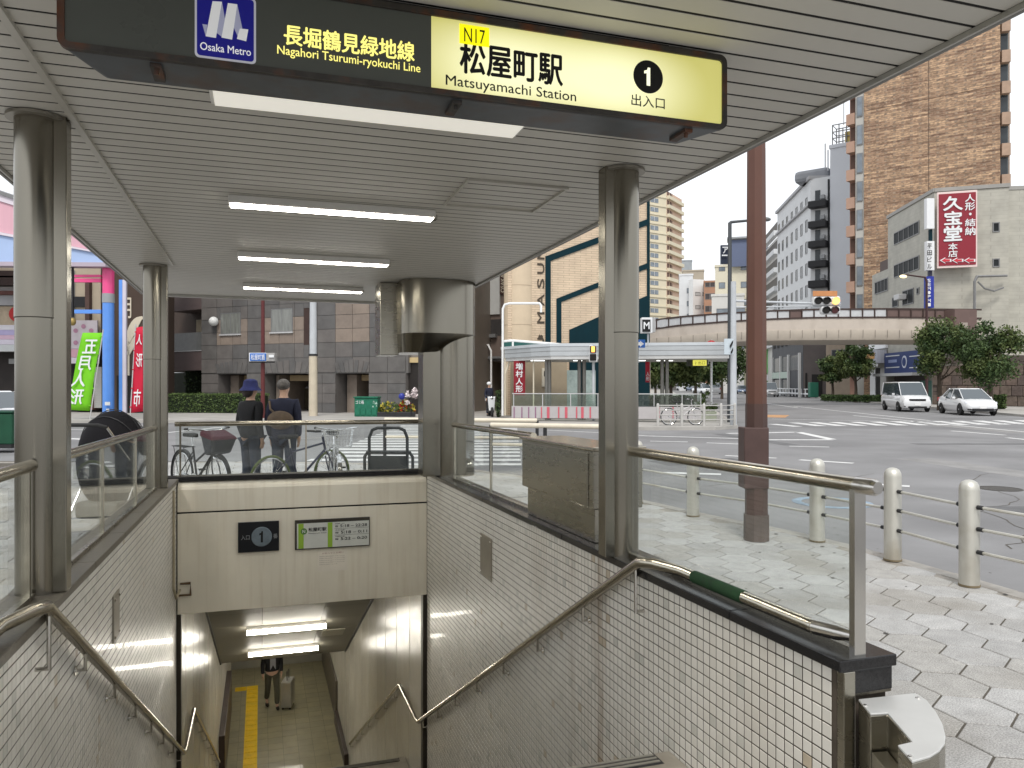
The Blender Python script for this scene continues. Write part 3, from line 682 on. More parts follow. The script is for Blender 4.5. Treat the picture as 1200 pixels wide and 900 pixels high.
# ================================================================ GLASS RAILINGS
def railing(label, a, b, posts, top=True, ends=None, wide=.03):
    """a,b: (X,Y) ends; posts: list of fractions"""
    A, B = Vector((*a,0)), Vector((*b,0)); d = (B-A); L_ = d.length; d.normalize(); n_ = Vector((-d.y,d.x,0))
    t = thing('glass_railing', label, 'railing', S(a[0],a[1],-.858), 'glass railings round the stair opening')
    def p(f, o, z): q_ = A+(B-A)*f+n_*o; return (q_.x,q_.y,z)
    fs = sorted(set([0]+list(posts)+[1]))
    for f0, f1 in zip(fs[:-1], fs[1:]):
        e_ = .008/L_; q = MB(S); c0 = p(f0+e_,-.005,-.842); 
        q.add([p(f0+e_,-.005,-.842),p(f1-e_,-.005,-.842),p(f1-e_,.005,-.842),p(f0+e_,.005,-.842),p(f0+e_,-.005,-.315),p(f1-e_,-.005,-.315),p(f1-e_,.005,-.315),p(f0+e_,.005,-.315)],
              [(3,2,1,0),(4,5,6,7),(0,1,5,4),(1,2,6,5),(2,3,7,6),(3,0,4,7)])
        q.build('glass_panel', M_rail, t)
    q = MB(S); q.add([p(0,-.014,-.858),p(1,-.014,-.858),p(1,.014,-.858),p(0,.014,-.858),p(0,-.014,-.836),p(1,-.014,-.836),p(1,.014,-.836),p(0,.014,-.836)],
              [(3,2,1,0),(4,5,6,7),(0,1,5,4),(1,2,6,5),(2,3,7,6),(3,0,4,7)]); q.build('bottom_channel', M_steel, t)
    for f in posts:
        c_ = p(f,0,0); hw = wide/2; q = MB(S)
        vv = []
        for z in (-.858,-.30):
            for o1, o2 in ((-1,-1),(1,-1),(1,1),(-1,1)):
                r = Vector((c_[0],c_[1],0))+d*hw*.55*o1+n_*hw*o2; vv.append((r.x,r.y,z))
        q.add(vv, [(3,2,1,0),(4,5,6,7),(0,1,5,4),(1,2,6,5),(2,3,7,6),(3,0,4,7)]); q.build('post', M_steelL if wide > .04 else M_hand, t)
    if top: MB(S).tube([p(-.0,0,-.295),p(1.0,0,-.295)], .0265, 16).build('top_rail', M_hand, t, True)
    return t
RXL = 1.875
rr = railing('glass railing with round steel top rail on the near right coping', (RXL,2.06), (RXL,3.68), [0.0], wide=.045)
MB(S).tube([(RXL,2.06,-.295),(RXL,1.985,-.295),(RXL,1.97,-.295)], [.0275,.0275,.02], 16).build('end_cap', M_steelL, rr, True)
railing('glass railing between the steel cabinet and the stout back column', (RXL+.03,5.32), (RXL+.0,7.66), [.45,.98], wide=.02)
railing('glass railing beside the nearest pillar on the left', (-.925,1.9), (-.925,3.72), [.96], wide=.03)
railing('glass railing between the two left pillars', (-.925,3.97), (-.925,7.70), [.34,.69,.97], wide=.025)
br = railing('glass railing across the back of the stair opening', (-.86,YB+.13), (1.80,YB+.13), [.02,.50], wide=.03)
# ================================================================ PILLARS
def pillar(X, Y, s_, label, r=.084):
    t = thing('pillar', label, 'pillar', S(X,Y,-.858), 'round steel pillars carrying the canopy')
    MB(S).rev([(r,-.858),(r,.34)], (X,Y,0), 40).build('lower_shaft', M_steelP, t, True)
    MB(S).rev([(r+.003,.34),(r+.003,1.222)], (X,Y,0), 40).build('upper_shaft', M_steelP, t, True)
    MB(S).rev([(r+.0035,.337),(r+.0035,.341)], (X,Y,0), 40).build('joint_ring', MATS['channel_metal'], t, True)
    # flat cable duct on the stair side, joined to the shaft
    d = -s_; x_in = X - s_*r*.5; x_out = X - s_*(r+.040)
    MB(S).box(min(x_in,x_out), max(x_in,x_out), Y-.045, Y+.045, -.857, 1.22).build('cable_duct', M_steelP, t, bevel=.004)
    MB(S).rev([(r+.035,1.204),(r+.035,1.217)], (X,Y,0), 40).build('collar', mat('collar_metal',(.33,.31,.27),.4,.8,.1,4), t, True)
    return t
pillar(-.932, 3.84, -1, 'steel pillar nearest the camera on the left')
pillar(-.955, 7.83, -1, 'steel pillar at the far left corner of the stair opening')
pillar(1.858, 3.76, 1, 'steel pillar on the right coping next to the steel cabinet')
# stout back right column with its duct hood
t = thing('column', 'stout steel clad column with a boxy duct hood at the back right corner', 'column', S(1.95,8.05,-.858))
MB(S).rev([(.215,-.858),(.215,1.216)], (2.00,8.13,0), 40).build('lower_shaft', M_steelP, t, True)
MB(S).box(1.63,1.96,8.02,8.30,-.857,.62).build('flat_cladding', M_steelP, t, bevel=.01)
hood = [(2.20,8.02),(2.15,7.93),(2.08,7.87),(1.98,7.83),(1.62,7.82),(1.53,7.84),(1.46,7.89),(1.41,7.97),(1.39,8.06),(1.39,8.62),(2.20,8.62)]
q = MB(S); q.prism(hood, .655, 1.217); q.build('hood', M_steelP, t, True)
low = [(2.20,7.99),(2.13,7.90),(2.02,7.86),(1.86,7.88),(1.74,7.98),(1.64,8.14),(1.62,8.60),(2.2,8.60)]
q = MB(S); n_ = len(hood)
lowf = [(1.84,8.14),(1.82,8.09),(1.79,8.05),(1.76,8.03),(1.60,8.02),(1.54,8.02),(1.48,8.04),(1.43,8.07),(1.40,8.11),(1.40,8.60),(1.84,8.60)]
q.add([(x,y,.655) for x,y in hood]+[(x,y,.46) for x,y in lowf], [(i,(i+1)%n_,n_+(i+1)%n_,n_+i) for i in range(n_)]+[tuple(range(n_,2*n_))]); q.build('hood_taper', M_steelP, t, True)
MB(S).box(1.21,1.41,8.24,8.62,.44,1.216).build('side_plate', M_steel, t, bevel=.006)
# steel cabinet on the right coping
t = thing('steel_cabinet', 'brushed steel cabinet standing on the right coping left of the pillar', 'cabinet', S(1.9,4.7,-.858))
MB(S).box(1.845,2.10,4.10,5.28,-.857,-.66).build('plinth', M_steel, t, bevel=.004)
MB(S).box(1.815,2.13,4.05,5.32,-.655,-.315).build('body', M_steel, t, bevel=.006)
MB(S).box(1.808,1.815,4.12,5.27,-.645,-.335).build('door', M_steel, t, bevel=.002)
MB(S).box(1.80,2.145,4.03,5.34,-.315,-.295).build('lid', M_hand, t, bevel=.004)
# ================================================================ CANOPY
XE0, XE1, YF, YK = -1.313, 2.243, 1.307, 10.0
can = thing('station_canopy', 'flat canopy with grey slatted ceiling over the subway stairs', 'canopy', S(.45,5,1.25))
MB(S).box(XE0,XE1,YF,YK,1.2237,1.26).build('gap_shade_backing', M_black, can)  # black sheet just above the slat undersides, painting the shade of their gaps
MB(S).box(XE0-.05,XE1+.05,YF-.05,YK+.05,1.26,1.50).build('roof_slab', mat('roof_grey',(.30,.29,.27),.6,0,.1,2), can, bevel=.02)
y = YF; 
lights = [(3.18,'first fluorescent lamp of the canopy right behind the lit sign',.10),(5.02,'second fluorescent lamp of the canopy counted from the lit sign',.055),(6.93,'third fluorescent lamp of the canopy counted from the lit sign',.055),(8.82,'last fluorescent lamp of the canopy at its far end',.055)]
while y < YK-.02:
    y2 = min(y+.106, YK)
    q = MB(S); c = .004; a, b = y+.0038, y2-.0038
    q.add([(XE0,a,1.236),(XE1,a,1.236),(XE1,b,1.236),(XE0,b,1.236),(XE0,a+c,1.222),(XE1,a+c,1.222),(XE1,b-c,1.222),(XE0,b-c,1.222)],
          [(7,6,5,4),(4,5,1,0),(5,6,2,1),(6,7,3,2),(7,4,0,3),(0,1,2,3)]); q.build('ceiling_slat', M_slat, can); y = y2
MB(S).box(-.795,-.768,YF,7.75,1.205,1.2225).build('trim_strip', mat('trim_grey',(.52,.50,.45),.4,.2,.05,3), can)
for X in (XE0-.03, XE1+.002):
    MB(S).box(X+(.016 if X<0 else 0),X+(.028 if X<0 else .012),YF-.03,YK+.03,1.203,1.262).build('edge_channel', mat('edge_grey',(.44,.43,.40),.4,.3,.08,3), can); MB(S).box(X,X+.028,YF-.03,YK+.03,1.222,1.262).build('edge_groove', M_dark, can)
    MB(S).box(X-.012 if X<0 else X+.024,X+.004 if X<0 else X+.040,YF-.05,YK+.05,1.208,1.262).build('fascia', mat('fascia_dark',(.24,.23,.215),.5,.3,.1,3), can)
MB(S).box(XE0,XE1,YK,YK+.05,1.19,1.26).build('back_fascia', MATS['edge_grey'], can)
MB(S).box(XE0,XE1,YF-.05,YF,1.15,1.26).build('front_fascia', MATS['edge_grey'], can)
# access hatch outline
def so(u, v, dz): cz = dz*F/(464-v); t_ = (u-600)/F; return cz*(SA+t_*CA), cz*(CA-t_*SA)
h = [so(548,211,1.22), so(667,219,1.22), so(622,247,1.22), so(525,239,1.22)]
hx0, hx1 = 1.115, 1.70; hy0, hy1 = 4.18, 4.77
q = MB(S)
for bx in ((hx0,hx1,hy0-.012,hy0),(hx0,hx1,hy1,hy1+.012),(hx0-.012,hx0,hy0-.012,hy1+.012),(hx1,hx1+.012,hy0-.012,hy1+.012)): q.box(*bx,1.208,1.224)
o = stuff(q.build('access_hatch', MATS['trim_grey'], can))
for i, (Y, lb, wd) in enumerate(lights):
    t = thing('ceiling_lamp', lb, 'lamp', S(.45,Y,1.22), 'fluorescent lamps under the canopy')
    if i == 0:
        MB(S).box(-.19,1.09,Y-.115,Y+.115,1.168,1.222).build('housing', M_lampbody, t, bevel=.004)
        MB(S).box(-.175,1.075,Y-.105,Y+.105,1.160,1.168).build('diffuser', mat('lamp_diffuser',(.8,.78,.7),.4,0,0,emit=.36,ecol=(1,.96,.86)), t)
    else:
        MB(S).box(-.19,1.09,Y-.078,Y+.078,1.173,1.222).build('housing', M_lampbody, t, bevel=.008)
        MB(S).box(-.18,1.08,Y-.052,Y+.052,1.168,1.1728).build('diffuser', mat('lamp_tube_canopy',(1,1,1),.5,0,0,emit=20,ecol=(1,.95,.83)), t)
        MB(S).box(1.08,1.11,Y-.03,Y+.03,1.17,1.2).build('end_cap', M_steelL, t)
# ================================================================ STATION SIGN (hung from the canopy)
SY = 2.353
sg = thing('station_sign', 'long dark light box sign with lit yellow half hung from the canopy', 'sign', S(.52,2.42,1.2))
x0_, x1_, zb_, zt_ = -.525, 1.572, .944, 1.208
def rrect(x0, x1, z0, z1, r, n=5):
    out = []
    for cx, cz, a0 in ((x1-r,z0+r,-90),(x1-r,z1-r,0),(x0+r,z1-r,90),(x0+r,z0+r,180)):
        for k in range(n+1): a = radians(a0+90*k/n); out.append((cx+r*cos(a), cz+r*sin(a)))
    return out
def xzprism(poly, ya, yb, name, m_, par, inset=0, sm=False):
    q = MB(S); n_ = len(poly); cx = sum(p[0] for p in poly)/n_; cz = sum(p[1] for p in poly)/n_
    p2 = poly if not inset else [(x+(inset if x < cx else -inset), z) for x, z in poly]
    q.add([(x,ya,z) for x,z in poly]+[(x,yb,z) for x,z in p2], [tuple(range(n_)), tuple(range(2*n_-1,n_-1,-1))]+[(i,n_+i,n_+(i+1)%n_,(i+1)%n_) for i in range(n_)])
    return q.build(name, m_, par, sm)
xzprism(rrect(x0_,x1_,zb_,zt_,.028), SY+.012, SY+.19, 'casing', mat('sign_casing',(.085,.095,.105),.35,.3,.25,7,dirt=((.10,.05,.03),.6,8,(1,1,1))), sg, .07)
# rusty raised frame round the face
outer = rrect(x0_,x1_,zb_,zt_,.028); inn = rrect(x0_+.018,x1_-.018,zb_+.018,zt_-.020,.014)
q = MB(S); n_ = len(outer)
for ring, y in ((outer,SY+.02),(outer,SY),(inn,SY),(inn,SY+.012)): q.v += [Vector((x,y,z)) for x,z in ring]
for k in range(3):
    for i in range(n_): q.f.append((k*n_+i,(k+1)*n_+i,(k+1)*n_+(i+1)%n_,k*n_+(i+1)%n_))
q.build('frame', M_signframe, sg)
Yf = SY+.010
fx0, fx1, fz0, fz1 = x0_+.016, x1_-.016, zb_+.016, zt_-.018
xm = sq(506, 65, SY)[0]
M_sd = mat('sign_face_dark', (.055,.058,.052), .28, 0, .1, 2, emit=.10, ecol=(.12,.13,.11))
MB(S).box(fx0,xm,Yf-.002,Yf+.002,fz0,fz1).build('dark_face', M_sd, sg)
# lit face: lamp glow painted into the emission colour, no tubes built
ml = D.materials.new('sign_face_lit'); ml.use_nodes = True; N = ml.node_tree.nodes; L = ml.node_tree.links; p = N['Principled BSDF']
tc = N.new('ShaderNodeTexCoord'); mp = N.new('ShaderNodeMapping'); mp.inputs['Scale'].default_value = (1.7,1,5.2); L.new(tc.outputs['Object'], mp.inputs[0])
sp_ = N.new('ShaderNodeSeparateXYZ'); L.new(tc.outputs['Object'], sp_.inputs[0])   # two painted bright spots, no lamps behind
bl = []
for lx in (.74, 1.16):
    a1 = N.new('ShaderNodeMath'); a1.operation = 'SUBTRACT'; a1.inputs[1].default_value = lx-sg.location.x; L.new(sp_.outputs[0], a1.inputs[0])
    a2 = N.new('ShaderNodeMath'); a2.operation = 'MULTIPLY'; L.new(a1.outputs[0], a2.inputs[0]); L.new(a1.outputs[0], a2.inputs[1])
    a3 = N.new('ShaderNodeMath'); a3.operation = 'MULTIPLY'; a3.inputs[1].default_value = -16; L.new(a2.outputs[0], a3.inputs[0])
    a4 = N.new('ShaderNodeMath'); a4.operation = 'EXPONENT'; L.new(a3.outputs[0], a4.inputs[0]); bl.append(a4)
b1 = N.new('ShaderNodeMath'); b1.operation = 'ADD'; L.new(bl[0].outputs[0], b1.inputs[0]); L.new(bl[1].outputs[0], b1.inputs[1])
z1 = N.new('ShaderNodeMath'); z1.operation = 'SUBTRACT'; z1.inputs[1].default_value = S(1,SY,1.06).z-sg.location.z; L.new(sp_.outputs[2], z1.inputs[0])
z2_ = N.new('ShaderNodeMath'); z2_.operation = 'MULTIPLY'; L.new(z1.outputs[0], z2_.inputs[0]); L.new(z1.outputs[0], z2_.inputs[1])
z3 = N.new('ShaderNodeMath'); z3.operation = 'MULTIPLY_ADD'; z3.inputs[1].default_value = -42; z3.inputs[2].default_value = 1; L.new(z2_.outputs[0], z3.inputs[0])
grd = N.new('ShaderNodeMath'); grd.operation = 'MULTIPLY'; L.new(b1.outputs[0], grd.inputs[0]); L.new(z3.outputs[0], grd.inputs[1])
rp = N.new('ShaderNodeValToRGB'); rp.color_ramp.elements[0].position = .15; rp.color_ramp.elements[1].position = 1.0
rp.color_ramp.elements[0].color = (.50,.47,.13,1); rp.color_ramp.elements[1].color = (1.0,.985,.62,1); L.new(grd.outputs[0], rp.inputs[0])
p.inputs['Base Color'].default_value = (.40,.38,.16,1); L.new(rp.outputs[0], p.inputs['Emission Color']); p.inputs['Emission Strength'].default_value = .72
MB(S).box(xm,fx1,Yf-.002,Yf+.002,fz0,fz1).build('lit_face', ml, sg)
Yt = Yf-.0035
def on(u0, v0, u1, v1):                        # sign-face box of a pixel box
    um = (u0+u1)/2; a = sq(u0,(v0+v1)/2,SY)[0]; b = sq(u1,(v0+v1)/2,SY)[0]; return a, sq(um,v1,SY)[1], b-a, sq(um,v0,SY)[1]-sq(um,v1,SY)[1]
def st_(body, u0, v0, u1, v1, m_, bold=.0, Y=None):
    a, z, w_, h_ = on(u0,v0,u1,v1); return text(body, S(a,Y or Yt,z), RX, UZ, w_, h_, m_, sg, bold)
a, z, w_, h_ = on(539,29,574,52); MB(S).box(a,a+w_,Yt-.0005,Yt+.0005,z,z+h_).build('yellow_label', mat('label_yellow',(.78,.74,.02),.5,0,0,emit=.7,ecol=(.85,.8,.0)), sg)
st_('N17', 544.5,33,569,49.5, M_ink, .0, Yt-.001)
st_('松屋町駅', 540,54.5,660,92, M_ink, .028)
st_('Matsuyamachi Station', 523,96.5,676,112, M_ink, .014)
a, z, w_, h_ = on(742,69.5,779,109); cxs, czs = a+w_/2, z+h_/2
MB(S).rev([(h_/2*.98,0),(h_/2*.98,.001)], (cxs,Yt,czs), 36, (0,-1,0)).build('black_disc', M_ink, sg)
numeral_one(cxs-.020, czs-.031, .034, .062, Yt-.0025, mat('lit_white',(.7,.7,.5),.5,0,0,emit=.7,ecol=(1,1,.75)), sg)
st_('出入口', 741,111.5,780,125, M_ink, .01)
M_ly = mat('lit_yellow_text', (.7,.66,.2), .5, 0, 0, emit=.75, ecol=(.95,.86,.22))
st_('長堀鶴見緑地線', 333,38,486,61, M_ly, .022)
st_('Nagahori Tsurumi-ryokuchi Line', 325,63,493,76, M_ly, .012)
# operator plaque
a, z, w_, h_ = on(228,-8,300,70)
xzprism(rrect(a,a+w_,z,z+h_,.012,4), Yt-.001, Yt+.001, 'plaque_border', mat('plaque_white',(.62,.62,.66),.4,0,0,emit=.12,ecol=(.8,.8,.9)), sg)
xzprism(rrect(a+.006,a+w_-.006,z+.006,z+h_-.006,.009,4), Yt-.003, Yt-.001, 'plaque_blue', mat('plaque_blue',(.012,.012,.16),.35,0,0,emit=.12,ecol=(.02,.02,.5)), sg)
def pq(u, v): x, zz = sq(u, v, SY); return x, zz
def ribbon(uvs, m_, k):
    q = MB(S); pts = [pq(*p_) for p_ in uvs]; n_ = len(pts)
    q.add([(x,Yt-.0036-k*.0004,zz) for x,zz in pts], [tuple(range(n_))]); q.build('ribbon', m_, sg)
M_r1 = mat('ribbon_white',(.55,.56,.56),.4,0,0,emit=.3,ecol=(.8,.8,.8)); M_r2 = mat('ribbon_grey',(.30,.32,.42),.4,0,0,emit=.2,ecol=(.5,.5,.7))
ribbon([(237,27.5),(243,28.5),(241,42)], M_r2, 0)
ribbon([(241,42),(249,0.8),(260,1.5),(253,44)], M_r1, 1)
ribbon([(260,1.5),(264,24),(261.5,44),(254,38)], M_r2, 0)
ribbon([(259.5,43.5),(267,3),(278,4.5),(272,46)], M_r1, 1)
ribbon([(278,4.5),(284,33),(280,45),(273,30)], M_r2, 0)
ribbon([(277.5,45),(281,33),(291,34),(288.5,48)], M_r1, 1)
st_('Osaka Metro', 234.5,52.5,294,61.5, mat('plaque_text',(.7,.7,.72),.5,0,0,emit=.3,ecol=(.9,.9,.9)), .02, Yt-.0042)
q = MB(S)
for X in (-.30,.58,1.42): q.box(X,X+.03,SY+.03,SY+.14,zb_-.012,zb_+.002); q.tube([(X+.015,SY+.05,zb_-.01),(X+.015,SY+.05,zb_-.025)],.007,8)
q.build('bracket', M_signframe, sg)
q = MB(S); q.box(-.4,1.35,SY+.02,SY+.16,zt_-.001,1.2215); q.build('mounting_bar', M_dark, sg)
# ================================================================ END OF THE RIGHT WALL, STEEL HOUSING
t = thing('wall_end_housing', 'stainless housing with a rounded lid at the near end of the right wall', 'steel housing', S(1.9,1.9,-1.6))
MB(S).box(XR-.001,XR+.045,2.035,2.068,-1.64,-.899).build('corner_post', M_steel, t, bevel=.003)
MB(S).box(XR+.046,XR+.20,2.04,2.069,-.975,-.899).build('granite_block', M_granite, t, bevel=.003)
MB(S).box(XR+.046,XR+.20,2.045,2.069,-.985,-.976).build('steel_edge', M_steelL, t)
def fl_(u, v, dz): cz = -dz*F/(v-464); t_ = (u-600)/F; return (cz*(SA+t_*CA), cz*(CA-t_*SA))
lid = [fl_(u,v,-.99) for u,v in ((1006,821),(1073,813.5),(1086,822),(1097,836),(1104.5,850),(1108,864),(1107,873),(1101,881),(1090,888),(1069,894),(1052,875),(1069,871),(1040,837),(1020,838))]
q = MB(S); q.prism(lid, -1.66, -.992); q.build('body', M_steel, t, bevel=.003)
lid2 = lid; q = MB(S); q.prism(lid, -.992, -.985); q.build('lid', mat('lid_steel',(.60,.60,.58),.5,.5,.05,6), t, bevel=.002)
notch = [fl_(u,v,-.99) for u,v in ((1021,839.5),(1040,838),(1068,870),(1053,874))]
cxm = sum(p[0] for p in notch)/4; cym = sum(p[1] for p in notch)/4
q = MB(S); q.prism([(cxm+(x-cxm)*.98, cym+(y-cym)*.98) for x, y in notch]+[], -1.66, -1.10); q.build('lower_block', M_steel, t, bevel=.002)
for u, v in ((1014,827),(1076,818),(1067,887)):
    x, y = fl_(u,v,-.985); MB(S).ball((x,y,-.985), .009,.009,.005,10,6).build('bolt', M_steelL, t)
# ================================================================ BOLLARDS AND PIPES
bxy = [(4.05,4.9),(3.62,6.08),(3.45,6.96),(3.10,7.80),(2.72,8.55),(2.19,9.29),(1.68,10.3)]
labs = ['bollard at the right edge of the picture','nearest steel bollard of the pavement edge','second steel bollard left of the nearest one','steel bollard whose foot is seen right of the brown pole','steel bollard hidden close to the brown lamp pole','steel bollard seen through glass left of the brown pole','steel bollard standing right behind the canopy pillar']
t0 = thing('bollard', labs[0], 'bollard', (0,0,0), 'steel bollards along the pavement edge')
MB().rev([(.074,0),(.074,.76),(.070,.79),(.055,.82),(.03,.835),(.006,.84)], (0,0,0), 28).build('post', M_bollard, t0, True)
MB().rev([(.078,0),(.078,.015)], (0,0,0), 24).build('foot_ring', mat('foot_stain',(.20,.16,.10),.6,.2,.3,9), t0)
bos = []
for i, (a, b) in enumerate(bxy):
    p = C(a, b, .004)
    o = t0 if i == 0 else dup(t0, p); o.location = p; o['label'] = labs[i]; WLOC[o.name] = p.copy(); bos.append(p)
for i in range(len(bos)-1):
    A_, B_ = bos[i], bos[i+1]; d = (B_-A_).normalized()
    t = thing('barrier_pipes', '%s set of three thin pipes between bollards of the pavement edge' % ('nearest','second','third','fourth','fifth','farthest')[i], 'barrier pipes', A_, 'thin pipes between the bollards')
    for z in (.63,.46,.28):
        MB().tube([A_+d*.075+Vector((0,0,z)), B_-d*.075+Vector((0,0,z))], .013, 8).build('pipe', M_bollard, t, True)
        MB().tube([A_+d*.07+Vector((0,0,z)), A_+d*.12+Vector((0,0,z))], .018, 10).build('socket', M_dark, t, True)
        MB().tube([B_-d*.12+Vector((0,0,z)), B_-d*.07+Vector((0,0,z))], .018, 10).build('socket', M_dark, t, True)
# brown octagonal lamp pole
t = thing('lamp_pole', 'tall reddish brown octagonal pole on the pavement behind the glass', 'pole', C(2.50,7.86,.004))
x, y = C(2.50,7.86)
M_red = mat('red_brown_paint', (.075,.042,.035), .5, 0, .22, 1.2, dirt=((.06,.045,.04),.7,2.5,(1,1,.4)))
M_red2 = mat('orange_brown_paint', (.108,.048,.033), .45, 0, .15, 1.0, dirt=((.10,.05,.04),.5,2.5,(1,1,.4)))
def octa(r0, r1, z0, z1, nm, m_): return MB().rev([(r0,z0),(r1,z1)], (x,y,0), 8).build(nm, m_, t)
octa(.128,.126,.004,.27,'base_sleeve', mat('worn_base',(.11,.085,.075),.7,0,.3,4)); octa(.114,.110,.27,1.4,'lower_shaft', M_red); octa(.104,.092,1.4,4.0,'upper_shaft', M_red2); octa(.091,.065,4.0,9.0,'top_shaft', M_red2)
MB().obox((x-.03*CA,y+.03*SA,.85), .25,.22,.62, -YAW).build('junction_box', mat('box_brown',(.075,.045,.04),.5,0,.2,3), t, bevel=.01)
# cream pipe barriers beyond the opening
for lb, (a, b), z in (('cream pipe barrier nearer to the stair opening',((-.38,13.9),(1.55,13.3)),.86),('cream pipe barrier farther beyond the first one',((-2.6,15.7),(.50,15.3)),.87)):
    t = thing('pipe_barrier', lb, 'barrier', C(*a,.0), 'cream pipe barriers at the crossing')
    MB().tube([C(*a,z),C(*b,z)], .045, 12).build('top_pipe', mat('cream_pipe',(.62,.56,.45),.4,0,.1,5), t, True)
    MB().tube([C(*a,z-.35),C(*b,z-.35)], .03, 10).build('lower_pipe', MATS['cream_pipe'], t, True)
    for f in (0,.5,1):
        px_ = C(a[0]+(b[0]-a[0])*f, a[1]+(b[1]-a[1])*f, 0); MB().tube([px_,px_+Vector((0,0,z))], .035, 10).build('post', M_dark, t, True)
# ================================================================ PEOPLE
def skin(name, verts, edges, radii, m_, parent, root=0, sub=2):
    me = D.meshes.new(name); me.from_pydata(verts, edges, []); me.update()
    ob = D.objects.new(name, me); COL.objects.link(ob)
    ob.modifiers.new('s', 'SKIN'); u = ob.modifiers.new('u', 'SUBSURF'); u.levels = u.render_levels = sub
    sv = me.skin_vertices[0].data
    for i, r in enumerate(radii): sv[i].radius = r if isinstance(r, tuple) else (r, r)
    for i in range(len(verts)): sv[i].use_root = (i == root)
    dg = bpy.context.evaluated_depsgraph_get(); dg.update()
    m2 = D.meshes.new_from_object(ob.evaluated_get(dg)); D.objects.remove(ob); D.meshes.remove(me)
    m2.materials.clear(); m2.name = name
    return link(name, m2, m_, parent, smooth=True)
M_skin = mat('skin', (.48,.30,.21), .5, 0, .06, 8); M_hairg = mat('grey_hair', (.10,.09,.08), .7, 0, .4, 30, .4, 90)
def person(label, H, jacket, trousers, shoes, arms=((.10,.02,.84),(.10,.02,.84)), stride=0.0, coat=.80, hair=None, group=None):
    """local: faces +y, feet on z=0, height H"""
    k = H/1.70; t = thing('person', label, 'person', (0,0,0), group)
    V, E, R = [], [], []
    def add(p, r, j=None):
        V.append(tuple(c*k for c in p)); R.append(tuple(c*k for c in r) if isinstance(r, tuple) else r*k)
        if j is not None: E.append((j, len(V)-1))
        return len(V)-1
    pel = add((0,0,.93), (.145,.105)); sp = add((0,0,1.08), (.13,.095), pel); ch = add((0,.0,1.27), (.155,.11), sp)
    nk = add((0,-.005,1.42), (.075,.065), ch); n2 = add((0,.0,1.485), .052, nk); h1 = add((0,.015,1.545), (.068,.08), n2); h2 = add((0,.01,1.61), (.075,.092), h1); add((0,.0,1.665), (.05,.062), h2)
    add((0,.10,1.57), .012, h1)               # nose
    sho = {}
    wr = []
    for s_, (dx, dy, hz) in zip((-1,1), arms):
        a = add((s_*.175,0,1.375), .052, ch); e = add((s_*(.215),-.03,1.11), .042, a); wp = Vector((s_*(.175+dx*.3), dy+.02, hz+.04)); w_ = add(tuple(wp), .028, e)
        pm = add((wp.x, wp.y+.01, wp.z-.055), (.018,.036), w_)
        for f in range(4):
            q1 = add((wp.x-s_*.004, wp.y-.022+f*.018, wp.z-.10-.006*(f in (1,2))), .0085, pm); add((wp.x-s_*.016, wp.y-.02+f*.018, wp.z-.142-.012*(f in (1,2))), .0072, q1)
        q1 = add((wp.x-s_*.012, wp.y+.045, wp.z-.055), .010, pm); add((wp.x-s_*.018, wp.y+.058, wp.z-.092), .008, q1)
        wr.append((e, w_, wp))
    for s_, st_ in ((-1,stride),(1,-stride)):
        hp = add((s_*.088,0,.86), .088, pel); kn = add((s_*.095,st_*.5+.02,.475), .058, hp); an = add((s_*.095,st_-.01-.08*(st_<0),.085+.04*(st_<0)), .036, kn); add((s_*.10,st_+.11,.035), (.036,.026), an)
    skin('body', V, E, R, M_skin, t)
    def sub(idx, dr, nm, m_, extra=()):
        pass
    # jacket: torso plus sleeves
    V, E, R = [], [], []
    b0 = add((0,0,coat), (.205,.15)); b1 = add((0,0,.98), (.19,.145), b0); b2 = add((0,0,1.12), (.175,.13), b1); b3 = add((0,0,1.29), (.185,.135), b2); b4 = add((0,-.005,1.40), (.125,.10), b3); add((0,-.005,1.455), (.07,.068), b4)
    for s_, (e_, w_, wp) in zip((-1,1), wr):
        a = add((s_*.18,0,1.37), .07, b3); e = add((s_*.225,-.03,1.11), .057, a); add((wp.x,wp.y,wp.z+.0), .043, e)
    skin('jacket', V, E, R, jacket, t)
    V, E, R = [], [], []
    b0 = add((0,0,.95), (.16,.12))
    for s_, st_ in ((-1,stride),(1,-stride)):
        hp = add((s_*.09,0,.85), .10, b0); kn = add((s_*.097,st_*.5+.02,.475), .075, hp); add((s_*.097,st_-.01-.08*(st_<0),.11+.04*(st_<0)), .065, kn)
    skin('trousers', V, E, R, trousers, t)
    for s_, st_ in ((-1,stride),(1,-stride)):
        q = MB().ball((s_*.10*k,(st_+.05)*k,.045*k), .045*k,.13*k,.045*k, 12, 8); q.build('shoe', shoes, t, True)
    if hair: MB().ball((0,-.012*k,1.625*k), .088*k,.105*k,.085*k, 16, 10).build('hair', hair, t, True)
    return t, k
def place(t, p, heading):                      # heading = plan direction it faces, view frame (right, away)
    d = Vector(C(heading[0], heading[1], 0)); t.location = p; t.rotation_euler.z = atan2(d.y, d.x)-pi/2; WLOC[t.name] = Vector(p)
M_navy = mat('navy_cloth', (.020,.022,.040), .85, 0, .25, 6, .4, 25); M_blackc = mat('black_cloth', (.010,.010,.011), .9, 0, .25, 6, .4, 25)
M_denim = mat('dark_denim', (.030,.040,.065), .85, 0, .3, 5, .4, 25); M_shoe = mat('shoe_black', (.015,.014,.013), .5, 0, 0)
M_hat = mat('blue_hat_cloth', (.014,.018,.075), .85, 0, .3, 12, .4, 30)
t, k = person('person in a blue bucket hat and black coat waiting behind the glass', 1.62, M_blackc, M_denim, M_shoe, coat=.86, group=None)
q = MB(); q.rev([(.155,1.505),(.15,1.51),(.105,1.565),(.10,1.60),(.09,1.645),(.05,1.665),(.005,1.67)], (0,0,0), 24); q.build('hat', M_hat, t, True)
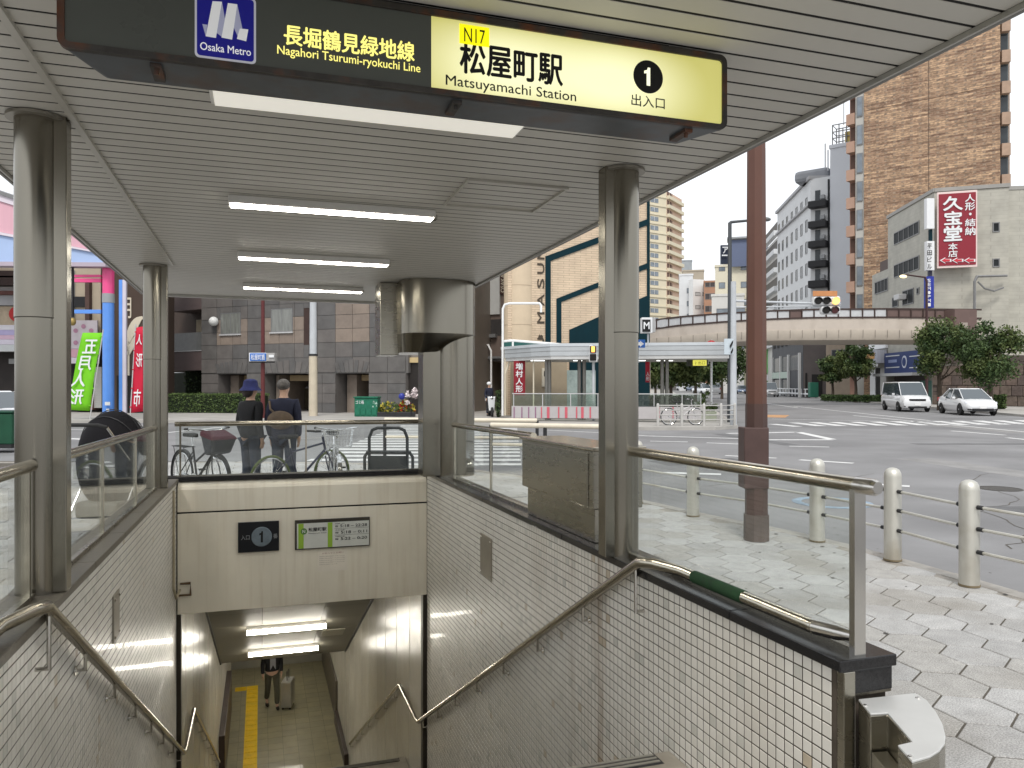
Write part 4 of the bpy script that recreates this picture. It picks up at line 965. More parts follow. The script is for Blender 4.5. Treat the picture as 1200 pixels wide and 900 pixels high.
MB().ball((0,-.05,1.49), .085,.075,.085).build('hair', mat('dark_hair',(.03,.022,.02),.6,0,.3,30,.3,80), t, True)
place(t, C(-3.66,10.75,.004), (.55,.83))
t, k = person('person with grey hair and a brown shoulder bag waiting behind the glass', 1.66, M_navy, M_denim, M_shoe, coat=.70, hair=M_hairg)
q = MB(); q.ball((.02,-.17,1.10), .19,.07,.13, 16, 10); bg_ = q.build('shoulder_bag', mat('brown_leather',(.11,.075,.045),.6,0,.3,9,.2,30), t, True)
MB().tube([(-.17,-.09,1.36),(-.13,-.15,1.25),(.0,-.19,1.15)], .014, 6).build('strap', mat('brown_leather',(.11,.075,.045)), bg_)
place(t, C(-3.18,10.7,.004), (.1,1))
M_olive = mat('olive_cloth', (.075,.072,.05), .85, 0, .2, 8)
t, k = person('person walking with a silver suitcase on the lowest floor of the passage', 1.74, M_blackc, M_olive, M_shoe, arms=((.10,.10,.86),(.2,.02,.84)), stride=.16, coat=.92, hair=MATS['dark_hair'])
t.location = S(.27,20.8,-8.05); t.rotation_euler.z = pi+.15
MB().box(-.07*1,.07,.118,.126,1.0,1.42).build('shirt_front', mat('grey_shirt',(.2,.2,.21),.8,0,.1,9), t, bevel=.003)
t = thing('suitcase', 'silver hard shell suitcase pulled beside the walking person', 'suitcase', (0,0,0))
M_sil = mat('silver_shell', (.45,.44,.41), .3, .7, .1, 4)
MB().box(-.21,.21,-.13,.13,.05,.72).build('shell', M_sil, t, bevel=.03)
for y_ in (-.135,.128):
    for x_ in (-.12,0,.12): MB().box(x_-.012,x_+.012,y_,y_+.008,.10,.68).build('rib', M_steelL, t)
MB().tube([(-.1,0,.72),(-.1,0,.95),(.1,0,.95),(.1,0,.72)], .011, 8).build('pull_handle', M_dark, t, True)
for x_ in (-.16,.16):
    for y_ in (-.09,.09): MB().rev([(.025,-.012),(.025,.012)], (x_,y_,.026), 12, (1,0,0)).build('wheel', M_rubber, t)
t.location = S(.66,20.7,-8.05); t.rotation_euler.z = radians(75)
# ================================================================ BICYCLES
def wheel(par, c, r=.325, tm=M_tyre, spokes=24):
    w_ = MB().tube([(c[0], c[1]+r*cos(2*pi*i/36), c[2]+r*sin(2*pi*i/36)) for i in range(36)], .017, 8, True).build('wheel', tm, par, True)
    MB().tube([(c[0], c[1]+(r-.025)*cos(2*pi*i/36), c[2]+(r-.025)*sin(2*pi*i/36)) for i in range(36)], .011, 6, True).build('rim', M_chrome, w_, True)
    q = MB()
    for i in range(spokes):
        a = 2*pi*i/spokes; q.tube([(c[0]+.02*(-1)**i, c[1], c[2]),(c[0], c[1]+(r-.03)*cos(a), c[2]+(r-.03)*sin(a))], .0018, 4)
    stuff(q.build('spokes', M_chrome, w_)); MB().tube([(c[0]-.045,c[1],c[2]),(c[0]+.045,c[1],c[2])], .018, 10).build('hub', M_chrome, w_, True)
def bicycle(label, fm, basket='wire', rack=True, fender=True, step=True, swept=True, tm=M_tyre):
    """rides towards +y, wheel contact z=0"""
    t = thing('bicycle', label, 'bicycle', (0,0,0)); r = .325; R_ = (0,-.52,r); Fw = (0,.56,r)
    wheel(t, R_, r, tm); wheel(t, Fw, r, tm)
    bb = (0,-.06,.29); st_ = (0,-.19,.74); hd = (0,.40,.80); hb = (0,.43,.68)
    q = MB()
    q.tube([bb,st_], .015, 8); q.tube([bb,hb], .017, 8); q.tube([(0,-.13,.52),(0,.38,.76)] if step else [(0,-.17,.68),(0,.41,.77)], .015, 8); q.tube([hb,hd,(0,.385,.86)], .018, 8)
    for s_ in (-1,1):
        q.tube([(s_*.01,-.06,.29),(s_*.05,-.52,r)], .009, 6); q.tube([(s_*.01,-.17,.66),(s_*.05,-.52,r)], .008, 6); q.tube([(s_*.02,.44,.66),(s_*.05,.50,.5),(s_*.05,.56,r)], .010, 6)
    q.build('frame', fm, t, True)
    MB().tube([(0,-.19,.74),(0,-.21,.86)], .012, 8).build('seat_post', M_chrome, t, True)
    q = MB(); q.slab([(-.085,-.34,.87),(.085,-.34,.87),(.07,-.20,.87),(.02,-.06,.865),(-.02,-.06,.865),(-.07,-.20,.87)], (0,0,.05)); q.build('saddle', M_rubber, t, bevel=.015)
    hbz = 1.0 if swept else .93
    pth = [(-.28,.20,hbz),(-.27,.33,hbz+.01),(-.12,.42,hbz-.01),(0,.40,hbz-.03),(.12,.42,hbz-.01),(.27,.33,hbz+.01),(.28,.20,hbz)] if swept else [(-.30,.36,hbz),(0,.42,hbz),(.30,.36,hbz)]
    h_ = MB().tube(pth, .011, 8).build('handlebar', M_chrome, t, True); MB().tube([(0,.385,.84),(0,.39,hbz-.02)], .012, 8).build('stem', M_chrome, h_, True)
    for s_ in (-1,1):
        a, b = (Vector(pth[0]), Vector(pth[1])) if s_ < 0 else (Vector(pth[-1]), Vector(pth[-2]))
        MB().tube([a, a+(b-a)*.8], .016, 8).build('grip', M_rubber, h_, True)
        MB().tube([a+(b-a)*.9+Vector((0,.02,-.01)), a+Vector((0,.045,-.03))], .005, 6).build('brake_lever', M_chrome, h_)
    if fender:
        for c, a0, a1 in ((R_, 40, 190), (Fw, 20, 150)):
            q = MB(); pts = [radians(a0+(a1-a0)*i/14) for i in range(15)]
            for rr_ in (.352,.356):
                for s_ in (-.026,.026): q.v += [Vector((s_, c[1]+rr_*cos(a), c[2]+rr_*sin(a))) for a in pts]
            for i in range(14):
                q.f += [(i,i+1,15+i+1,15+i),(30+i,45+i,45+i+1,30+i+1),(i,30+i,30+i+1,i+1),(15+i,15+i+1,45+i+1,45+i)]
            q.build('mudguard', fm if basket != 'wire' else M_chrome, t, True)
    q = MB().rev([(.09,-.004),(.09,.004)], (.045,-.06,.29), 24, (1,0,0)); cr = q.build('chainring', M_chrome, t)
    for s_ in (-1,1): MB().tube([(s_*.05,-.06,.29),(s_*.07,-.06+s_*.12,.29-s_*.12)], .009, 6).build('crank', M_chrome, cr); MB().obox((s_*.12,-.06+s_*.12,.29-s_*.12), .09,.06,.02).build('pedal', M_rubber, cr)
    if rack:
        q = MB()
        for s_ in (-1,1): q.tube([(s_*.07,-.28,.72),(s_*.07,-.72,.72)], .006, 6); q.tube([(s_*.07,-.66,.72),(s_*.06,-.53,.34)], .005, 6)
        for y_ in (-.32,-.42,-.52,-.62,-.72): q.tube([(-.07,y_,.72),(.07,y_,.72)], .005, 6)
        stuff(q.build('rack', M_chrome if basket == 'wire' else M_dark, t))
    MB().tube([(.05,-.50,.30),(.12,-.46,.01)], .008, 6).build('kickstand', M_chrome, t)
    if basket == 'wire':
        q = MB()
        for z, e in ((.76,-.04),(.85,-.02),(.93,-.01),(1.0,0)):
            q.tube([(-.19-e,.47,z),(.19+e,.47,z),(.19+e,.76+e,z),(-.19-e,.76+e,z)], .0035, 5, True)
        for i in range(9):
            x_ = -.19+.0475*i; q.tube([(x_*.8,.72,.76),(x_,.76,1.0)], .0025, 4); q.tube([(x_*.8,.47,.76),(x_,.47,1.0)], .0025, 4); q.tube([(x_*.8,.47,.76),(x_*.8,.72,.76)], .0025, 4)
        for i in range(6):
            y_ = .49+.05*i
            for s_ in (-1,1): q.tube([(s_*.155,y_,.76),(s_*.19,y_,1.0)], .0025, 4)
        stuff(q.build('wire_basket', M_chrome, t))
    elif basket == 'bag':
        q = MB(); q.add([(-.13,.45,.66),(.13,.45,.66),(.13,.68,.69),(-.13,.68,.69),(-.18,.42,.95),(.18,.42,.95),(.18,.76,.90),(-.18,.76,.90)], [(3,2,1,0),(4,5,6,7),(0,1,5,4),(1,2,6,5),(2,3,7,6),(3,0,4,7)])
        b_ = q.build('covered_basket', mat('grey_cover_cloth',(.055,.058,.065),.8,0,.2,9,.3,30), t, bevel=.03)
        q = MB(); q.add([(-.185,.415,.915),(.185,.415,.915),(.185,.77,.87),(-.185,.77,.87),(-.175,.42,.99),(.175,.42,.99),(.15,.75,.92),(-.15,.75,.92)], [(3,2,1,0),(4,5,6,7),(0,1,5,4),(1,2,6,5),(2,3,7,6),(3,0,4,7)])
        q.build('cover_lid', mat('maroon_cloth',(.08,.018,.028),.8,0,.2,9), b_, bevel=.02)
    MB().ball((0,.50,.62), .035,.05,.035).build('headlight', M_chrome, t, True)
    return t
t = bicycle('bicycle with a grey and maroon covered basket parked at the left behind the glass', M_dark, 'bag'); place(t, C(-4.28,10.5,.0), (.72,-.69))
t = bicycle('dark sports bicycle with green tyre parked between the persons and the white one', mat('dark_blue_paint',(.02,.025,.06),.3,0,.1,5), None, False, False, False, False, mat('green_tyre',(.10,.13,.04),.8,0,.1,9)); place(t, C(-2.88,10.5,.0), (.55,.83))
t = bicycle('silver city bicycle with a large wire basket seen from its front behind the glass', mat('silver_paint',(.5,.5,.5),.3,.5,.05,5), 'wire'); place(t, C(-2.48,10.75,.0), (.30,-.95))
# folding platform cart
t = thing('hand_cart', 'dark tubular hand cart parked at the right end behind the glass', 'cart', (0,0,0)); M_cart = mat('cart_grey', (.045,.05,.055), .5, .2, .15, 8)
MB().tube([(-.26,0,.05),(-.26,0,.88),(-.22,0,.98),(-.15,0,1.01),(.15,0,1.01),(.22,0,.98),(.26,0,.88),(.26,0,.05)], .021, 10).build('upright_frame', M_cart, t, True)
MB().tube([(-.33,.02,.15),(-.33,.02,.62),(-.29,.02,.68),(.29,.02,.68),(.33,.02,.62),(.33,.02,.15)], .021, 10).build('lower_frame', M_cart, t, True)
MB().box(-.25,.25,-.03,.0,.40,.64).build('back_panel', M_cart, t, bevel=.01); MB().box(-.36,.36,-.08,.5,.14,.20).build('platform', M_cart, t, bevel=.02)
for x_ in (-.28,.28):
    for y_ in (0,.42): MB().rev([(.07,-.02),(.07,.02)], (x_,y_,.072), 16, (1,0,0)).build('wheel', M_rubber, t)
place(t, C(-1.66,10.3,.0), (.1,1))
# ================================================================ CARS
def car(label, L_=4.5, W_=1.74, H_=1.47, kind='sedan', col=None, group=None):
    """front towards +y, wheels on z=0; lofted body"""
    t = thing('parked_car' if False else 'car', label, 'car', (0,0,0), group); m_ = col
    if kind == 'sedan': st_ = [(-.5,.62,.95,.80),(-.485,.30,.98,.90),(-.40,.24,.99,.98),(-.25,.22,.97,1.0),(0,.20,.93,1.0),(.18,.20,.93,1.0),(.30,.21,.90,.99),(.42,.22,.78,.95),(.485,.28,.66,.82),(.5,.42,.58,.70)]
    else: st_ = [(-.5,.45,1.05,.88),(-.49,.28,1.08,.95),(-.38,.24,1.08,1.0),(-.2,.22,1.08,1.0),(.05,.20,1.07,1.0),(.24,.20,1.05,1.0),(.34,.21,1.02,.99),(.44,.22,.95,.96),(.49,.26,.82,.88),(.5,.40,.68,.80)]
    q = MB(); nsec = 12
    for y_, zb, zt, wf in st_:
        hw = W_/2*wf; 
        ring = [(-.86,0),(-.97,.18),(-1,.5),(-.97,.8),(-.86,1),(-.4,1.03),(.4,1.03),(.86,1),(.97,.8),(1,.5),(.97,.18),(.86,0)]
        for a, b in ring: q.v.append(Vector((a*hw, y_*L_, zb+(zt-zb)*b)))
    for i in range(len(st_)-1):
        for j in range(nsec): q.f.append((i*nsec+j,i*nsec+(j+1)%nsec,(i+1)*nsec+(j+1)%nsec,(i+1)*nsec+j))
    q.f.append(tuple(range(nsec-1,-1,-1))); q.f.append(tuple((len(st_)-1)*nsec+j for j in range(nsec)))
    b_ = q.build('body', m_, t, True)
    zb = .92 if kind == 'sedan' else 1.04
    # greenhouse: (y, z, halfwidth) bottom and roof outlines
    if kind == 'sedan': bot = [(-.44,.80),(-.2,.93),(.14,.93),(.34,.82)]; top = [(-.22,.62),(-.12,.70),(.0,.70),(.10,.64)]
    else: bot = [(-.49,.90),(-.2,.95),(.14,.95),(.37,.86)]; top = [(-.46,.80),(-.2,.83),(.04,.83),(.20,.76)]
    def house(name, mm, s_b, s_t, z0, z1, par, infl=0):
        q = MB(); n_ = len(s_b)
        for lst, z in ((s_b,z0),(s_t,z1)):
            for y_, wf in lst: q.v.append(Vector((-W_/2*wf-infl, y_*L_, z)))
            for y_, wf in lst[::-1]: q.v.append(Vector((W_/2*wf+infl, y_*L_, z)))
        m2 = 2*n_; q.f += [tuple(range(m2-1,-1,-1)), tuple(range(m2,2*m2))]+[(i,(i+1)%m2,m2+(i+1)%m2,m2+i) for i in range(m2)]
        return q.build(name, mm, par, bevel=.03)
    M_cg = mat('car_glass', (.05,.065,.075), .05, 0, 0, spec=.9)
    house('windows', M_cg, bot, top, zb-.06, H_-.045, t)
    house('roof', m_, [(y_*1.0, wf*.99) for y_, wf in top], [(y_*.9, wf*.85) for y_, wf in top], H_-.05, H_, t)
    # pillars over the glass
    def pil(y0, w0, y1, w1, th=.05):
        for s_ in (-1,1): 
            a = Vector((s_*(W_/2*w0+.004), y0*L_, zb-.04)); c = Vector((s_*(W_/2*w1+.004), y1*L_, H_-.03)); MB().tube([a,c], th*.42, 6).build('roof_pillar', m_, t, True)
    pil(bot[3][0],bot[3][1],top[3][0],top[3][1]); pil(bot[0][0],bot[0][1],top[0][0],top[0][1],.08); pil(.0,.935,-.02,.715,.03) if kind == 'sedan' else None
    # front: lamps, grille, plate, intake; mirrors
    fy = .5*L_
    M_lampg = mat('headlight_glass',(.55,.57,.6),.1,0,.2,20,spec=.8)
    zt_ = .70 if kind == 'sedan' else .86
    for s_ in (-1,1):
        q = MB(); q.slab([(s_*W_*.24,fy-.055,zt_-.10),(s_*W_*.44,fy-.24,zt_-.06),(s_*W_*.455,fy-.36,zt_+.05),(s_*W_*.26,fy-.12,zt_-.0)], (0,.035,.0)); q.build('headlight', M_lampg, t)
        mr = MB().obox((s_*(W_/2+.05),.16*L_,zb+.02), .16,.10,.12).build('mirror', m_, t, bevel=.03)
        MB().obox((s_*W_*.36,fy-.06,.34), .22,.06,.08).build('fog_lamp', M_dark, t, bevel=.01)
        q = MB().obox((s_*W_*.40,-.5*L_+.02,.82 if kind=='sedan' else .95), .2,.08,.22).build('tail_lamp', mat('tail_red',(.3,.02,.02),.2,0,0), t, bevel=.02)
        for y_ in (-.13,.045): MB().obox((s_*(W_/2-.0),y_*L_,.82 if kind=='sedan' else .95), .03,.16,.03).build('door_handle', M_chrome, t, bevel=.006)
    if kind == 'sedan': MB().obox((0,fy-.02,.33), 1.05,.06,.13).build('air_intake', M_dark, t, bevel=.02)
    else:
        MB().obox((0,fy-.03,.72), .95,.06,.16).build('grille', M_dark, t, bevel=.02); MB().obox((0,fy-.01,.30), 1.05,.06,.10).build('air_intake', M_dark, t, bevel=.02)
    MB().obox((0,fy+.012,.47), .33,.02,.165).build('number_plate', M_wht, t)
    for y_ in (-.31,.31):
        for s_ in (-1,1):
            MB().rev([(.345,-.02),(.345,.015)], (s_*(W_/2-.03),y_*L_,.33), 20, (s_,0,0)).build('wheel_arch', M_black, t)
            w_ = MB().rev([(.27,-.1),(.315,-.09),(.32,.06),(.30,.085),(.21,.085)], (s_*(W_/2-.06),y_*L_,.32), 24, (s_,0,0)).build('wheel', M_tyre, t, True)
            q = MB().rev([(.205,.0),(.205,.03),(.185,.035),(.05,.02),(.04,.045)], (s_*(W_/2-.01),y_*L_,.32), 20, (s_,0,0)); q.build('rim', mat('alloy',(.4,.4,.41),.3,.8,.2,30), w_, True)
    return t
M_cw = mat('car_white', (.72,.73,.74), .25, 0, .02, 1, coat=.8); M_cs = mat('car_silver', (.45,.46,.47), .3, .5, .02, 1, coat=.6); M_cb = mat('car_blue_grey', (.12,.16,.24), .3, .3, .02, 1, coat=.6); M_cd = mat('car_dark', (.03,.035,.04), .25, 0, 0, coat=.6)
se = car('white low hatchback car standing right of the white van', 4.5, 1.76, 1.47, 'sedan', M_cw); place(se, C(25.7,43.4,ZR+.01), (-.19,-.98))
vn = car('white van shaped car standing left of the low white car', 4.8, 1.76, 1.84, 'van', M_cw); vn['category'] = 'van'; place(vn, C(25.2,49.2,ZR+.01), (-.19,-.98))
def far_car(src, lab, u, v, col=None, hd=(.19,-.98)):
    p = gr(u, v); o = dup(src, p, label=lab); d = Vector(C(hd[0],hd[1],0)); o.rotation_euler.z = atan2(d.y,d.x)-pi/2; o['group'] = 'cars far down the avenue'; return o
sb = car('dark blue grey car stopped left of the brown pole on the avenue', 4.4, 1.72, 1.48, 'sedan', M_cb); place(sb, gr(869,461.5), (-.19,-.98)); sb['group'] = 'cars far down the avenue'
ss = car('silver van on the avenue seen under the white arrow sign', 4.6, 1.75, 1.95, 'van', M_cs); place(ss, gr(838,462), (.19,.98)); ss['group'] = 'cars far down the avenue'
far_car(vn, 'white van far down the avenue left of the silver one', 800, 457.5); far_car(sb, 'dark car far down the avenue between two white vans', 811, 458.5)
far_car(vn, 'white van just left of the potted plants on the avenue', 823, 462); far_car(ss, 'silver car emerging from behind the brown pole', 902, 465, hd=(-.19,-.98))
far_car(sb, 'small dark car farthest away on the avenue', 829, 456); far_car(se, 'small white car farthest away on the avenue', 836, 455.5)
# ================================================================ PLANTS
def leafmat(name, a, b):
    m = mat(name, a, .6, 0, .4, 3.0, spec=.3); 
    r = [n for n in m.node_tree.nodes if n.type == 'VALTORGB'][0]; r.color_ramp.elements[0].color = tuple(a)+(1,); r.color_ramp.elements[1].color = tuple(b)+(1,)
    return m
M_leaf = leafmat('leaf_green', (.018,.040,.014), (.075,.115,.035)); M_leafB = leafmat('leaf_olive', (.040,.062,.016), (.115,.145,.045)); M_leaf2 = leafmat('leaf_hedge', (.035,.065,.018), (.12,.17,.05)); M_bark = mat('bark', (.085,.065,.048), .9, 0, .3, 8, .5, 40)
def leaves(mb, c, rad, n, size, rnd, shell=.55, flat=1.0):
    for _ in range(n):
        d = Vector((rnd.gauss(0,1),rnd.gauss(0,1),rnd.gauss(0,1)*flat)).normalized()
        r = (shell+(1-shell)*rnd.random())
        p = Vector(c)+Vector((d.x*rad[0],d.y*rad[1],d.z*rad[2]))*r
        a = Vector((rnd.gauss(0,1),rnd.gauss(0,1),rnd.gauss(0,1))).normalized(); b = a.cross(Vector((rnd.gauss(0,1),rnd.gauss(0,1),rnd.gauss(0,1)))).normalized()
        s_ = size*rnd.uniform(.6,1.35)
        mb.add([p-a*s_*.5, p-b*s_*.28, p+a*s_*.5, p+b*s_*.28], [(0,1,2,3)])
def tree(label, u, cz, z0, ztop, rad, seed, n=11000, size=.20, m_=None, zc=None):
    rnd = random.Random(seed); p = C((u-600)/F*cz, cz, z0); t = thing('street_tree', label, 'tree', p, 'street trees along the avenue')
    h = ztop-z0; zc0 = z0+h*.36 if zc is None else zc; ch = (ztop-zc0)/2
    q = MB(); q.tube([p-Vector((0,0,.3)), p+Vector((.03,.02,h*.2)), p+Vector((-.04,.03,h*.4)), p+Vector((.02,0,h*.62))], [.17,.13,.11,.06], 10)
    q.build('trunk', M_bark, t, True)
    for i in range(7):
        a = rnd.uniform(0,2*pi); z_ = h*rnd.uniform(.28,.5)
        e = p+Vector((cos(a)*rad*.65, sin(a)*rad*.65, min(h*.85, z_+h*rnd.uniform(.15,.35)))); s_ = p+Vector((0,0,z_)); md = (s_+e)/2+Vector((0,0,-.1))
        MB().tube([s_,md,e], [.06,.04,.015], 6).build('limb', M_bark, t, True)
    q = MB(); qb = MB(); cl = []
    for i in range(34):
        a = rnd.uniform(0,2*pi); rr_ = rad*sqrt(rnd.random())*.78; zz = zc0+ch*(1+rnd.uniform(-.82,.82)*(1-.45*(rr_/rad))); cl.append((p.x+cos(a)*rr_, p.y+sin(a)*rr_, zz))
    for c_ in cl:
        k_ = rnd.uniform(.26,.45); leaves(q if rnd.random() < .55 else qb, c_, (rad*k_,rad*k_,ch*k_*.85), n//34, size, rnd, .2)
    stuff(q.build('crown', m_ or M_leaf, t)); stuff(qb.build('crown', M_leafB, t)); return t
tree('bushy street tree beside the blue shop sign behind the white van', 1101, 50, 0, 6.3, 1.75, 1, zc=1.9)
tree('widest street tree at the right edge behind the low white car', 1161, 47, 0, 5.6, 2.0, 2, zc=1.1)
tree('small street tree under the footbridge left of the rounder one', 976, 78, 0, 4.6, 1.6, 3, 6000, .27)
tree('round street tree under the footbridge in front of the tan building', 1003, 72, 0, 5.6, 1.75, 4, 7000, .26)
for i, (u, cz, zt, r, lb) in enumerate(((786,62,6.0,3.0,'leafy tree behind the second exit nearest its lit yellow sign'),(815,75,7.2,3.2,'leafy tree behind the second exit under the round red sign'),(846,88,9.2,3.2,'tall leafy tree on the avenue left of the signal pole'),(768,90,7,3.5,'leafy tree farther behind the second exit at its left'))):
    tree(lb, u, cz, 0, zt, r, 10+i, 9500, .36, zc=1.1)
def bush(name, label, cat, pts, w_, z0, z1, seed, dens=330, size=.07, m_=None, grp=None):
    rnd = random.Random(seed); a, b = Vector(pts[0]), Vector(pts[1]); L_ = (b-a).length; t = thing(name, label, cat, ((a+b)/2).to_3d() if False else (*((a+b)/2),z0), grp); q = MB()
    q.obox((*((a+b)/2),(z0+z1)/2-.03), L_-.1, w_-.12, z1-z0-.1, atan2((b-a).y,(b-a).x)); q.build('twigs', mat('hedge_core',(.012,.02,.008),.9,0,.3,6), t)
    q = MB(); d = (b-a).normalized(); n_ = Vector((-d.y,d.x)); vol = int(L_*dens)
    for _ in range(vol):
        s_ = rnd.random()*L_; o = rnd.uniform(-1,1)*w_/2; z = rnd.uniform(z0,z1)
        k_ = rnd.random()
        if k_ < .45: z = z1-abs(rnd.gauss(0,.05))+.03*sin(s_*5)
        elif k_ < .9: o = w_/2*(1 if rnd.random() < .3 else -1)+rnd.gauss(0,.03)
        c = a+d*s_+n_*o; leaves(q, (c.x,c.y,z), (.03,.03,.03), 1, size, rnd)
    stuff(q.build('foliage', m_ or M_leaf2, t)); return t
# ================================================================ BUILDINGS
def bldg(label, fac, top_z, depth, m_, name='building', cat='building', roof=None, wall='wall', z0=-.1):
    t = thing(name, label, cat, fac.pt(fac.L/2,0,0))
    q = MB(); fac.box(q, 0, fac.L, z0, top_z, -depth, 0); 
    q.build(wall, m_, t)
    q = MB(); fac.box(q, -.12, fac.L+.12, top_z+.003, top_z+.45, -depth-.12, .12); q.build('roof', roof or m_, t)
    return t
def rowwin(fac, t, us, z0, dzs, n, w_, h_, fm, pm, bars=0, base=0, fw=.08, kind=None, sub=True):
    """grid of windows at offsets us along the wall, n storeys"""
    if sub:
        for k in range(n):
            for a in us: window(fac, a, a+w_, z0+k*dzs, z0+k*dzs+h_, t, fm, pm, fw, bars)
    else:
        q = MB(); p = MB()
        for k in range(n):
            for a in us:
                z = z0+k*dzs; fac.box(p, a+.05,a+w_-.05,z+.05,z+h_-.05,0,.02)
                for b in ((a,a+fw,z,z+h_),(a+w_-fw,a+w_,z,z+h_),(a+fw,a+w_-fw,z,z+fw),(a+fw,a+w_-fw,z+h_-fw,z+h_)): fac.box(q,*b,-.02,.07)
        f = stuff(q.build('window_frames', fm, t)); stuff(p.build('panes', pm, t))
M_frm = mat('window_frame_grey', (.20,.20,.20), .4, .3, .1, 5); M_frl = mat('window_frame_light', (.5,.5,.5), .4, .2, .05, 5)
# ---- brown granite building across the street
M_g1 = [mat('granite_grey_%d' % i, c, .42, 0, .18, 1.5, .05, 60, dirt=((.09,.085,.08),.4,1.2,(1,1,.4))) for i, c in enumerate(((.125,.118,.112),(.14,.128,.12),(.112,.108,.105)))]
M_g2 = [mat('granite_tan_%d' % i, c, .45, 0, .15, 2, .05, 60) for i, c in enumerate(((.235,.19,.155),(.215,.175,.145)))]
fb = Fac(236, 46.0, 478, 40.5)
t = thing('granite_building', 'building clad in brown grey granite panels across the street', 'building', fb.pt(fb.L/2,0))
z = lambda u, v: fb.sz(u, v)[1]; A = lambda u: fb.s(u)[0]
ZT = 18.0; zo = z(330,437)
# body split round the ground openings
q = MB(); fb.box(q, 0, fb.L, zo-.05, ZT, -12, -.04); q.build('wall', M_g1[0], t)
op = [(255,289),(309,362),(393,432)]
piers = [(236,255.5),(289,309),(362,393),(432,475.5)]
for a, b in piers:
    q = MB(); fb.box(q, A(a), A(b), -.1, zo-.055, -9, -.04); q.build('pier', M_g1[1], t)
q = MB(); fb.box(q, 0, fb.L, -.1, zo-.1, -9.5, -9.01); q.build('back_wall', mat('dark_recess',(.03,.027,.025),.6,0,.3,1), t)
for (a, b), w_ in zip(op, (12,6,14)):          # inner reveal piers of tan stone
    q = MB(); fb.box(q, A(a)+.15, A(a)+A(a+w_)-A(a), -.1, zo-.11, -4, -.9); q.build('reveal', M_g2[0], t)
    q = MB(); fb.box(q, A(a)+.9, A(b)-.05, zo-.45, zo-.12, -3, -1.2); q.build('ceiling_strip', mat('warm_soffit',(.30,.22,.12),.5,0,.1,2), t)
q = MB(); 
for k in range(3): fb.box(q, A(415), A(425), zo-1.0-k*.55, zo-.9-k*.55, -6, -5.9)
q.build('inner_lamp', mat('inner_lamp',(.5,.5,.5),.5,0,0,emit=.6,ecol=(.9,.9,.9)), t)
q = MB(); fb.box(q, A(331), A(333), 0.1, zo-.3, -3.0, -2.9); fb.box(q, A(346), A(347), .1, zo-.3, -3.0,-2.9); fb.box(q, A(320),A(362),zo-.9,zo-.8,-3.0,-2.9); q.build('door_frame', M_frm, t)
q = MB(); fb.box(q, A(318), A(362), .1, zo-.9, -3.06,-3.0); q.build('glass_door', mat('brown_glass',(.05,.04,.025),.1,0,.3,1), t)
# windows as recessed boxes on the upper storey
wins = [(258.5,282,366.5,391.5),(317.5,343,361.5,389)]
def hit(a0, a1, z0, z1, boxes):
    for b in boxes:
        if a0 < b[1] and a1 > b[0] and z0 < b[3] and z1 > b[2]: return True
    return False
wb = []
for u0, u1, v0, v1 in wins:
    a0, a1 = A(u0), A(u1); zt, zb = z((u0+u1)/2, v0), z((u0+u1)/2, v1); wb.append((a0,a1,zb,zt))
    window(fb, a0, a1, zb, zt, t, M_frm, M_paneL, .05, 1, .01, M_frl)
slot = (A(356), A(362), z(359,404), z(359,361)); wb.append(slot)
q = MB(); fb.box(q, *slot, -.03, -.02); q.build('slot_recess', mat('dark_slot',(.05,.03,.025),.6,0,.2,3), t)
# panels: joints are real gaps
us = [236,254,272.5,290,309,327,345,363,372,393,413,433,454,475]
tanz = [(254,290),(309,363),(393,433)]
zr = [zo]
vs_ = [437,420,403.5,388.5,373,358,343]
zr = [z(300, v) for v in vs_]; hrow = zr[1]-zr[0]
while zr[-1] < ZT-.5: zr.append(zr[-1]+hrow)
for r in range(len(zr)-1):
    for ua, ub in zip(us[:-1], us[1:]):
        a0, a1, z0_, z1_ = A(ua)+.012, A(ub)-.012, zr[r]+.012, zr[r+1]-.012
        cells = [(a0,a1,z0_,z1_)]
        for b in wb:                           # cut the panel round an opening
            nc = []
            for c in cells:
                if c[0] < b[1] and c[1] > b[0] and c[2] < b[3] and c[3] > b[2]:
                    if c[0] < b[0]-.05: nc.append((c[0],b[0]-.01,c[2],c[3]))
                    if c[1] > b[1]+.05: nc.append((b[1]+.01,c[1],c[2],c[3]))
                    m0, m1 = max(c[0],b[0]), min(c[1],b[1])
                    if c[2] < b[2]-.05: nc.append((m0,m1,c[2],b[2]-.01))
                    if c[3] > b[3]+.05: nc.append((m0,m1,b[3]+.01,c[3]))
                else: nc.append(c)
            cells = nc
        tan = any(x <= ua and ub <= y_ for x, y_ in tanz) and (r % 3 == 2 or r % 3 == 0 and r > 0 or (r in (1,)) ) and r >= 2 and r < 5
        tan = tan or (ua == 393 or ua == 413) and 2 <= r <= 4
        for c in cells:
            q = MB(); fb.box(q, *c, -.038, random.uniform(-.004,.004)); q.build('granite_panel', random.choice(M_g2 if tan else M_g1), t)
for a, b in piers:
    n_ = max(1, round((b-a)/19)); 
    for i in range(n_):
        for r in range(4):
            h0 = (zo-.06)/4; q = MB(); fb.box(q, A(a+(b-a)*i/n_)+.012, A(a+(b-a)*(i+1)/n_)-.012, h0*r+.012, h0*(r+1)-.012, -.038, .0); q.build('granite_panel', random.choice(M_g1[1:] if r < 3 else M_g1), t)
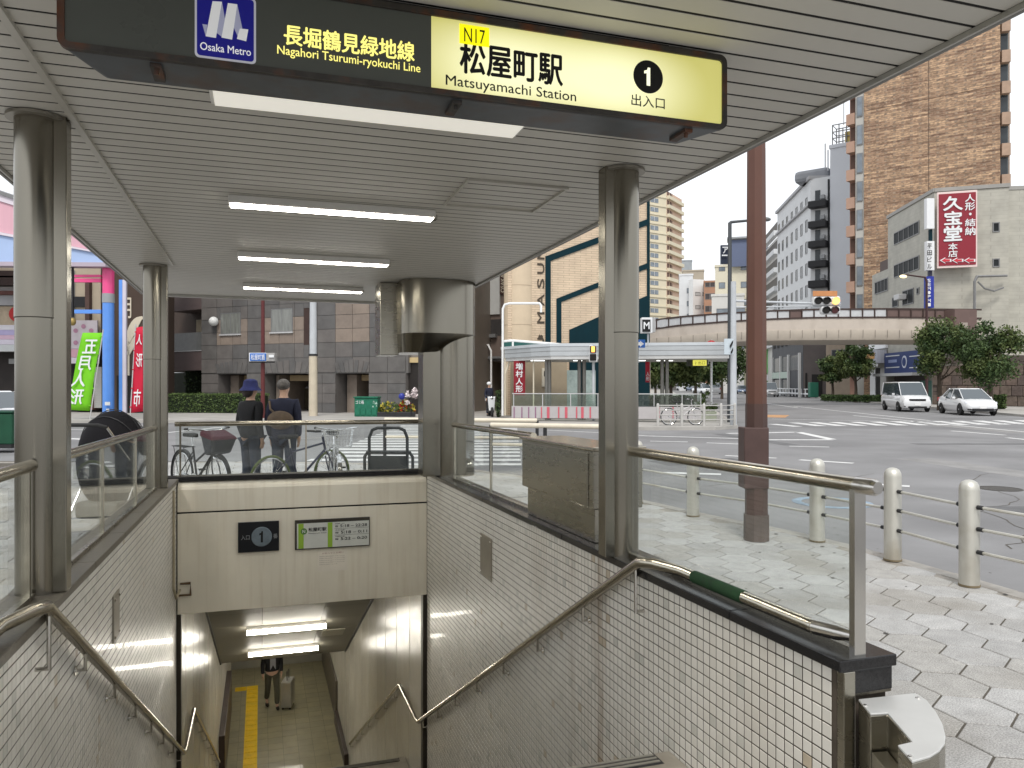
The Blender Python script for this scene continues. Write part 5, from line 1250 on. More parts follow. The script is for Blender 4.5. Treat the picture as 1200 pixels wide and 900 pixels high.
for uc, w0 in ((412,18),(336,24),(271,17)):    # voussoirs over the openings
    for k in range(-3,4):
        q = MB(); u = uc+k*w0*.27; lean = k*.07; p0 = fb.pt(A(u-w0*.125),zo,.02); 
        q.add([fb.pt(A(u-w0*.12),zo,.0),fb.pt(A(u+w0*.12),zo,.0),fb.pt(A(u+w0*.12)+lean,zo+.55+.16*(3-abs(k))/3,.0),fb.pt(A(u-w0*.12)+lean,zo+.55+.16*(3-abs(k))/3,.0)]+
              [fb.pt(A(u-w0*.12),zo,.025),fb.pt(A(u+w0*.12),zo,.025),fb.pt(A(u+w0*.12)+lean,zo+.55+.16*(3-abs(k))/3,.025),fb.pt(A(u-w0*.12)+lean,zo+.55+.16*(3-abs(k))/3,.025)],
              [(3,2,1,0),(4,5,6,7),(0,1,5,4),(1,2,6,5),(2,3,7,6),(3,0,4,7)]); q.build('voussoir', random.choice(M_g1), t)
c = fb.pt(A(254), z(254,377), .25); MB().ball(c, .28,.28,.28,14,10).build('globe_lamp', mat('globe_glass',(.6,.6,.58),.2,0,0), t, True)
q = MB(); fb.box(q, 0, fb.L, ZT, ZT+.5, -12.1, .1); q.build('roof', M_g1[0], t)
# pale entrance bay right of it and balconies to the left
fe = Fac(475.6, 40.9, 520, 40.2)
t = bldg('plain stone bay with a beige lintel right of the granite building', fe, 17, 11, mat('stone_bay',(.20,.175,.15),.5,0,.15,1,.03,40), 'building')
q = MB(); fe.px(q, 475.9, 419, 500, 425, 0, .15); q.build('beige_lintel', mat('beige_lintel',(.5,.38,.2),.5,0,.1,3), t); q = MB(); fe.px(q, 476, 425.2, 500, 487, 0, .05); q.build('dark_doorway', mat('dark_door',(.02,.016,.014),.5,0,.2,3), t)
fl2 = Fac(196, 48.5, 236.5, 46.6)
t = thing('balcony_building', 'brown apartment wing with balconies left of the granite building', 'building', fl2.pt(fl2.L/2,0))
z2 = lambda u, v: fl2.sz(u, v)[1]; A2 = lambda u: fl2.s(u)[0]
M_br = mat('dark_brown_render', (.085,.062,.052), .7, 0, .15, 2, .1, 30); M_brm = mat('maroon_band', (.115,.082,.078), .6, 0, .1, 2)
q = MB(); fl2.box(q, -7, fl2.L, z2(215,434), 17, -9, -1.5); q.build('wall', M_br, t)
for k in range(5):
    zb_ = z2(215,434)+k*(z2(215,364)-z2(215,434)); zt_ = zb_+ (z2(215,412)-z2(215,434))
    q = MB(); fl2.box(q, A2(199), fl2.L-.01, zb_, zt_, -1.6, 0); q.build('floor_band', M_brm, t)
    b_ = thing; q = MB(); fl2.box(q, A2(201.5), fl2.L-.01, zt_+.03, zt_+1.15, -.08,-.04); bal = q.build('balcony_glass', mat('smoky_glass',(.10,.10,.095),.12,0,.15,3), t)
    q = MB(); fl2.box(q, A2(199.5), fl2.L-.01, zt_, zt_+.04, -.1, .03); fl2.box(q, A2(199.5), A2(201.2), zt_, zt_+1.2, -.1, .03); q.build('balcony_rail', M_frl, bal)
    q = MB(); fl2.box(q, A2(206), A2(217), zt_+.1, zt_+2.1, -1.48,-1.44); q.build('pane', mat('lit_curtain',(.42,.34,.22),.5,0,.15,4,stretch=(4,4,.3)), t); q = MB(); fl2.box(q, A2(219), A2(235), zt_+.1, zt_+2.1, -1.48,-1.44); q.build('pane', M_pane, t)
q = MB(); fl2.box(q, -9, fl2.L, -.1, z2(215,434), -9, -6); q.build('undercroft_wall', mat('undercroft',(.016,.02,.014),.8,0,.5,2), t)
bush('shrubbery', 'dark shrubs in the undercroft behind the clipped hedge', 'shrubs', (C(-21.2,50.5),C(-17.6,50.0)), 1.2, 0, 2.6, 31, 420, .16, M_leaf)
bush('hedge', 'clipped green hedge in front of the granite building', 'hedge', (C(-21.5,43.6),C(-13.6,42.2)), 1.1, 0, 1.05, 32, 900, .10)
# ---- poles in front
def pole(name, label, cat, u, vb, vt, r, m_, taper=.8, parts=None):
    p = gnd(u, vb); cz = EYE*F/(vb-450); zt_ = EYE+(450-vt)/F*cz; t = thing(name, label, cat, p)
    MB().rev([(r,0),(r*taper,zt_)], p, 14).build('shaft', m_, t, True); return t, p, cz
M_conp = mat('concrete_pole', (.46,.48,.50), .7, 0, .1, 2, .1, 30)
t, p, cz = pole('utility_pole', 'pale grey concrete utility pole in front of the granite building', 'pole', 367, 487.5, 330, .20, M_conp)
MB().rev([(.215,0),(.205,3.0)], p, 16).build('cream_sleeve', mat('cream_sleeve',(.50,.44,.34),.6,0,.1,2), t, True)
for zz in (6.2,7.1): MB().obox(p+Vector((.3,0,zz)), .35,.3,.5).build('fitting', M_conp, t, bevel=.03)
q = MB(); q.rev([(.225,3.0),(.225,3.1)], p, 16); q.build('band', M_dark, t)
t, p, cz = pole('signal_pole', 'slim maroon pole carrying the blue street name sign', 'pole', 308, 490, 330, .10, mat('maroon_paint',(.10,.022,.022),.45,0,.1,2))
p2 = at(291,423,cz); p3 = at(323,413,cz)
R_ = Vector(C(1,0,0)); Nn = Vector((-SA,-CA,0))
def vplate(u0, v0, u1, v1, cz, th, m_, name, par, r=.0, bev=.01):
    a = at(u0,v1,cz); b = at(u1,v1,cz); h = (v1-v0)/F*cz
    q = MB(); q.frame8(a+Nn*th/2, b-a, -Nn*th, (0,0,h)); return q.build(name, m_, par, bevel=bev)
def vtext(body, u0, v0, u1, v1, cz, m_, par, bold=.0, d=.04, mirror=False):
    a = at(u0,v1,cz)+Nn*d; return text(body, a, R_, UZ, (u1-u0)/F*cz, (v1-v0)/F*cz, m_, par, bold, mirror)
M_sblue = mat('sign_blue', (.04,.15,.48), .4, 0, .04, 3); M_sw = mat('sign_white', (.70,.71,.72), .4, 0, .03, 3)
sgn = thing('street_name_sign', 'small blue street name plate on the maroon pole', 'sign', p2)
vplate(292,413.5,312.5,423.5,cz-.3,.06,M_sw,'plate',sgn); vplate(293,414,312,423,cz-.33,.06,M_sblue,'face',sgn); vtext('松屋町筋',294.5,415.2,310.5,421.8,cz-.4,M_sw,sgn,.01)
vplate(313.5,413.8,323,423,cz-.3,.3,mat('grey_box',(.35,.34,.33),.5,.2,.1,4),'lamp_box',sgn); vplate(315,416,321,419,cz-.5,.05,M_sw,'tag',sgn)
q = MB().tube([at(292,424.5,cz-.2),at(322,424.5,cz-.2)],.025,6); q.build('arm', M_dark, sgn)
# green crate box and flower planter on the far pavement
M_green = mat('green_mesh', (.012,.13,.075), .5, 0, .2, 8)
t = thing('green_box', 'dark green box with white lettering on the far pavement', 'box', at(428,489,37.5))
p0 = C(-7.72,37.6,.0); p1 = C(-6.55,37.4,0); 
q = MB(); e_ = p1-p0; q.frame8(p0, e_, Vector(C(.0,.9,0)), (0,0,.92)); q.build('body', M_green, t, bevel=.03)
q = MB(); q.frame8(p0-Vector(C(.05,.05,0))+Vector((0,0,.92)), e_*1.06, Vector(C(.0,1.0,0)), (0,0,.06)); q.build('lid', M_green, t, bevel=.01)
for k in range(4): q = MB(); q.frame8(p0+e_*(.04+.24*k)+Nn*.02+Vector((0,0,.1)), e_*.2, Nn*.015, (0,0,.3)); q.build('panel', M_green, t)
text('ゴミ箱', p0+e_*.06+Nn*.01+Vector((0,0,.62)), e_, UZ, .42, .18, M_sw, t, .0)
rnd = random.Random(5); q = MB(); c_ = p0+e_*.86+Nn*.012+Vector((0,0,.5))
for k in range(14): 
    o_ = c_+e_.normalized()*rnd.uniform(-.1,.1)+Vector((0,0,rnd.uniform(-.28,.25))); s_ = rnd.uniform(.03,.08); q.add([o_,o_+e_.normalized()*s_,o_+e_.normalized()*s_*.6+Vector((0,0,s_)),o_+Vector((0,0,s_*.8))],[(0,1,2,3)])
q.build('worn_sticker', mat('pale_sticker',(.35,.5,.42),.6,0,.1,5), t)
def flowers(label, cc, n, mats, rad, size, z0, grp=None):
    rnd = random.Random(int(cc[0]*100)); t = thing('flower_planter', label, 'planter', C(*cc,0), grp)
    MB().obox(C(*cc,.12), rad*2.1, .4, .24, -YAW).build('box', M_dark, t, bevel=.02)
    q = [MB() for _ in mats]
    for k in range(n):
        i = rnd.randrange(len(mats)); x_ = rnd.uniform(-rad,rad); y_ = rnd.uniform(-.2,.2); zz = z0+rnd.random()*.55*(1-(x_/rad)**2*.6)
        p_ = C(cc[0]+x_, cc[1]+y_, zz); leaves(q[i], p_, (.04,.04,.04), 4, size, rnd, .3)
    for i, m_ in enumerate(mats): stuff(q[i].build('blossoms', m_, t))
    return t
M_fy = mat('yellow_blossom',(.45,.38,.06),.6,0,.2,9); M_fr = mat('red_blossom',(.42,.03,.02),.6,0,.2,9); M_fw = mat('white_blossom',(.7,.62,.62),.6,0,.1,9)
flowers('planter with yellow green shrubs on the far pavement', (-6.0,37.6), 160, [M_fy, M_leaf2], .55, .14, .2)
flowers('planter with red flowers between the yellow shrubs and the column', (-5.2,37.5), 170, [M_fr, M_fy, M_leaf2], .45, .13, .25)
t = thing('pinwheel_bunch', 'bunch of white and pink festive blossoms standing above the red flowers', 'decoration', C(-4.9,37.2,0))
MB().tube([C(-4.9,37.2,.02),C(-4.88,37.2,1.3)], .02, 6).build('stick', M_dark, t)
q = MB(); rnd = random.Random(3)
for k in range(6): leaves(q, C(-4.95+.5*rnd.random()-.2, 37.2, .7+rnd.random()*.75), (.16,.1,.16), 26, .16, rnd, .2)
stuff(q.build('petals', M_fw, t))
q = MB().ball(C(-5.35,37.3,1.0),.16,.12,.16,10,8); tag(q.build('blue_balloon', mat('blue_balloon',(.03,.04,.25),.3,0,0), smooth=True), 'dark blue balloon beside the white blossoms', 'balloon')
# ---- maroon building with balconies seen right of the stout column
fm_ = Fac(556, 47.5, 593, 46.5)
M_mb = mat('brown_maroon_wall', (.16,.12,.10), .6, 0, .12, 2)
t = thing('arcade_end_building', 'brown building with white panels and dark passage right of the stout column', 'building', fm_.pt(1,0))
q = MB(); fm_.px(q, 540, 250, 594, 424, -8, 0); q.build('wall', M_mb, t)
q = MB(); fm_.px(q, 540, 424.1, 594, 489, -8, -5); q.build('dark_passage', M_black, t)
for a, b in ((563.5,574),(575,586.5)): q = MB(); fm_.px(q, a, 321, b, 368.5, 0, .12); q.build('white_panel', mat('panel_offwhite',(.50,.50,.48),.5,0,.05,3), t)
q = MB(); fm_.px(q, 540, 375, 588, 394, -1.2, .02) ; q.build('balcony_recess', mat('dark_recess2',(.045,.04,.038),.7,0,.2,2), t)
q = MB(); fm_.px(q, 556, 392, 583, 396, 0, .3); q.build('balcony_rail', M_frm, t)
q = MB(); fm_.px(q, 586.5, 318, 593, 345, 0, .1); sb_ = q.build('dark_sign', mat('dark_brown_sign',(.06,.03,.025),.5,0,0), t)
a_, z_ = fm_.sz(587.5,343); text('OSAKA', fm_.pt(a_+.28,z_,.115), UZ, -fm_.e if False else (-fm_.e.x,-fm_.e.y,0), 1.1, .26, M_cream, t)
q = MB(); fm_.px(q, 556, 418, 600, 420.5, 0, .5); fm_.px(q, 556,421,594,423.5,0,.1); q.build('ledge', M_frm, t)
q = MB(); q.tube([fm_.pt(0,3.9,.6),fm_.pt(1.3,3.95,.6),fm_.pt(1.5,3.6,.6),fm_.pt(1.5,.0,.6)],.06,8); tag(q.build('bent_pipe', M_white, None, True),'white bent pipe standing in the dark passage','pipe')
# rider with scooter in the dark passage
t, k = person('person in a dark jacket and white cap beside a scooter near the dark passage', 1.68, M_navy, M_denim, M_shoe, coat=.85)
MB().ball((0,0,1.62),.12,.13,.10,14,8).build('cap', M_sw, t, True); place(t, C(-1.15,38.6,.0), (.6,-.8))
t = thing('scooter', 'scooter with a white front parked beside the person at the dark passage', 'scooter', (0,0,0))
for y_ in (-.6,.6): MB().rev([(.12,-.05),(.23,-.045),(.24,0),(.23,.045),(.12,.05)],(0,y_,.24),18,(1,0,0)).build('wheel', M_rubber, t, True)
q = MB(); q.add([(-.13,.3,.3),(.13,.3,.3),(.13,.42,.3),(-.13,.42,.3),(-.2,.30,1.0),(.2,.30,1.0),(.17,.44,.95),(-.17,.44,.95)],[(3,2,1,0),(4,5,6,7),(0,1,5,4),(1,2,6,5),(2,3,7,6),(3,0,4,7)]); q.build('front_shield', M_sw, t, bevel=.03)
MB().box(-.13,.13,-.35,.4,.22,.32).build('floorboard', M_dark, t, bevel=.03); MB().box(-.15,.15,-.85,-.25,.35,.72).build('rear_body', M_dark, t, bevel=.06); MB().box(-.13,.13,-.8,-.2,.72,.82).build('seat', M_rubber, t, bevel=.04)
MB().tube([(-.33,.28,1.05),(0,.36,1.0),(.33,.28,1.05)],.016,8).build('handlebar', M_dark, t, True); MB().ball((0,.42,.92),.09,.06,.08).build('headlight', M_chrome, t, True); MB().box(-.16,.16,-1.1,-.75,.75,1.1).build('top_box', M_sw, t, bevel=.03)
place(t, C(-1.05,37.8,.0), (.15,-.99))
bush('round_shrub', 'small dark green shrub left of the second exit', 'shrub', (C(-.78,37.0),C(-.55,37.0)), .7, 0, 1.25, 41, 1500, .10, M_leaf)
# ---- beige building with dark green bands
fc = Fac(595, 38.8, 761, 41.0)
M_bg = mat('beige_brick', (.56,.45,.32), .6, 0, .05, 2); 
def brickmat(name, c1, c2, mo, sx, sy, rough=.7, msize=.02, off=.5):
    m = D.materials.new(name); m.use_nodes = True; N = m.node_tree.nodes; L = m.node_tree.links; p = N['Principled BSDF']; p.inputs['Roughness'].default_value = rough
    tc = N.new('ShaderNodeTexCoord'); sp = N.new('ShaderNodeSeparateXYZ'); L.new(tc.outputs['Object'], sp.inputs[0]); cb = N.new('ShaderNodeCombineXYZ')
    ad = N.new('ShaderNodeMath'); ad.operation = 'ADD'; L.new(sp.outputs[0], ad.inputs[0]); L.new(sp.outputs[1], ad.inputs[1])
    L.new(ad.outputs[0], cb.inputs[0]); L.new(sp.outputs[2], cb.inputs[1])
    b = N.new('ShaderNodeTexBrick'); b.inputs['Color1'].default_value = c1+(1,); b.inputs['Color2'].default_value = c2+(1,); b.inputs['Mortar'].default_value = mo+(1,)
    b.inputs['Scale'].default_value = 1; b.inputs['Mortar Size'].default_value = msize; b.inputs['Brick Width'].default_value = sx; b.inputs['Row Height'].default_value = sy; b.offset = off
    nz = N.new('ShaderNodeTexNoise'); nz.inputs['Scale'].default_value = 1.3; nz.inputs['Detail'].default_value = 8; L.new(tc.outputs['Object'], nz.inputs['Vector'])
    mr = N.new('ShaderNodeMapRange'); mr.inputs[3].default_value = .72; mr.inputs[4].default_value = 1.25; L.new(nz.outputs['Fac'], mr.inputs[0])
    mu = N.new('ShaderNodeMix'); mu.data_type = 'RGBA'; mu.blend_type = 'MULTIPLY'; mu.inputs[0].default_value = 1
    L.new(cb.outputs[0], b.inputs['Vector']); L.new(b.outputs['Color'], mu.inputs[6]); L.new(mr.outputs[0], mu.inputs[7]); L.new(mu.outputs[2], p.inputs['Base Color']); MATS[name] = m; return m
M_bgb = brickmat('beige_coursed', (.60,.47,.33), (.54,.42,.30), (.36,.28,.20), .6, .12, .65, .012)
t = thing('building', 'tall beige building with dark green diagonal bands and vertical lettering', 'building', fc.pt(3,0))
P1, Q1 = fc.P.copy(), fc.Q.copy(); rP = P1.normalized()*13; rQ = Q1.normalized()*13
MB().prism([tuple(P1[:2]), tuple(Q1[:2]), tuple((Q1+rQ)[:2]), tuple((P1+rP)[:2])], -.1, 19).build('wall', M_bgb, t); MB().prism([tuple(P1[:2]), tuple(Q1[:2]), tuple((Q1+rQ)[:2]), tuple((P1+rP)[:2])], 19.003, 19.5).build('roof', M_bg, t)
M_teal = mat('dark_teal', (.003,.022,.030), .6, 0, .12, 2, spec=.12)
for uv in ([(639,300.5),(645,306),(645,490),(639,490)], [(639,300.5),(758,257),(758,264),(645,306)], [(652,350),(657.5,354),(657.5,490),(652,490)], [(652,350),(758,308.5),(758,315),(657.5,354)],
           [(667,386.5),(758,346.5),(758,490),(667,490)], [(758,180),(761,180),(761,490),(758,490)]):
    q = MB(); fc.poly(q, uv, .0, .06+.004*random.random()); q.build('teal_band', M_teal, t)
q = MB(); fc.px(q, 595, 200, 628, 490, -1, .35)
pass
q = MB(); pc_ = fc.pt((fc.s(595)[0]+fc.s(628)[0])/2, 0, -.55); q.rev([(.98*(fc.s(628)[0]-fc.s(595)[0])/2*1.05,-.1),(.98*(fc.s(628)[0]-fc.s(595)[0])/2*1.05,19)], pc_, 28); q.build('rounded_corner', M_bg, t, True)
for zz in (4.6,6.6,8.9,11.2): q = MB().rev([(.985*(fc.s(628)[0]-fc.s(595)[0])/2*1.058,zz),(.985*(fc.s(628)[0]-fc.s(595)[0])/2*1.058,zz+.03)], pc_, 28); q.build('joint', mat('joint_beige',(.42,.33,.24),.6,0,0), t)
# lettering reads upwards
a_, z_ = fc.sz(637.4,372)
for ch, v0, v1 in (('♪',391,404),('M',366,379),('A',345,358.5),('S',327,338),('U',309,321),('M',292,304),('U',275,287)):
    a0, zb_ = fc.sz(637.6, v1); zt_ = fc.sz(637.6, v0)[1]; text(ch, fc.pt(a0,zb_,.03), UZ, -fc.e, zt_-zb_, fc.s(637.6)[0]-fc.s(629.6)[0], mat('letter_dark',(.06,.045,.03),.5,0,0), t, .03)
# low part of that building seen under the second exit canopy
q = MB(); fc.px(q, 598, 420, 662, 490, .0, .30); q.build('lower_wall', mat('lower_beige',(.33,.27,.19),.6,0,.08,2), t)
for a, b in ((662,676),(685,697)): q = MB(); fc.px(q, a, 434, b, 490, .07, .12); q.build('shop_window', mat('pale_glass',(.33,.40,.38),.15,0,.3,2), t)
q = MB(); fc.px(q, 632.5,431.5,641,453,.31,.40); q.build('notice_board', mat('board_cream',(.6,.55,.45),.5,0,.05,3), t); q = MB(); fc.px(q, 634.5,435,639,441,.40,.42); q.build('notice', M_ink, t)
# ---- second station exit
ez = 1.6+38*32/900
t = thing('exit_shelter', 'low white edged shelter of the second station exit across the crossing', 'shelter', C(2,33,0))
M_er = mat('shelter_edge', (.42,.44,.45), .4, .2, .06, 2); M_eg = mat('shelter_groove', (.18,.18,.18), .5, 0, 0)
plan = [(588,36.2),(622,34),(645,33),(735,32.6),(857,31.8),(857,36.5),(720,37.6),(600,37.4)]
pl = [C((u-600)/F*cz, cz) for u, cz in plan]
zb_, zt_ = 1.6+(450-421)/F*33, 1.6+(450-405.5)/F*33
def shrink(pl, k): 
    cx = sum(p[0] for p in pl)/len(pl); cy = sum(p[1] for p in pl)/len(pl); return [(cx+(x-cx)*k, cy+(y-cy)*k) for x, y in pl]
MB().prism(shrink(pl,.985), zb_, zb_+.27).build('soffit', mat('soffit_white',(.48,.48,.47),.5,0,.05,2), t)
MB().prism(pl, zb_+.15, zb_+.55).build('fascia', M_er, t); MB().prism(shrink(pl,1.002), zb_+.34, zb_+.36).build('groove', M_eg, t); MB().prism(shrink(pl,1.01), zb_+.553, zb_+.68).build('roof_edge', mat('roof_edge_pale',(.50,.53,.55),.4,.1,.05,2), t)
for u0, u1 in ((622,641),(672,684),(745,756),(770,788)):
    q = MB(); a = at((u0+u1)/2, 418, 34.5); q.obox((a.x,a.y,zb_-.015), (u1-u0)/F*34.5, .25, .03, -YAW); q.build('lamp', mat('shelter_lamp',(1,1,1),.5,0,0,emit=1.6,ecol=(1,1,.95)), t)
for u in (640.5,643.8,679,684.5,776,781.5):
    c_ = C((u-600)/F*34.2,34.2); MB().rev([(.085,0),(.085,zb_)], (*c_,0), 14).build('column', mat('shelter_column',(.22,.21,.19),.35,.8,.1,2), t, True)
A_ = C(.10,34.0); B_ = C(9.2,33.0)
tw = thing('exit_parapet', 'low grey parapet with pink stripes round the second exit', 'parapet', C(3,32.5,0))
fp = Fac(599.5, 33.3, 830, 31.6)
q = MB(); fp.px(q, 599.5, 476.5, 822, 490.5, -.25, 0); q.build('wall', mat('parapet_grey',(.40,.38,.38),.6,0,.06,3), tw)
for i, u in enumerate((602,611,619,627,634,641,654,662,675,681,691,704,717,730,743,770,788)):
    q = MB(); fp.px(q, u, 477, u+(1.2 if i < 5 else 3 if i % 2 else 1.5), 490, 0, .02); q.build('stripe', mat('stripe_pink',(.50,.10,.13),.5,0,.05,3) if i >= 4 else mat('stripe_mauve',(.24,.12,.19),.5,0,.05,3), tw)
q = MB(); fp.px(q, 599.5, 461.5, 822, 476, -.13,-.11); q.build('glass', glassmat('shelter_glass',(.80,.86,.82)), tw); q = MB(); fp.px(q, 599.5, 461, 822, 462, -.15,-.09); q.build('top_rail', M_frl, tw)
q = MB()
for u in (601,635,668,700,733,766,799,821): fp.px(q, u, 462, u+.8, 476.4, -.15,-.10)
stuff(q.build('posts', M_frl, tw))
fpl = Fac(588,36.3,600,34.5)
# banner hanging there
M_banr = mat('banner_red', (.22,.012,.022), .7, 0, .12, 4, .1, 30)
t = thing('hanging_banner', 'dark red hanging banner with white writing under the second exit shelter', 'banner', at(609,423,35))
vplate(602,423,615.5,463,35,.02,M_banr,'cloth',t,bev=0); column_text('増村人形', at(604.4,425.5,35)+Nn*.03, R_, UZ, 8.2/F*35, 7.6/F*35, 1.2/F*35, M_sw, t, .02); MB().tube([at(601,422.5,35),at(617,422.5,35)],.02,6).build('rod', M_frl, t)
t = thing('hanging_banner', 'narrow red banner at the right of the canopy pillar under the shelter', 'banner', at(758,423,35)); vplate(756.5,424,761.5,448,35,.02,mat('banner_bright',(.42,.02,.04),.7,0,.1,4),'cloth',t,bev=0); column_text('人形', at(757,436,35)+Nn*.03, R_, UZ, 4/F*35,4.6/F*35,.03,M_sw,t)
t = thing('exit_sign', 'small lit yellow exit sign under the second shelter', 'sign', at(818,424,34)); vplate(805,421.5,829,429,34,.2,mat('dark_sign_box',(.06,.06,.05),.5,0,0),'box',t); vplate(812,422,828,428.5,33.85,.05,mat('yellow_lit',(.7,.68,.1),.5,0,0,emit=.5,ecol=(.9,.85,.15)),'lit_face',t); vtext('2 出口',814,423.3,826,427.3,33.8,M_ink,t,.0,.04)
# white pipe gantry and conduit left of the shelter
t = thing('pipe_gantry', 'tall white bent pipe rising at the left end of the second exit shelter', 'pipe', at(590,480,36.5))
MB().tube([at(589,487,36),at(589.2,362,36),at(591.5,357,36),at(597,355.5,36),at(632,355.5,36),at(634,358,36),at(634,366,36)], .055, 10).build('upright', M_white, t, True)
MB().tube([at(592,487,36),at(592,410,36)], .04, 10).build('thin_pipe', M_cream, t, True); MB().tube([at(592,438,36),at(598,421,36)], .05, 8).build('brace', M_cream, t, True)
q = MB(); 
for a, b in (((590,400),(600,399)),((600,399),(661,404))): q.tube([at(*a,36.8),at(*b,36.8)], .06, 6)
q.tube([at(601,400,36.8),at(601,406,36.8)], .05, 6); q.build('cross_pipe', M_white, t)
fgb = Fac(588,37.6,640,37.3); q = MB(); fgb.px(q, 589.5,400.5,640,407,-.1,0); tag(q.build('green_board', mat('green_dark_board',(.02,.10,.09),.5,0,.1,3)), 'dark green board behind the top of the second exit shelter', 'board')
t = thing('signpost', 'cream post of the second exit standing by the notice board', 'post', at(625,480,34.5)); MB().tube([at(625.3,480,34.4),at(625.3,421,34.4)],.035,8).build('shaft',M_cream,t,True)
# small pedestrian signal
t = thing('pedestrian_signal', 'pedestrian signal showing an orange light left of the canopy pillar', 'traffic light', gnd(695.5,492))
czp = EYE*F/(493.5-450); p = gnd(695.5,493.5); MB().tube([p, at(695.5,424,czp)], .06, 10).build('pole', M_conp, t, True)
vplate(690,404,700,424.5,czp-.2,.3,mat('signal_white',(.62,.62,.62),.4,0,.05,4),'housing',t,bev=.05)
for v0, v1, mm, nm in ((405.5,413,M_dark,'upper_lens'),(415,422.5,M_black,'lower_lens')): vplate(691.3,v0,698.7,v1,czp-.42,.12,mm,nm,t,bev=.02)
vplate(693,406,697,412.6,czp-.5,.03,mat('signal_orange',(.9,.3,.05),.5,0,0,emit=2.2,ecol=(1,.32,.06)),'lit_figure',t,bev=.02)
t = thing('slim_post', 'slim white post standing right of the canopy pillar by the second exit', 'post', gnd(743,501)); MB().tube([gnd(743.2,501), at(743.2,452,28)],.05,8).build('shaft', M_white, t, True)
# metro marker and blue arrow sign
t = thing('metro_marker', 'square white and black metro marker box above the shelter', 'sign', at(758,381,31))
vplate(751,372.5,763.8,390.5,31,.35,M_sw,'box',t,bev=.02); vplate(752.7,374.5,762.2,388.8,30.8,.05,M_ink,'black_face',t,bev=0); vtext('M',754.2,377.5,760.8,385.5,30.7,M_sw,t,.03,.05)
vplate(763.9,373,767.5,389.5,31.1,.3,mat('box_side',(.35,.35,.35),.5,0,0),'side',t); MB().tube([at(759.5,391,31.1),at(759.5,405,31.1)],.04,8).build('stem',M_conp,t,True)
t = thing('arrow_sign', 'blue sign with a white arrow right of the canopy pillar', 'sign', at(752,403,31.5)); vplate(745,398,756,407.5,31.6,.04,M_sblue,'plate',t); q = MB(); q.slab([at(746,401,31.5),at(750,401,31.5),at(750,399.3,31.5),at(754.5,403,31.5),at(750,406.5,31.5),at(750,404.8,31.5),at(746,404.8,31.5)][::-1], Nn*.02); q.build('arrow', M_sw, t)
q = MB().tube([at(748,407,31.8),at(748,425,31.8)],.03,6); q.build('stem', M_conp, t)
# ---- signal mast with street lamp and horizontal lights
M_mast = mat('mast_dark', (.06,.065,.07), .5, .3, .1, 3)
t = thing('traffic_signal', 'horizontal traffic signal with a lit amber lamp on the grey mast', 'traffic light', gnd(859.5,498)); czm = EYE*F/(498-450); p = gnd(859.5,498)
MB().tube([p, at(859.5,330,czm)], [.13,.10], 12).build('mast', M_conp, t, True)
MB().tube([at(859,352.5,czm),at(985,356.5,czm)], [.05,.035], 8).build('arm', M_conp, t, True); MB().tube([at(859,360,czm),at(985,358.5,czm)], [.03,.025], 8).build('lower_arm', M_conp, t, True)
vplate(951.5,347,984,358.3,czm,.25,mat('signal_white',(.62,.62,.62)),'housing',t,bev=.08); vplate(961,359,984,368.5,czm,.25,mat('signal_white',(.62,.62,.62)),'lower_housing',t,bev=.08); vplate(952.5,341,981,347.2,czm-.1,.05,mat('orange_board',(.50,.22,.09),.6,0,.1,3),'orange_board',t)
M_amb = mat('amber_lit', (1,.5,.1), .4, 0, 0, emit=3, ecol=(1,.42,.07))
for u, v, mm in ((958.7,352.6,M_black),(968.5,352.6,M_black),(979,352.6,M_amb),(968,363.6,M_black),(978,363.6,mat('lens_dark_red',(.05,.008,.008),.2,0,0))):
    c_ = at(u,v,czm-.13); MB().rev([(.135,0),(.135,.04)], c_-Nn*.0, 20, tuple(Nn)).build('lens', mm, t)
    q = MB(); a_ = [pi*k/10 for k in range(-1,12)]; 
    for r_ in (.145,.152):
        for d_ in (0,.10): q.v += [c_+R_*r_*cos(a)+Vector((0,0,r_*sin(a)))+Nn*d_ for a in a_]
    n_ = 13
    for i in range(12): q.f += [(i,i+1,n_+i+1,n_+i),(2*n_+i,3*n_+i,3*n_+i+1,2*n_+i+1),(n_+i,n_+i+1,3*n_+i+1,3*n_+i)]
    q.build('visor', M_dark if mm is not M_amb else mat('signal_white',(.62,.62,.62)), t)
t = thing('street_lamp', 'tall dark street lamp whose arm reaches behind the brown pole', 'street lamp', gnd(855,495)); czl = EYE*F/(495-450)
MB().tube([gnd(855,495), at(855.3,262,czl), at(857,260.3,czl), at(892,257,czl), at(898,256,czl)], [.10,.075,.06,.05,.045], 12).build('mast', M_mast, t, True)
c_ = at(898,257,czl); q = MB(); q.ball(c_, .22,.12,.09); q.build('lantern', mat('lantern_grey',(.15,.15,.15),.5,.2,.1,3), t, True)
t = thing('lane_sign', 'white sign board with a dark slanted mark on the grey mast', 'sign', at(855,400,czm-.2)); vplate(848.5,397,859.5,415.5,czm-.35,.06,mat('pale_plate',(.50,.56,.60),.4,0,.05,3),'plate',t)
q = MB(); q.slab([at(855,405,czm-.42),at(859,398.5,czm-.42),at(859,402,czm-.42),at(856,408,czm-.42)], Nn*.02); q.slab([at(856,413,czm-.42),at(859,407,czm-.42),at(859,411,czm-.42),at(857.5,414.5,czm-.42)], Nn*.02); stuff(q.build('mark', M_ink, t))
t = thing('round_road_sign', 'round road sign with red ring on a slim post behind the shelter', 'sign', gnd(834,482)); czr = 44; MB().tube([C((834-600)/F*czr,czr,0), at(834,398,czr)], .04, 8).build('post', M_conp, t, True)
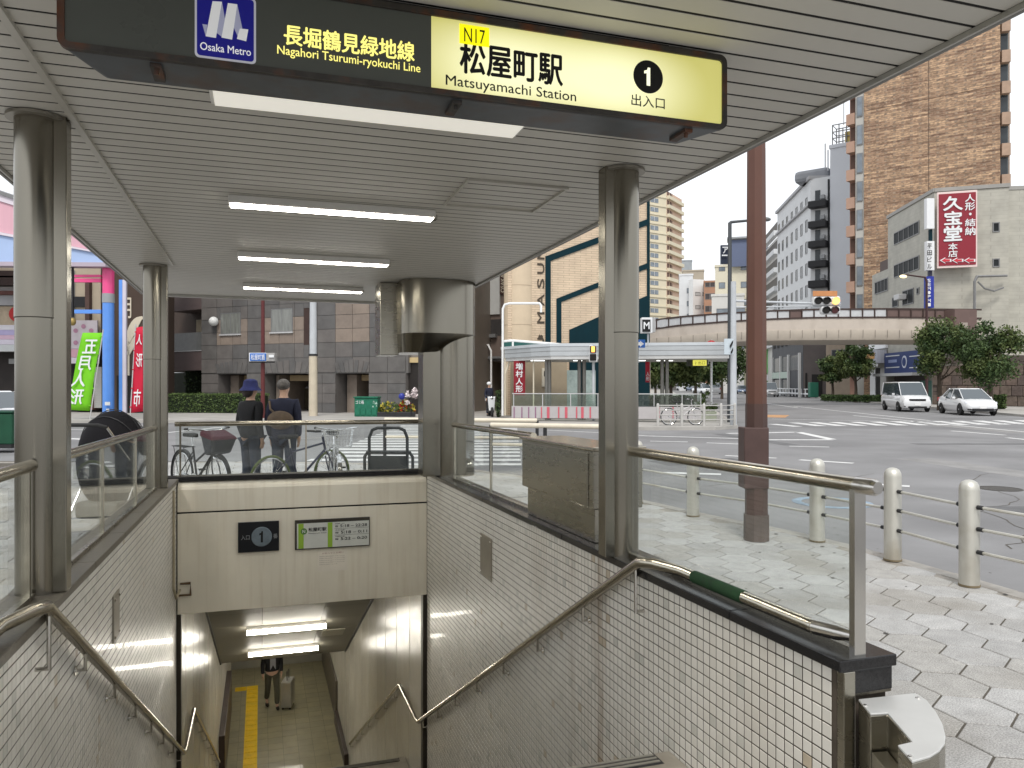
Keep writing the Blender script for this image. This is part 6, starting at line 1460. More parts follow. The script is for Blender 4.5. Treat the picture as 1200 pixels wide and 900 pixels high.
c_ = at(833.5,405,czr-.1); MB().rev([(.30,0),(.30,.02)], c_, 28, tuple(Nn)).build('red_disc', mat('sign_red',(.45,.03,.03),.4,0,0), t); MB().rev([(.21,.021),(.21,.03)], c_, 24, tuple(Nn)).build('blue_disc', mat('sign_white2',(.6,.6,.66),.4,0,0), t)
q = MB(); q.frame8(c_+Nn*.04-R_*.17+Vector((0,0,.14)), R_*.34+Vector((0,0,-.28)), Nn*.01, Vector((0,0,-.05))-R_*0); q.build('bar', mat('sign_red',(.45,.03,.03)), t); q = MB(); q.frame8(c_+Nn*.035-R_*.03+Vector((0,0,-.12)), R_*.06, Nn*.01, Vector((0,0,.24))); q.build('figure', mat('figure_blue',(.03,.06,.3),.4,0,0), t)
t = thing('clock_post', 'slim pale post with a small round mirror at the right of the second exit', 'post', gnd(833,486)); MB().tube([C((833.3-600)/F*36,36,0), at(833.3,423,36)], .045, 8).build('post', M_white, t, True); MB().ball(at(828,425.5,36),.10,.10,.10,12,8).build('globe', M_sw, t, True)
# crossing fence and bicycle on the island
isf = [(765,26.9),(771,29.3),(799,29.3),(825,29.3),(845,29.3),(861,29.6)]
t = thing('island_fence', 'white post and rail fence at the corner of the island', 'fence', C(8,29,0)); M_fw2 = mat('fence_white', (.42,.41,.39), .5, .1, .1, 4)
for u, cz in isf[1:]:
    c_ = C((u-600)/F*cz,cz); MB().rev([(.055,0),(.055,.80),(.045,.84),(.025,.86),(.005,.87)],(*c_,0),14).build('post', M_fw2, t, True)
for z_ in (.78,.60,.42,.24): MB().tube([C((u-600)/F*cz,cz,z_) for u, cz in isf[1:]], .022, 6).build('rail', M_fw2, t, True)
t = bicycle('silver bicycle leaning on the white fence of the island', mat('silver_paint',(.5,.5,.5)), None, False, True, True, True); place(t, C((799-600)/F*29.9,29.9,.004), (1,.12))
for u, lb in ((824,'potted green plant left of the slim post on the island'),(833,'flower box right of the potted plant on the island')):
    cz = 33.6; t = thing('potted_plant', lb, 'plant', C((u-600)/F*cz,cz,0)); MB().obox(C((u-600)/F*cz,cz,.2), .42,.4,.42,-YAW).build('pot', mat('pot_pale',(.32,.34,.26),.6,0,.1,4), t, bevel=.03)
    q = MB(); rnd = random.Random(u)
    for k in range(10): leaves(q, C((u-600)/F*cz+rnd.uniform(-.2,.2),cz,.5+rnd.random()*(.75 if u < 830 else .15)), (.14,.14,.16), 26, .12, rnd, .2)
    stuff(q.build('foliage', M_leaf2, t))
bush('hedge', 'low dark hedge behind the second exit parapet', 'hedge', (C(6.8,38.0),C(8.9,37.4)), .9, 0, 1.0, 44, 900, .10, M_leaf)
# ================================================================ NORTH-EAST SIDE: TOWERS, BRIDGE, SHOPS
def side_of(f, where, depth):                  # wall running back from one end of a facade
    g = Fac.__new__(Fac); a = f.Q if where == 'R' else f.P; b = a - f.n*depth
    if where == 'R': g.P, g.Q = a.copy(), b
    else: g.P, g.Q = b, a.copy()
    g.e = (g.Q-g.P); g.L = g.e.length; g.e.normalize(); g.n = Vector((g.e.y,-g.e.x,0)); 
    if g.n.dot(f.e) * (1 if where == 'R' else -1) < 0: g.n = -g.n
    g.rz = 0; return g
M_ewin = mat('tower_window', (.16,.19,.22), .12, 0, .35, .8, spec=.8)
# beige high rise
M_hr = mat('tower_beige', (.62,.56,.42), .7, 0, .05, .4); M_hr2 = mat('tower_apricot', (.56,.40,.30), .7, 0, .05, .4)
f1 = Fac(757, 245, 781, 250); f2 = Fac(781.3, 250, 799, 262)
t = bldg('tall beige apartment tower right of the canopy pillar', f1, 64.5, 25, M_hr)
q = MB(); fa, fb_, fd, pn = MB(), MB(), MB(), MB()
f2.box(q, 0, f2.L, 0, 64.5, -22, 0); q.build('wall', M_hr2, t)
for k in range(21):
    z_ = 3+k*2.95
    f1.box(pn, 1.9, 5.4, z_+.9, z_+2.3, -.1, .06); f1.box(fa, 3.5, 3.7, z_+.9, z_+2.3, .05, .12); f1.box(fb_, 0, f1.L, z_-.1, z_+.35, 0, .25)
    for a in (.4,2.6): f2.box(fd, a, a+1.5, z_+1.1, z_+2.5, -.6, .03)
    f2.box(fd, 4.4, 5.0, z_+.9, z_+2.4, -.5, .03); f2.box(fb_, .3, f2.L, z_-.1, z_+1.0, 0, .9)
stuff(fa.build('mullions', M_frl, t)); stuff(pn.build('panes', M_ewin, t)); stuff(fd.build('balcony_recesses', mat('recess_brown',(.10,.055,.04),.7,0,.2,1), t)); stuff(fb_.build('balcony_bands', M_hr, t))
def block(label, uL, cL, uR, cR, vtop, depth, m_, us=(), n=0, wz=3.0, ww=1.4, wh=1.3, z0=2.0, pm=None, cat='building'):
    rx_ = ((uL+uR)/2-600)/F; cR = cL - rx_*(uR-uL)/F*cL*.9; f = Fac(uL, cL, uR, cR); top = EYE+(450-vtop)/F*((cL+cR)/2); t = bldg(label, f, top, depth, m_)
    if n: 
        for g_, uu in ((f, us),):
            rowwin(g_, t, [u*f.L for u in uu], z0, wz, n, ww, wh, M_frm, pm or M_ewin, sub=False)
    return f, t, top
M_wh = mat('white_tile_building', (.60,.61,.62), .6, 0, .05, .5); M_gy = mat('grey_building', (.30,.31,.32), .6, 0, .08, .5)
block('distant grey block peeping over the white one beside the beige tower', 797, 300, 811, 300, 306, 20, mat('far_grey',(.33,.36,.38),.7,0,.1,.3), (.1,.4,.7), 9, 3, 2.0, 1.2, 20)
fg, tg, _ = block('plain white building with a short column of windows right of the beige tower', 796, 190, 812, 186, 330-7, 15, M_wh, (.55,), 6, 3.2, 1.1, 1.3, 8)
fs = Fac(812.2, 186, 826, 187); q = MB(); fs.box(q, 0, fs.L, 0, 27, -2, 0); q.build('side_wall', mat('white_side',(.68,.68,.67),.6,0,.04,.5), tg); rowwin(fs, tg, [.6,2.6], 7, 3.2, 6, 1.4, .9, M_frm, mat('pale_pane',(.45,.46,.46),.3,0,.1,.5), sub=False)
block('tan roofed block behind the white building', 800, 215, 825, 215, 318, 20, mat('tan_block',(.38,.33,.26),.7,0,.08,.4))
block('orange brown brick apartment block in the distance', 825, 180, 838, 182, 331, 18, mat('orange_brown',(.36,.20,.13),.7,0,.1,.4), (.1,.55), 8, 2.9, 1.1, 1.4, 4, mat('dark_pane',(.06,.05,.05),.3,0,.2,.5))
fh, th, top = block('cream building under the blue grey billboard', 838, 150, 893, 146, 312, 20, mat('cream_building',(.62,.58,.46),.6,0,.05,.5), (.08,.55), 5, 3.4, 1.2, 1.2, 10)
fk, tk, _ = block('lower white building left of the cream one', 834, 143, 872, 142, 347, 10, mat('white_low',(.62,.61,.58),.6,0,.04,.6), (.15,.55), 3, 3.2, 2.8, 1.2, 8)
q = MB(); fh.px(q, 857, 281, 900, 312.5, .5, .9); q.build('billboard', mat('billboard_blue',(.115,.14,.22),.5,0,.03,.3), th)
q = MB(); fh.px(q, 852, 278.5, 895, 280.5, -3, 1.5); q.build('billboard_top', M_gy, th)
sg2 = thing('billboard', 'dark small billboard with white letters at the left of the blue grey one', 'billboard', at(849,309,140)); vplate(844.5,287.5,854,309.5,142,.6,mat('board_navy',(.02,.028,.05),.5,0,0),'board',sg2); vtext('ア',846.5,289.5,853,297,141.5,M_sw,sg2,.03,.2); vplate(846,298.5,852.5,300,141.3,.1,M_sw,'stripe',sg2)
fx = Fac(893, 146, 913, 128); q = MB(); fx.box(q, 0, fx.L, 0, 1.6+165*135/900, -14, 0); q.build('right_wing', mat('white_wing',(.63,.62,.60),.6,0,.04,.5), th)
pn, fr_ = MB(), MB()
for k in range(7): fx.box(pn, 1.5, fx.L-1, 9+k*3.1, 10.4+k*3.1, -.3, .04); fx.box(fr_, .6, fx.L-.3, 7.9+k*3.1, 8.7+k*3.1, 0, .8)
stuff(pn.build('balcony_recesses', mat('recess_grey',(.12,.11,.10),.6,0,.2,1), th)); stuff(fr_.build('balconies', M_wh, th))
fr = Fac(868, 160, 912, 150); t = bldg('tan roofed building behind the brown pole', fr, 28, 12, mat('tan_block2',(.40,.34,.25),.7,0,.08,.4))
# white hotel with black balconies
f3 = Fac(911, 121, 950, 100.5); f4 = Fac(950.2, 100.5, 972.8, 99); top = 28.4
t = thing('hotel_building', 'white hotel with rows of small windows and black balconies', 'building', f3.pt(f3.L/2,0))
q = MB(); f3.box(q, 0, f3.L, -.1, top, -22, 0); q.build('wall', M_wh, t); q = MB(); f4.box(q, 0, f4.L, -.1, top, -8, 0); q.build('front_wall', M_wh, t)
q = MB(); f3.box(q, -.2, f3.L+.2, top, top+.4, -22, .3); q.build('cornice', mat('cornice_grey',(.35,.35,.36),.6,0,.05,1), t); q = MB(); f3.box(q, 0, f3.L, 25.0, 25.25, 0, .35); q.build('string_course', MATS['cornice_grey'], t)
L3 = f3.L; cols = [L3*x for x in (.04,.17,.31,.46,.60,.74,.87)]
for k in range(8):
    for a in cols[:]: window(f3, a, a+1.0, 3.6+k*2.9+.9+(0 if k < 7 else .3), 3.6+k*2.9+2.5+(0 if k < 7 else .1), t, M_frm, M_pane, .09, 0)
for k, (v0, v1) in enumerate(((234,245),(257.5,268.5),(280.5,291.5),(303.5,314.5),(326.5,338))):
    z1_ = EYE+(450-v0)/F*100; z0_ = EYE+(450-v1)/F*100
    q = MB(); f4.box(q, .0, f4.L-.2, z0_, z1_-.35, 0, 1.3); q.build('balcony', mat('balcony_black',(.018,.018,.02),.5,0,.1,2), t, bevel=.08)
    q = MB(); f4.box(q, .55, 1.2, z1_-.3, z1_+1.2, -.01, .05); q.build('balcony_door', M_pane, t); q = MB(); f4.box(q, 1.35, 1.9, z1_-.1, z1_+.4, .2, .7); q.build('cooling_unit', M_gy, t)
q = MB(); c0 = f4.pt(f4.L-.15, 8, .15); q.tube([c0, c0+Vector((0,0,20))], .12, 6); q.build('drain_pipe', M_dark, t)
q = MB(); f4.box(q, -2.5, f4.L-.4, top, top+1.6, -6, -.8); q.build('roof_house', mat('roof_house_grey',(.22,.23,.25),.6,0,.1,1), t, bevel=.5)
for k in range(3): c0 = f4.pt(f4.L-.9+k*.35, top+1, -1); MB().tube([c0, c0+Vector((0,0,3.6-k*.9))], .09, 6).build('antenna', M_frl, t)
f5 = Fac(972.9, 98.5, 997, 97); t = bldg('plain white windowless tower with a rooftop cage beside the hotel', f5, 1.6+(450-173)/F*98, 12, mat('plain_white_tower',(.56,.58,.62),.6,0,.03,.3))
z5 = 1.6+(450-173)/F*98+.45; q = MB()
for s_ in (.2,1.0,1.9,2.5): 
    for d_ in (-.3,-2.2): c0 = f5.pt(s_,z5,d_); q.tube([c0,c0+Vector((0,0,2.6))],.07,5)
for z_ in (.9,1.7,2.6):
    q.tube([f5.pt(.2,z5+z_,-.3),f5.pt(2.5,z5+z_,-.3),f5.pt(2.5,z5+z_,-2.2),f5.pt(.2,z5+z_,-2.2)],.07,5,True)
stuff(q.build('cage', M_frm, t)); q = MB(); f5.box(q, 1.7, 2.6, z5, z5+1.5, -1.4, -.4); q.build('yellow_box', mat('dull_yellow',(.45,.34,.10),.5,0,.1,2), t); c0 = f5.pt(1.4,z5+2.6,-1); MB().tube([c0,c0+Vector((0,0,3.5))],.06,5).build('antenna', M_frl, t)
# brown brick tower
f6 = Fac(1012.5, 80, 1172, 73)
M_brick = brickmat('brown_brick_tower', (.50,.33,.20), (.17,.095,.06), (.27,.19,.13), .34, .2, .8, .03)
N = M_brick.node_tree.nodes; L = M_brick.node_tree.links; p = N['Principled BSDF']; src = p.inputs['Base Color'].links[0].from_socket
tc = N.new('ShaderNodeTexCoord'); vo = N.new('ShaderNodeTexVoronoi'); vo.inputs['Scale'].default_value = 5.0; mp = N.new('ShaderNodeMapping'); mp.inputs['Scale'].default_value = (1,1,1.5); L.new(tc.outputs['Object'], mp.inputs[0]); L.new(mp.outputs[0], vo.inputs['Vector'])
bw = N.new('ShaderNodeRGBToBW'); L.new(vo.outputs['Color'], bw.inputs[0]); mr = N.new('ShaderNodeMapRange'); mr.inputs[1].default_value=.2; mr.inputs[2].default_value=.8; mr.inputs[3].default_value = .75; mr.inputs[4].default_value = 1.27; L.new(bw.outputs[0], mr.inputs[0])
mu = N.new('ShaderNodeMix'); mu.data_type = 'RGBA'; mu.blend_type = 'MULTIPLY'; mu.inputs[0].default_value = 1; L.new(src, mu.inputs[6]); L.new(mr.outputs[0], mu.inputs[7]); L.new(mu.outputs[2], p.inputs['Base Color'])
top6 = 52
t = thing('brick_tower', 'huge brown brick tower with a windowless face above the grey building', 'building', f6.pt(f6.L/2,0))
q = MB(); f6.box(q, 0, f6.L, -.1, top6, -16, 0); q.build('wall', M_brick, t)
q = MB()
for a in (f6.s(1088)[0],): f6.box(q, a, a+.05, 10, top6, 0, .012)
for k in range(3): f6.box(q, 0, f6.L, 18+k*12, 18.04+k*12, 0, .012)
stuff(q.build('movement_joints', mat('joint_dark_brown',(.10,.06,.04),.8,0,0), t))
f7 = Fac(1002.5, 80.6, 1012.3, 80.1); q = MB(); f7.box(q, 0, f7.L, -.1, top6, -15, -.02); q.build('window_strip', mat('strip_pale',(.42,.41,.38),.6,0,.05,1), t)
f8 = Fac(993, 81.5, 1002.4, 80.8); q = MB(); f8.box(q, 0, f8.L, -.1, top6, -14, -.5); q.build('balcony_wall', mat('salmon_wall',(.34,.20,.15),.7,0,.08,1), t)
for k in range(15):
    z_ = 3.0+k*2.95; q = MB(); f7.box(q, .12, f7.L-.1, z_, z_+2.1, -.02, .06); w_ = q.build('window', M_frm, t); q = MB(); f7.box(q, .2, f7.L-.18, z_+.1, z_+2.0, .06, .08); q.build('pane', M_ewin, w_)
    q = MB(); f8.box(q, 0, f8.L, z_-.6, z_+.55, -.5, .25); q.build('balcony', mat('salmon_balcony',(.42,.27,.20),.7,0,.08,1), t); q = MB(); f8.box(q, .1, f8.L-.1, z_+.6, z_+2.2, -.49, -.45); q.build('dark_recess', mat('recess_brown',(.10,.055,.04)), t)
f9 = Fac(1172.3, 73.2, 1183.5, 73.0); q = MB(); f9.box(q, 0, f9.L, -.1, top6-1.0, -14, -.35); q.build('edge_wall', mat('edge_dark',(.13,.14,.14),.5,0,.1,1), t)
for k in range(15):
    z_ = 3.2+k*2.95; q = MB(); f9.box(q, .05, f9.L-.02, z_-.55, z_+.6, -.34, .3); q.build('balcony', M_brick if k % 1 else mat('balcony_tan',(.36,.25,.18),.7,0,.15,2), t); q = MB(); f9.box(q, .1, f9.L-.1, z_+.65, z_+2.3, -.33, -.3); q.build('pane', M_pane, t)
# grey building with the red sign
M_gb = brickmat('grey_tile_building', (.40,.385,.33), (.375,.36,.31), (.33,.315,.27), .9, .3, .55, .012)
fa1 = Fac(1040.5, 72.3, 1094.8, 62.2); fa2 = Fac(1022, 76.8, 1040.3, 72.4); fa3 = Fac(1095, 62.2, 1182, 60.6)
t = thing('sign_building', 'grey tiled corner building bearing the tall red sign', 'building', fa1.Q.copy())
zt1 = 1.6+225*62.2/900
q = MB(); fa1.box(q, 0, fa1.L, -.1, zt1, -12, 0); fa3.box(q, 0, fa3.L, -.1, zt1, -14, 0) ; 
MB_ = MB(); fa1.box(MB_, 0, fa1.L, 3.9, zt1, -12, 0); MB_.build('wall', M_gb, t); q = MB(); fa3.box(q, .0, fa3.L, -.1, zt1-.02, -12, -.0); q.build('front_wall', M_gb, t)
q = MB(); fa1.box(q, 0, fa1.L, -.1, 3.89, -12, -.6); q.build('shop_wall', mat('shop_dark',(.06,.045,.04),.6,0,.3,1), t)
zt2 = 1.6+(450-318)/F*74; q = MB(); fa2.box(q, 0, fa2.L, -.1, zt2, -10, -.01); q.build('low_wing', M_gb, t)
q = MB(); fa1.box(q, -.1, fa1.L+.05, zt1, zt1+.3, -12, .1); fa3.box(q, 0, fa3.L+.1, zt1-.01, zt1+.29, -12, .1); q.build('parapet', mat('parapet_cap',(.30,.29,.27),.5,0,.1,1), t)
q = MB(); fa2.px(q, 1025, 304, 1041, 316, -3, -.5); q.build('roof_screen', mat('screen_brown',(.10,.07,.06),.6,0,.1,2), t)
M_pdk = mat('window_dark_matte', (.022,.025,.027), .5, 0, .3, 1, spec=.12)
def wpx(f, u0, v0, u1, v1, n, bars):
    a0, t0_ = f.s(u0); a1, t1_ = f.s(u1); tm = (t0_+t1_)/2; window(f, a0, a1, EYE+(450-v1)/F*tm, EYE+(450-v0)/F*tm, t, M_frm, M_pdk, .08, bars)
wpx(fa1,1048,266,1077.5,281,0,4); wpx(fa1,1048,305,1077.5,321,0,4); wpx(fa2,1025.5,328,1041,343,0,3); wpx(fa1,1046,348,1053,360,0,0); wpx(fa1,1058,339,1071,357,0,1); wpx(fa1,1074.5,337,1077.5,345,0,0)
wpx(fa3,1163,260.5,1171.5,272,0,0); wpx(fa3,1163,303,1171.5,313,0,0)
q = MB(); fa1.px(q, 1058, 345, 1064, 351.5, .1, .8); q.build('cooling_unit', M_frl, t, bevel=.05)
q = MB(); q.tube([at(1142,362,60.3),at(1142,330,60.3),at(1145,324,60.3),at(1180,323,60.2)], .10, 6); q.tube([at(1146,330,60.3),at(1154,338,60.2),at(1165,341,60.2),at(1176,337,60.2)], .07, 6); q.build('cable_duct', M_frm, t)
rs = thing('shop_sign', 'tall dark red sign with white writing and three arrows on the grey corner building', 'sign', at(1120,313,60.5))
fs_ = Fac(1095.5, 61.6, 1182, 60.05); fs_.P = fs_.P; 
def fpx(f, u0, v0, u1, v1, d0, d1, nm, m_, par):
    q = MB(); f.px(q, u0, v0, u1, v1, d0, d1); return q.build(nm, m_, par)
fpx(fs_,1097.5,225,1144,314,.1,.3,'border',mat('sign_border',(.72,.58,.55),.5,0,0),rs); fpx(fs_,1099,227.5,1142.3,311.5,.3,.34,'face',mat('sign_crimson',(.24,.018,.032),.5,0,.04,1),rs)
def ftext(f, s_, u0, v0, u1, v1, m_, par, bold=.0, d=.4, mirror=False):
    a0, t0_ = f.s(u0); a1, t1_ = f.s(u1); tm = (t0_+t1_)/2; return text(s_, f.pt(a0, EYE+(450-v1)/F*tm, d), f.e, UZ, a1-a0, (v1-v0)/F*tm, m_, par, bold, mirror)
for s_, b_ in (('久',(1104,231.5,1126.5,247.5)),('宝',(1105.5,249,1125.5,264)),('堂',(1105,266,1125.5,283))): ftext(fs_, s_, *b_, M_sw, rs, .032)
for s_, b_ in (('本',(1110,286,1120.5,294)),('店',(1110,294.5,1120.5,302)),('人',(1129.5,229,1141,237.5)),('形',(1129.5,238.5,1141,247.5)),('・',(1134,250.5,1137,253.5)),('結',(1129.5,257.5,1141.5,266)),('納',(1129.5,267,1141.5,276.5))): ftext(fs_, s_, *b_, M_sw, rs, .02)
for k in range(3):
    u = 1100+k*14; 
    for sc_, mm, d_ in ((1,M_sw,.36),(.72,mat('arrow_red',(.55,.03,.05),.5,0,0),.38)):
        cx_u, cv = u+7, 306; pts = [(-7,0),(-.5,-3.6),(-.5,-1.7),(6.6,-1.7),(6.6,1.7),(-.5,1.7),(-.5,3.6)]; q = MB()
        fs_.poly(q, [(cx_u+x*sc_, cv+y_*sc_) for x, y_ in pts], d_, d_+.02); q.build('arrow', mm, rs)
vs2 = thing('vertical_sign', 'narrow white vertical sign with black letters and blue foot beside the red sign', 'sign', at(1091,340,61.5))
vplate(1084.5,233,1093.5,268.5,61.4,.4,M_sw,'upper_panel',vs2); vplate(1089,268.8,1091.5,283,61.6,.3,M_teal,'stem',vs2); vplate(1084.8,283,1093.5,317,61.4,.4,M_sw,'name_panel',vs2); vplate(1088,317.2,1091.3,324,61.6,.3,mat('stem_dark',(.03,.03,.06),.5,0,0),'lower_stem',vs2); vplate(1084.5,324.3,1092.5,361,61.2,.5,mat('panel_blue',(.02,.035,.28),.5,0,0),'blue_panel',vs2)
column_text('平田ビル', at(1086.3,285.5,61.1)+Nn*.05, R_, UZ, 5.4/F*61,5.6/F*61,2.4/F*61,M_ink,vs2,.02)
column_text('SEM・PMI', at(1086.6,327,60.9)+Nn*.05, R_, UZ, 3.6/F*61,3.6/F*61,1.1/F*61,M_sw,vs2,.03)
t = thing('street_lamp', 'street lamp with a lit yellowish lantern in front of the grey building', 'street lamp', C((1086-600)/F*56,56,0))
MB().tube([C((1086-600)/F*56,56,0), at(1086,330,56), at(1084,325,56), at(1062,322,56)], [.11,.08,.06,.05], 10).build('mast', mat('lamp_dark',(.06,.03,.03),.5,.2,.1,3), t, True); MB().ball(at(1058.5,324,56), .32,.14,.12, 14, 8).build('lantern', mat('lantern_lit',(.8,.7,.4),.4,0,0,emit=1.2,ecol=(1,.8,.4)), t, True)
# shop fronts at street level on its left face
t = thing('shopfront', 'shop with a blue sign board and white emblem under the grey building', 'shop', fa1.pt(2,0,.3))
fpx(fa1,1041,412,1090,437,.0,.35,'sign_board',mat('shop_blue',(.03,.05,.16),.5,0,.05,1),t)
a_, t_ = fa1.s(1065); q = MB().rev([(.55,0),(.55,.03)], fa1.pt(a_, EYE+(450-424)/F*t_, .36), 24, tuple(fa1.n)); q.build('emblem', mat('emblem_white',(.6,.62,.7),.5,0,0), t); q = MB().rev([(.38,0),(.38,.03)], fa1.pt(a_, EYE+(450-424)/F*t_, .39), 20, tuple(fa1.n)); q.build('emblem_core', mat('shop_blue',(.03,.05,.16)), t)
for u0, u1 in ((1043,1059),(1071,1087)):
    for v in (416.5,430): fpx(fa1,u0,v,u1,v+1.1,.36,.38,'rule',M_sw,t)
fpx(fa1,1046,421.5,1056,425,.36,.38,'print',mat('print_pale',(.25,.3,.5),.5,0,0),t); fpx(fa1,1041,437.3,1090,440.5,.0,1.4,'awning',mat('awning_pale',(.5,.5,.5),.6,0,.05,2),t); fpx(fa1,1042,447,1056,478,-.5,-.3,'shutter',mat('shutter_pale',(.30,.28,.26),.6,0,.2,2),t); fpx(fa1,1076,446,1090,478,-.5,-.2,'green_door',mat('green_door',(.06,.16,.13),.5,0,.2,2),t)
t = thing('shopfront', 'white shopfront with a scalloped awning left of the blue sign board', 'shop', fa2.pt(1,0,.3))
fpx(fa2,1021,400,1041,409,.0,.25,'band',M_sw,t); fpx(fa2,1021,411,1040,426,.05,.9,'awning',mat('awning_blue_white',(.45,.46,.52),.6,0,.2,3,stretch=(6,6,.2)),t); fpx(fa2,1024.5,414,1036.5,421,.9,.95,'print',mat('print_orange',(.5,.25,.06),.5,0,.2,6),t)
for k in range(7): u = 1021.5+k*2.7; q = MB(); fa2.poly(q, [(u,426),(u+2.4,426),(u+2.2,429),(u+1.2,430.5),(u+.3,429)], .85,.9); q.build('scallop', M_sw, t)
for u0, u1, mm in ((1021,1027,M_sw),(1033,1040,mat('wall_pale',(.45,.44,.42),.6,0,.1,2))): fpx(fa2,u0,431,u1,478,.0,.12,'pier',mm,t)
fpx(fa2,1027,431,1033,478,.0,.03,'dark_door',M_black,t)
# blocks under the bridge
block('tan stone building behind the two small trees', 968, 92, 1022, 80, 395, 8, mat('tan_stone',(.34,.28,.22),.7,0,.12,.8), (.12,.6), 1, 3, 2.2, 2.2, 3.5, M_pane)
fd1 = Fac(905, 118, 941, 97); fd2 = Fac(941.3, 97, 968.5, 95)
t = bldg('dark grey building with white columns below the footbridge', fd1, 9.0, 14, mat('slate_wall',(.045,.048,.055),.6,0,.1,1))
q = MB(); fd2.box(q, 0, fd2.L, -.1, 9.3, -12, 0); q.build('right_wall', mat('dark_stone',(.085,.072,.068),.6,0,.12,1), t)
for x in (.04,.34,.60,.93): q = MB(); fd1.box(q, fd1.L*x, fd1.L*x+.45, -.1, 5.6, 0, .3); q.build('column', mat('column_pale',(.48,.48,.47),.6,0,.05,1), t)
q = MB(); fd1.box(q, 0, fd1.L*.62, 2.4, 3.3, .0,.25); q.build('balcony', mat('pale_green_band',(.36,.44,.38),.5,0,.1,1), t); q = MB(); fd1.box(q, .3, fd1.L*.9, 3.4, 5.4, .0,.06); fd1.box(q, .3, fd1.L*.6, .1, 2.2, .0,.06); q.build('shop_glass', M_pane, t)
q = MB()
for k in range(6): fd1.box(q, 1.2+k*3.0, 2.6+k*3.0, 6.9, 8.4, 0, .08)
stuff(q.build('upper_windows', M_black, t)); q = MB(); fd2.box(q, .3, .5, .1, 3, 0, .1); fd2.box(q, 1.1, 2.4, .1, 2.8, 0, .05); q.build('entrance', M_black, t)
t = thing('guard_fence', 'row of white guard fence panels along the far kerb under the footbridge', 'fence', C(34,100,0)); a, b = Vector(C(33.4,98,0)), Vector(C(37.5,92,0))
q = MB(); n_ = 12; a = Vector(C((905-600)/F*112,112,0)); b = Vector(C((948-600)/F*95,95,0))
for k in range(n_+1): p_ = a+(b-a)*k/n_; q.tube([p_,p_+Vector((0,0,1.0))],.09,6)
stuff(q.build('posts', M_sw, t)); MB().tube([a+Vector((0,0,.95)),b+Vector((0,0,.95))],.05,6).build('rail', M_sw, t); MB().tube([a+Vector((0,0,.35)),b+Vector((0,0,.35))],.12,6).build('kerb_band', M_sw, t)
c_ = C((953-600)/F*93,93,.9); q = MB().obox(c_,1.0,.8,1.8,-YAW); tag(q.build('green_cabinet', mat('cabinet_green',(.02,.12,.08),.5,0,.1,2), bevel=.05),'dark green street cabinet at the end of the white guard fence','cabinet')
for i, (u0, u1, cz, vt, c, lb) in enumerate(((893,906,140,405,(.10,.30,.06),'bright green shop block seen right of the brown pole'),(858,895,150,385,(.30,.27,.24),'brownish building seen left of the brown pole above the cars'),(848,862,170,410,(.16,.16,.16),'dark narrow building above the far cars'),(780,850,220,418,(.22,.21,.20),'low distant buildings behind the trees of the second exit'),(700,790,230,420,(.20,.20,.20),'low distant buildings behind the shelter'))):
    f_, t_, _ = block(lb, u0, cz, u1, cz-4, vt, 14, mat('street_block_%d' % i, c, .7, 0, .15, .5), (.15,.5,.78) if i != 0 else (), 3, 3.4, 2.2, 1.5, 3)
    if i == 0: fpx(f_,893.5,406,905.5,437,0,.3,'green_panel',mat('panel_lime',(.12,.42,.10),.4,0,.15,1),t_); fpx(f_,896,439,906,446,0,.4,'white_band',M_sw,t_)
# footbridge
bp = [(755,47),(775,50),(800,52.5),(830,55),(865,57),(900,58.5),(940,59.3),(985,59.8),(1030,59.6),(1080,59),(1118,58.4),(1150,58)]
def bv(u, tab):
    for (a, va), (b, vb) in zip(tab[:-1], tab[1:]):
        if a <= u <= b: return va+(vb-va)*(u-a)/(b-a)
    return tab[-1][1] if u > tab[-1][0] else tab[0][1]
TOPV = [(755,375.5),(800,370),(850,366.2),(900,363.6),(950,361.8),(1040,361),(1150,362)]; DECK = [(755,388),(800,382),(850,378),(900,375),(950,373.2),(1040,372.6),(1150,374)]; MID = [(755,397),(830,391),(900,387),(1000,386),(1150,387)]; BOT = [(755,411),(800,407),(860,404),(940,402.5),(1040,402),(1150,402)]
N_ = [(u, bp_c) for u, bp_c in bp]
us_ = [755+i*(1150-755)/56 for i in range(57)]
cz_ = lambda u: bv(u, bp); zf = lambda u, tab: EYE+(450-bv(u,tab))/F*cz_(u)
def sweep(prof, name, m_, par, u0=755, u1=1150, sm=True):   # prof(u) -> list of (depth offset away, z)
    q = MB(); uu = [u for u in us_ if u0-.1 <= u <= u1+.1]; n_ = None
    for u in uu:
        pr = prof(u); n_ = len(pr); cz = cz_(u)
        for d, z_ in pr: cc = cz+d; q.v.append(C((u-600)/F*cz, cc, z_))
    for i in range(len(uu)-1):
        for j in range(n_): q.f.append((i*n_+j,i*n_+(j+1)%n_,(i+1)*n_+(j+1)%n_,(i+1)*n_+j))
    q.f.append(tuple(range(n_))); q.f.append(tuple((len(uu)-1)*n_+j for j in range(n_-1,-1,-1))); return q.build(name, m_, par, sm)
t = thing('footbridge', 'long curved cream footbridge crossing above the avenue', 'bridge', C(20,56,0))
M_fb = mat('bridge_cream', (.50,.44,.38), .6, 0, .06, 1.2, dirt=((.30,.25,.20),.4,.8,(1,1,.3))); M_fbr = mat('bridge_brown', (.055,.035,.03), .5, .1, .1, 3)
sweep(lambda u: [(0,zf(u,DECK)),(0,zf(u,MID)),(3.0,zf(u,MID)),(3.0,zf(u,DECK))], 'girder', M_fb, t)
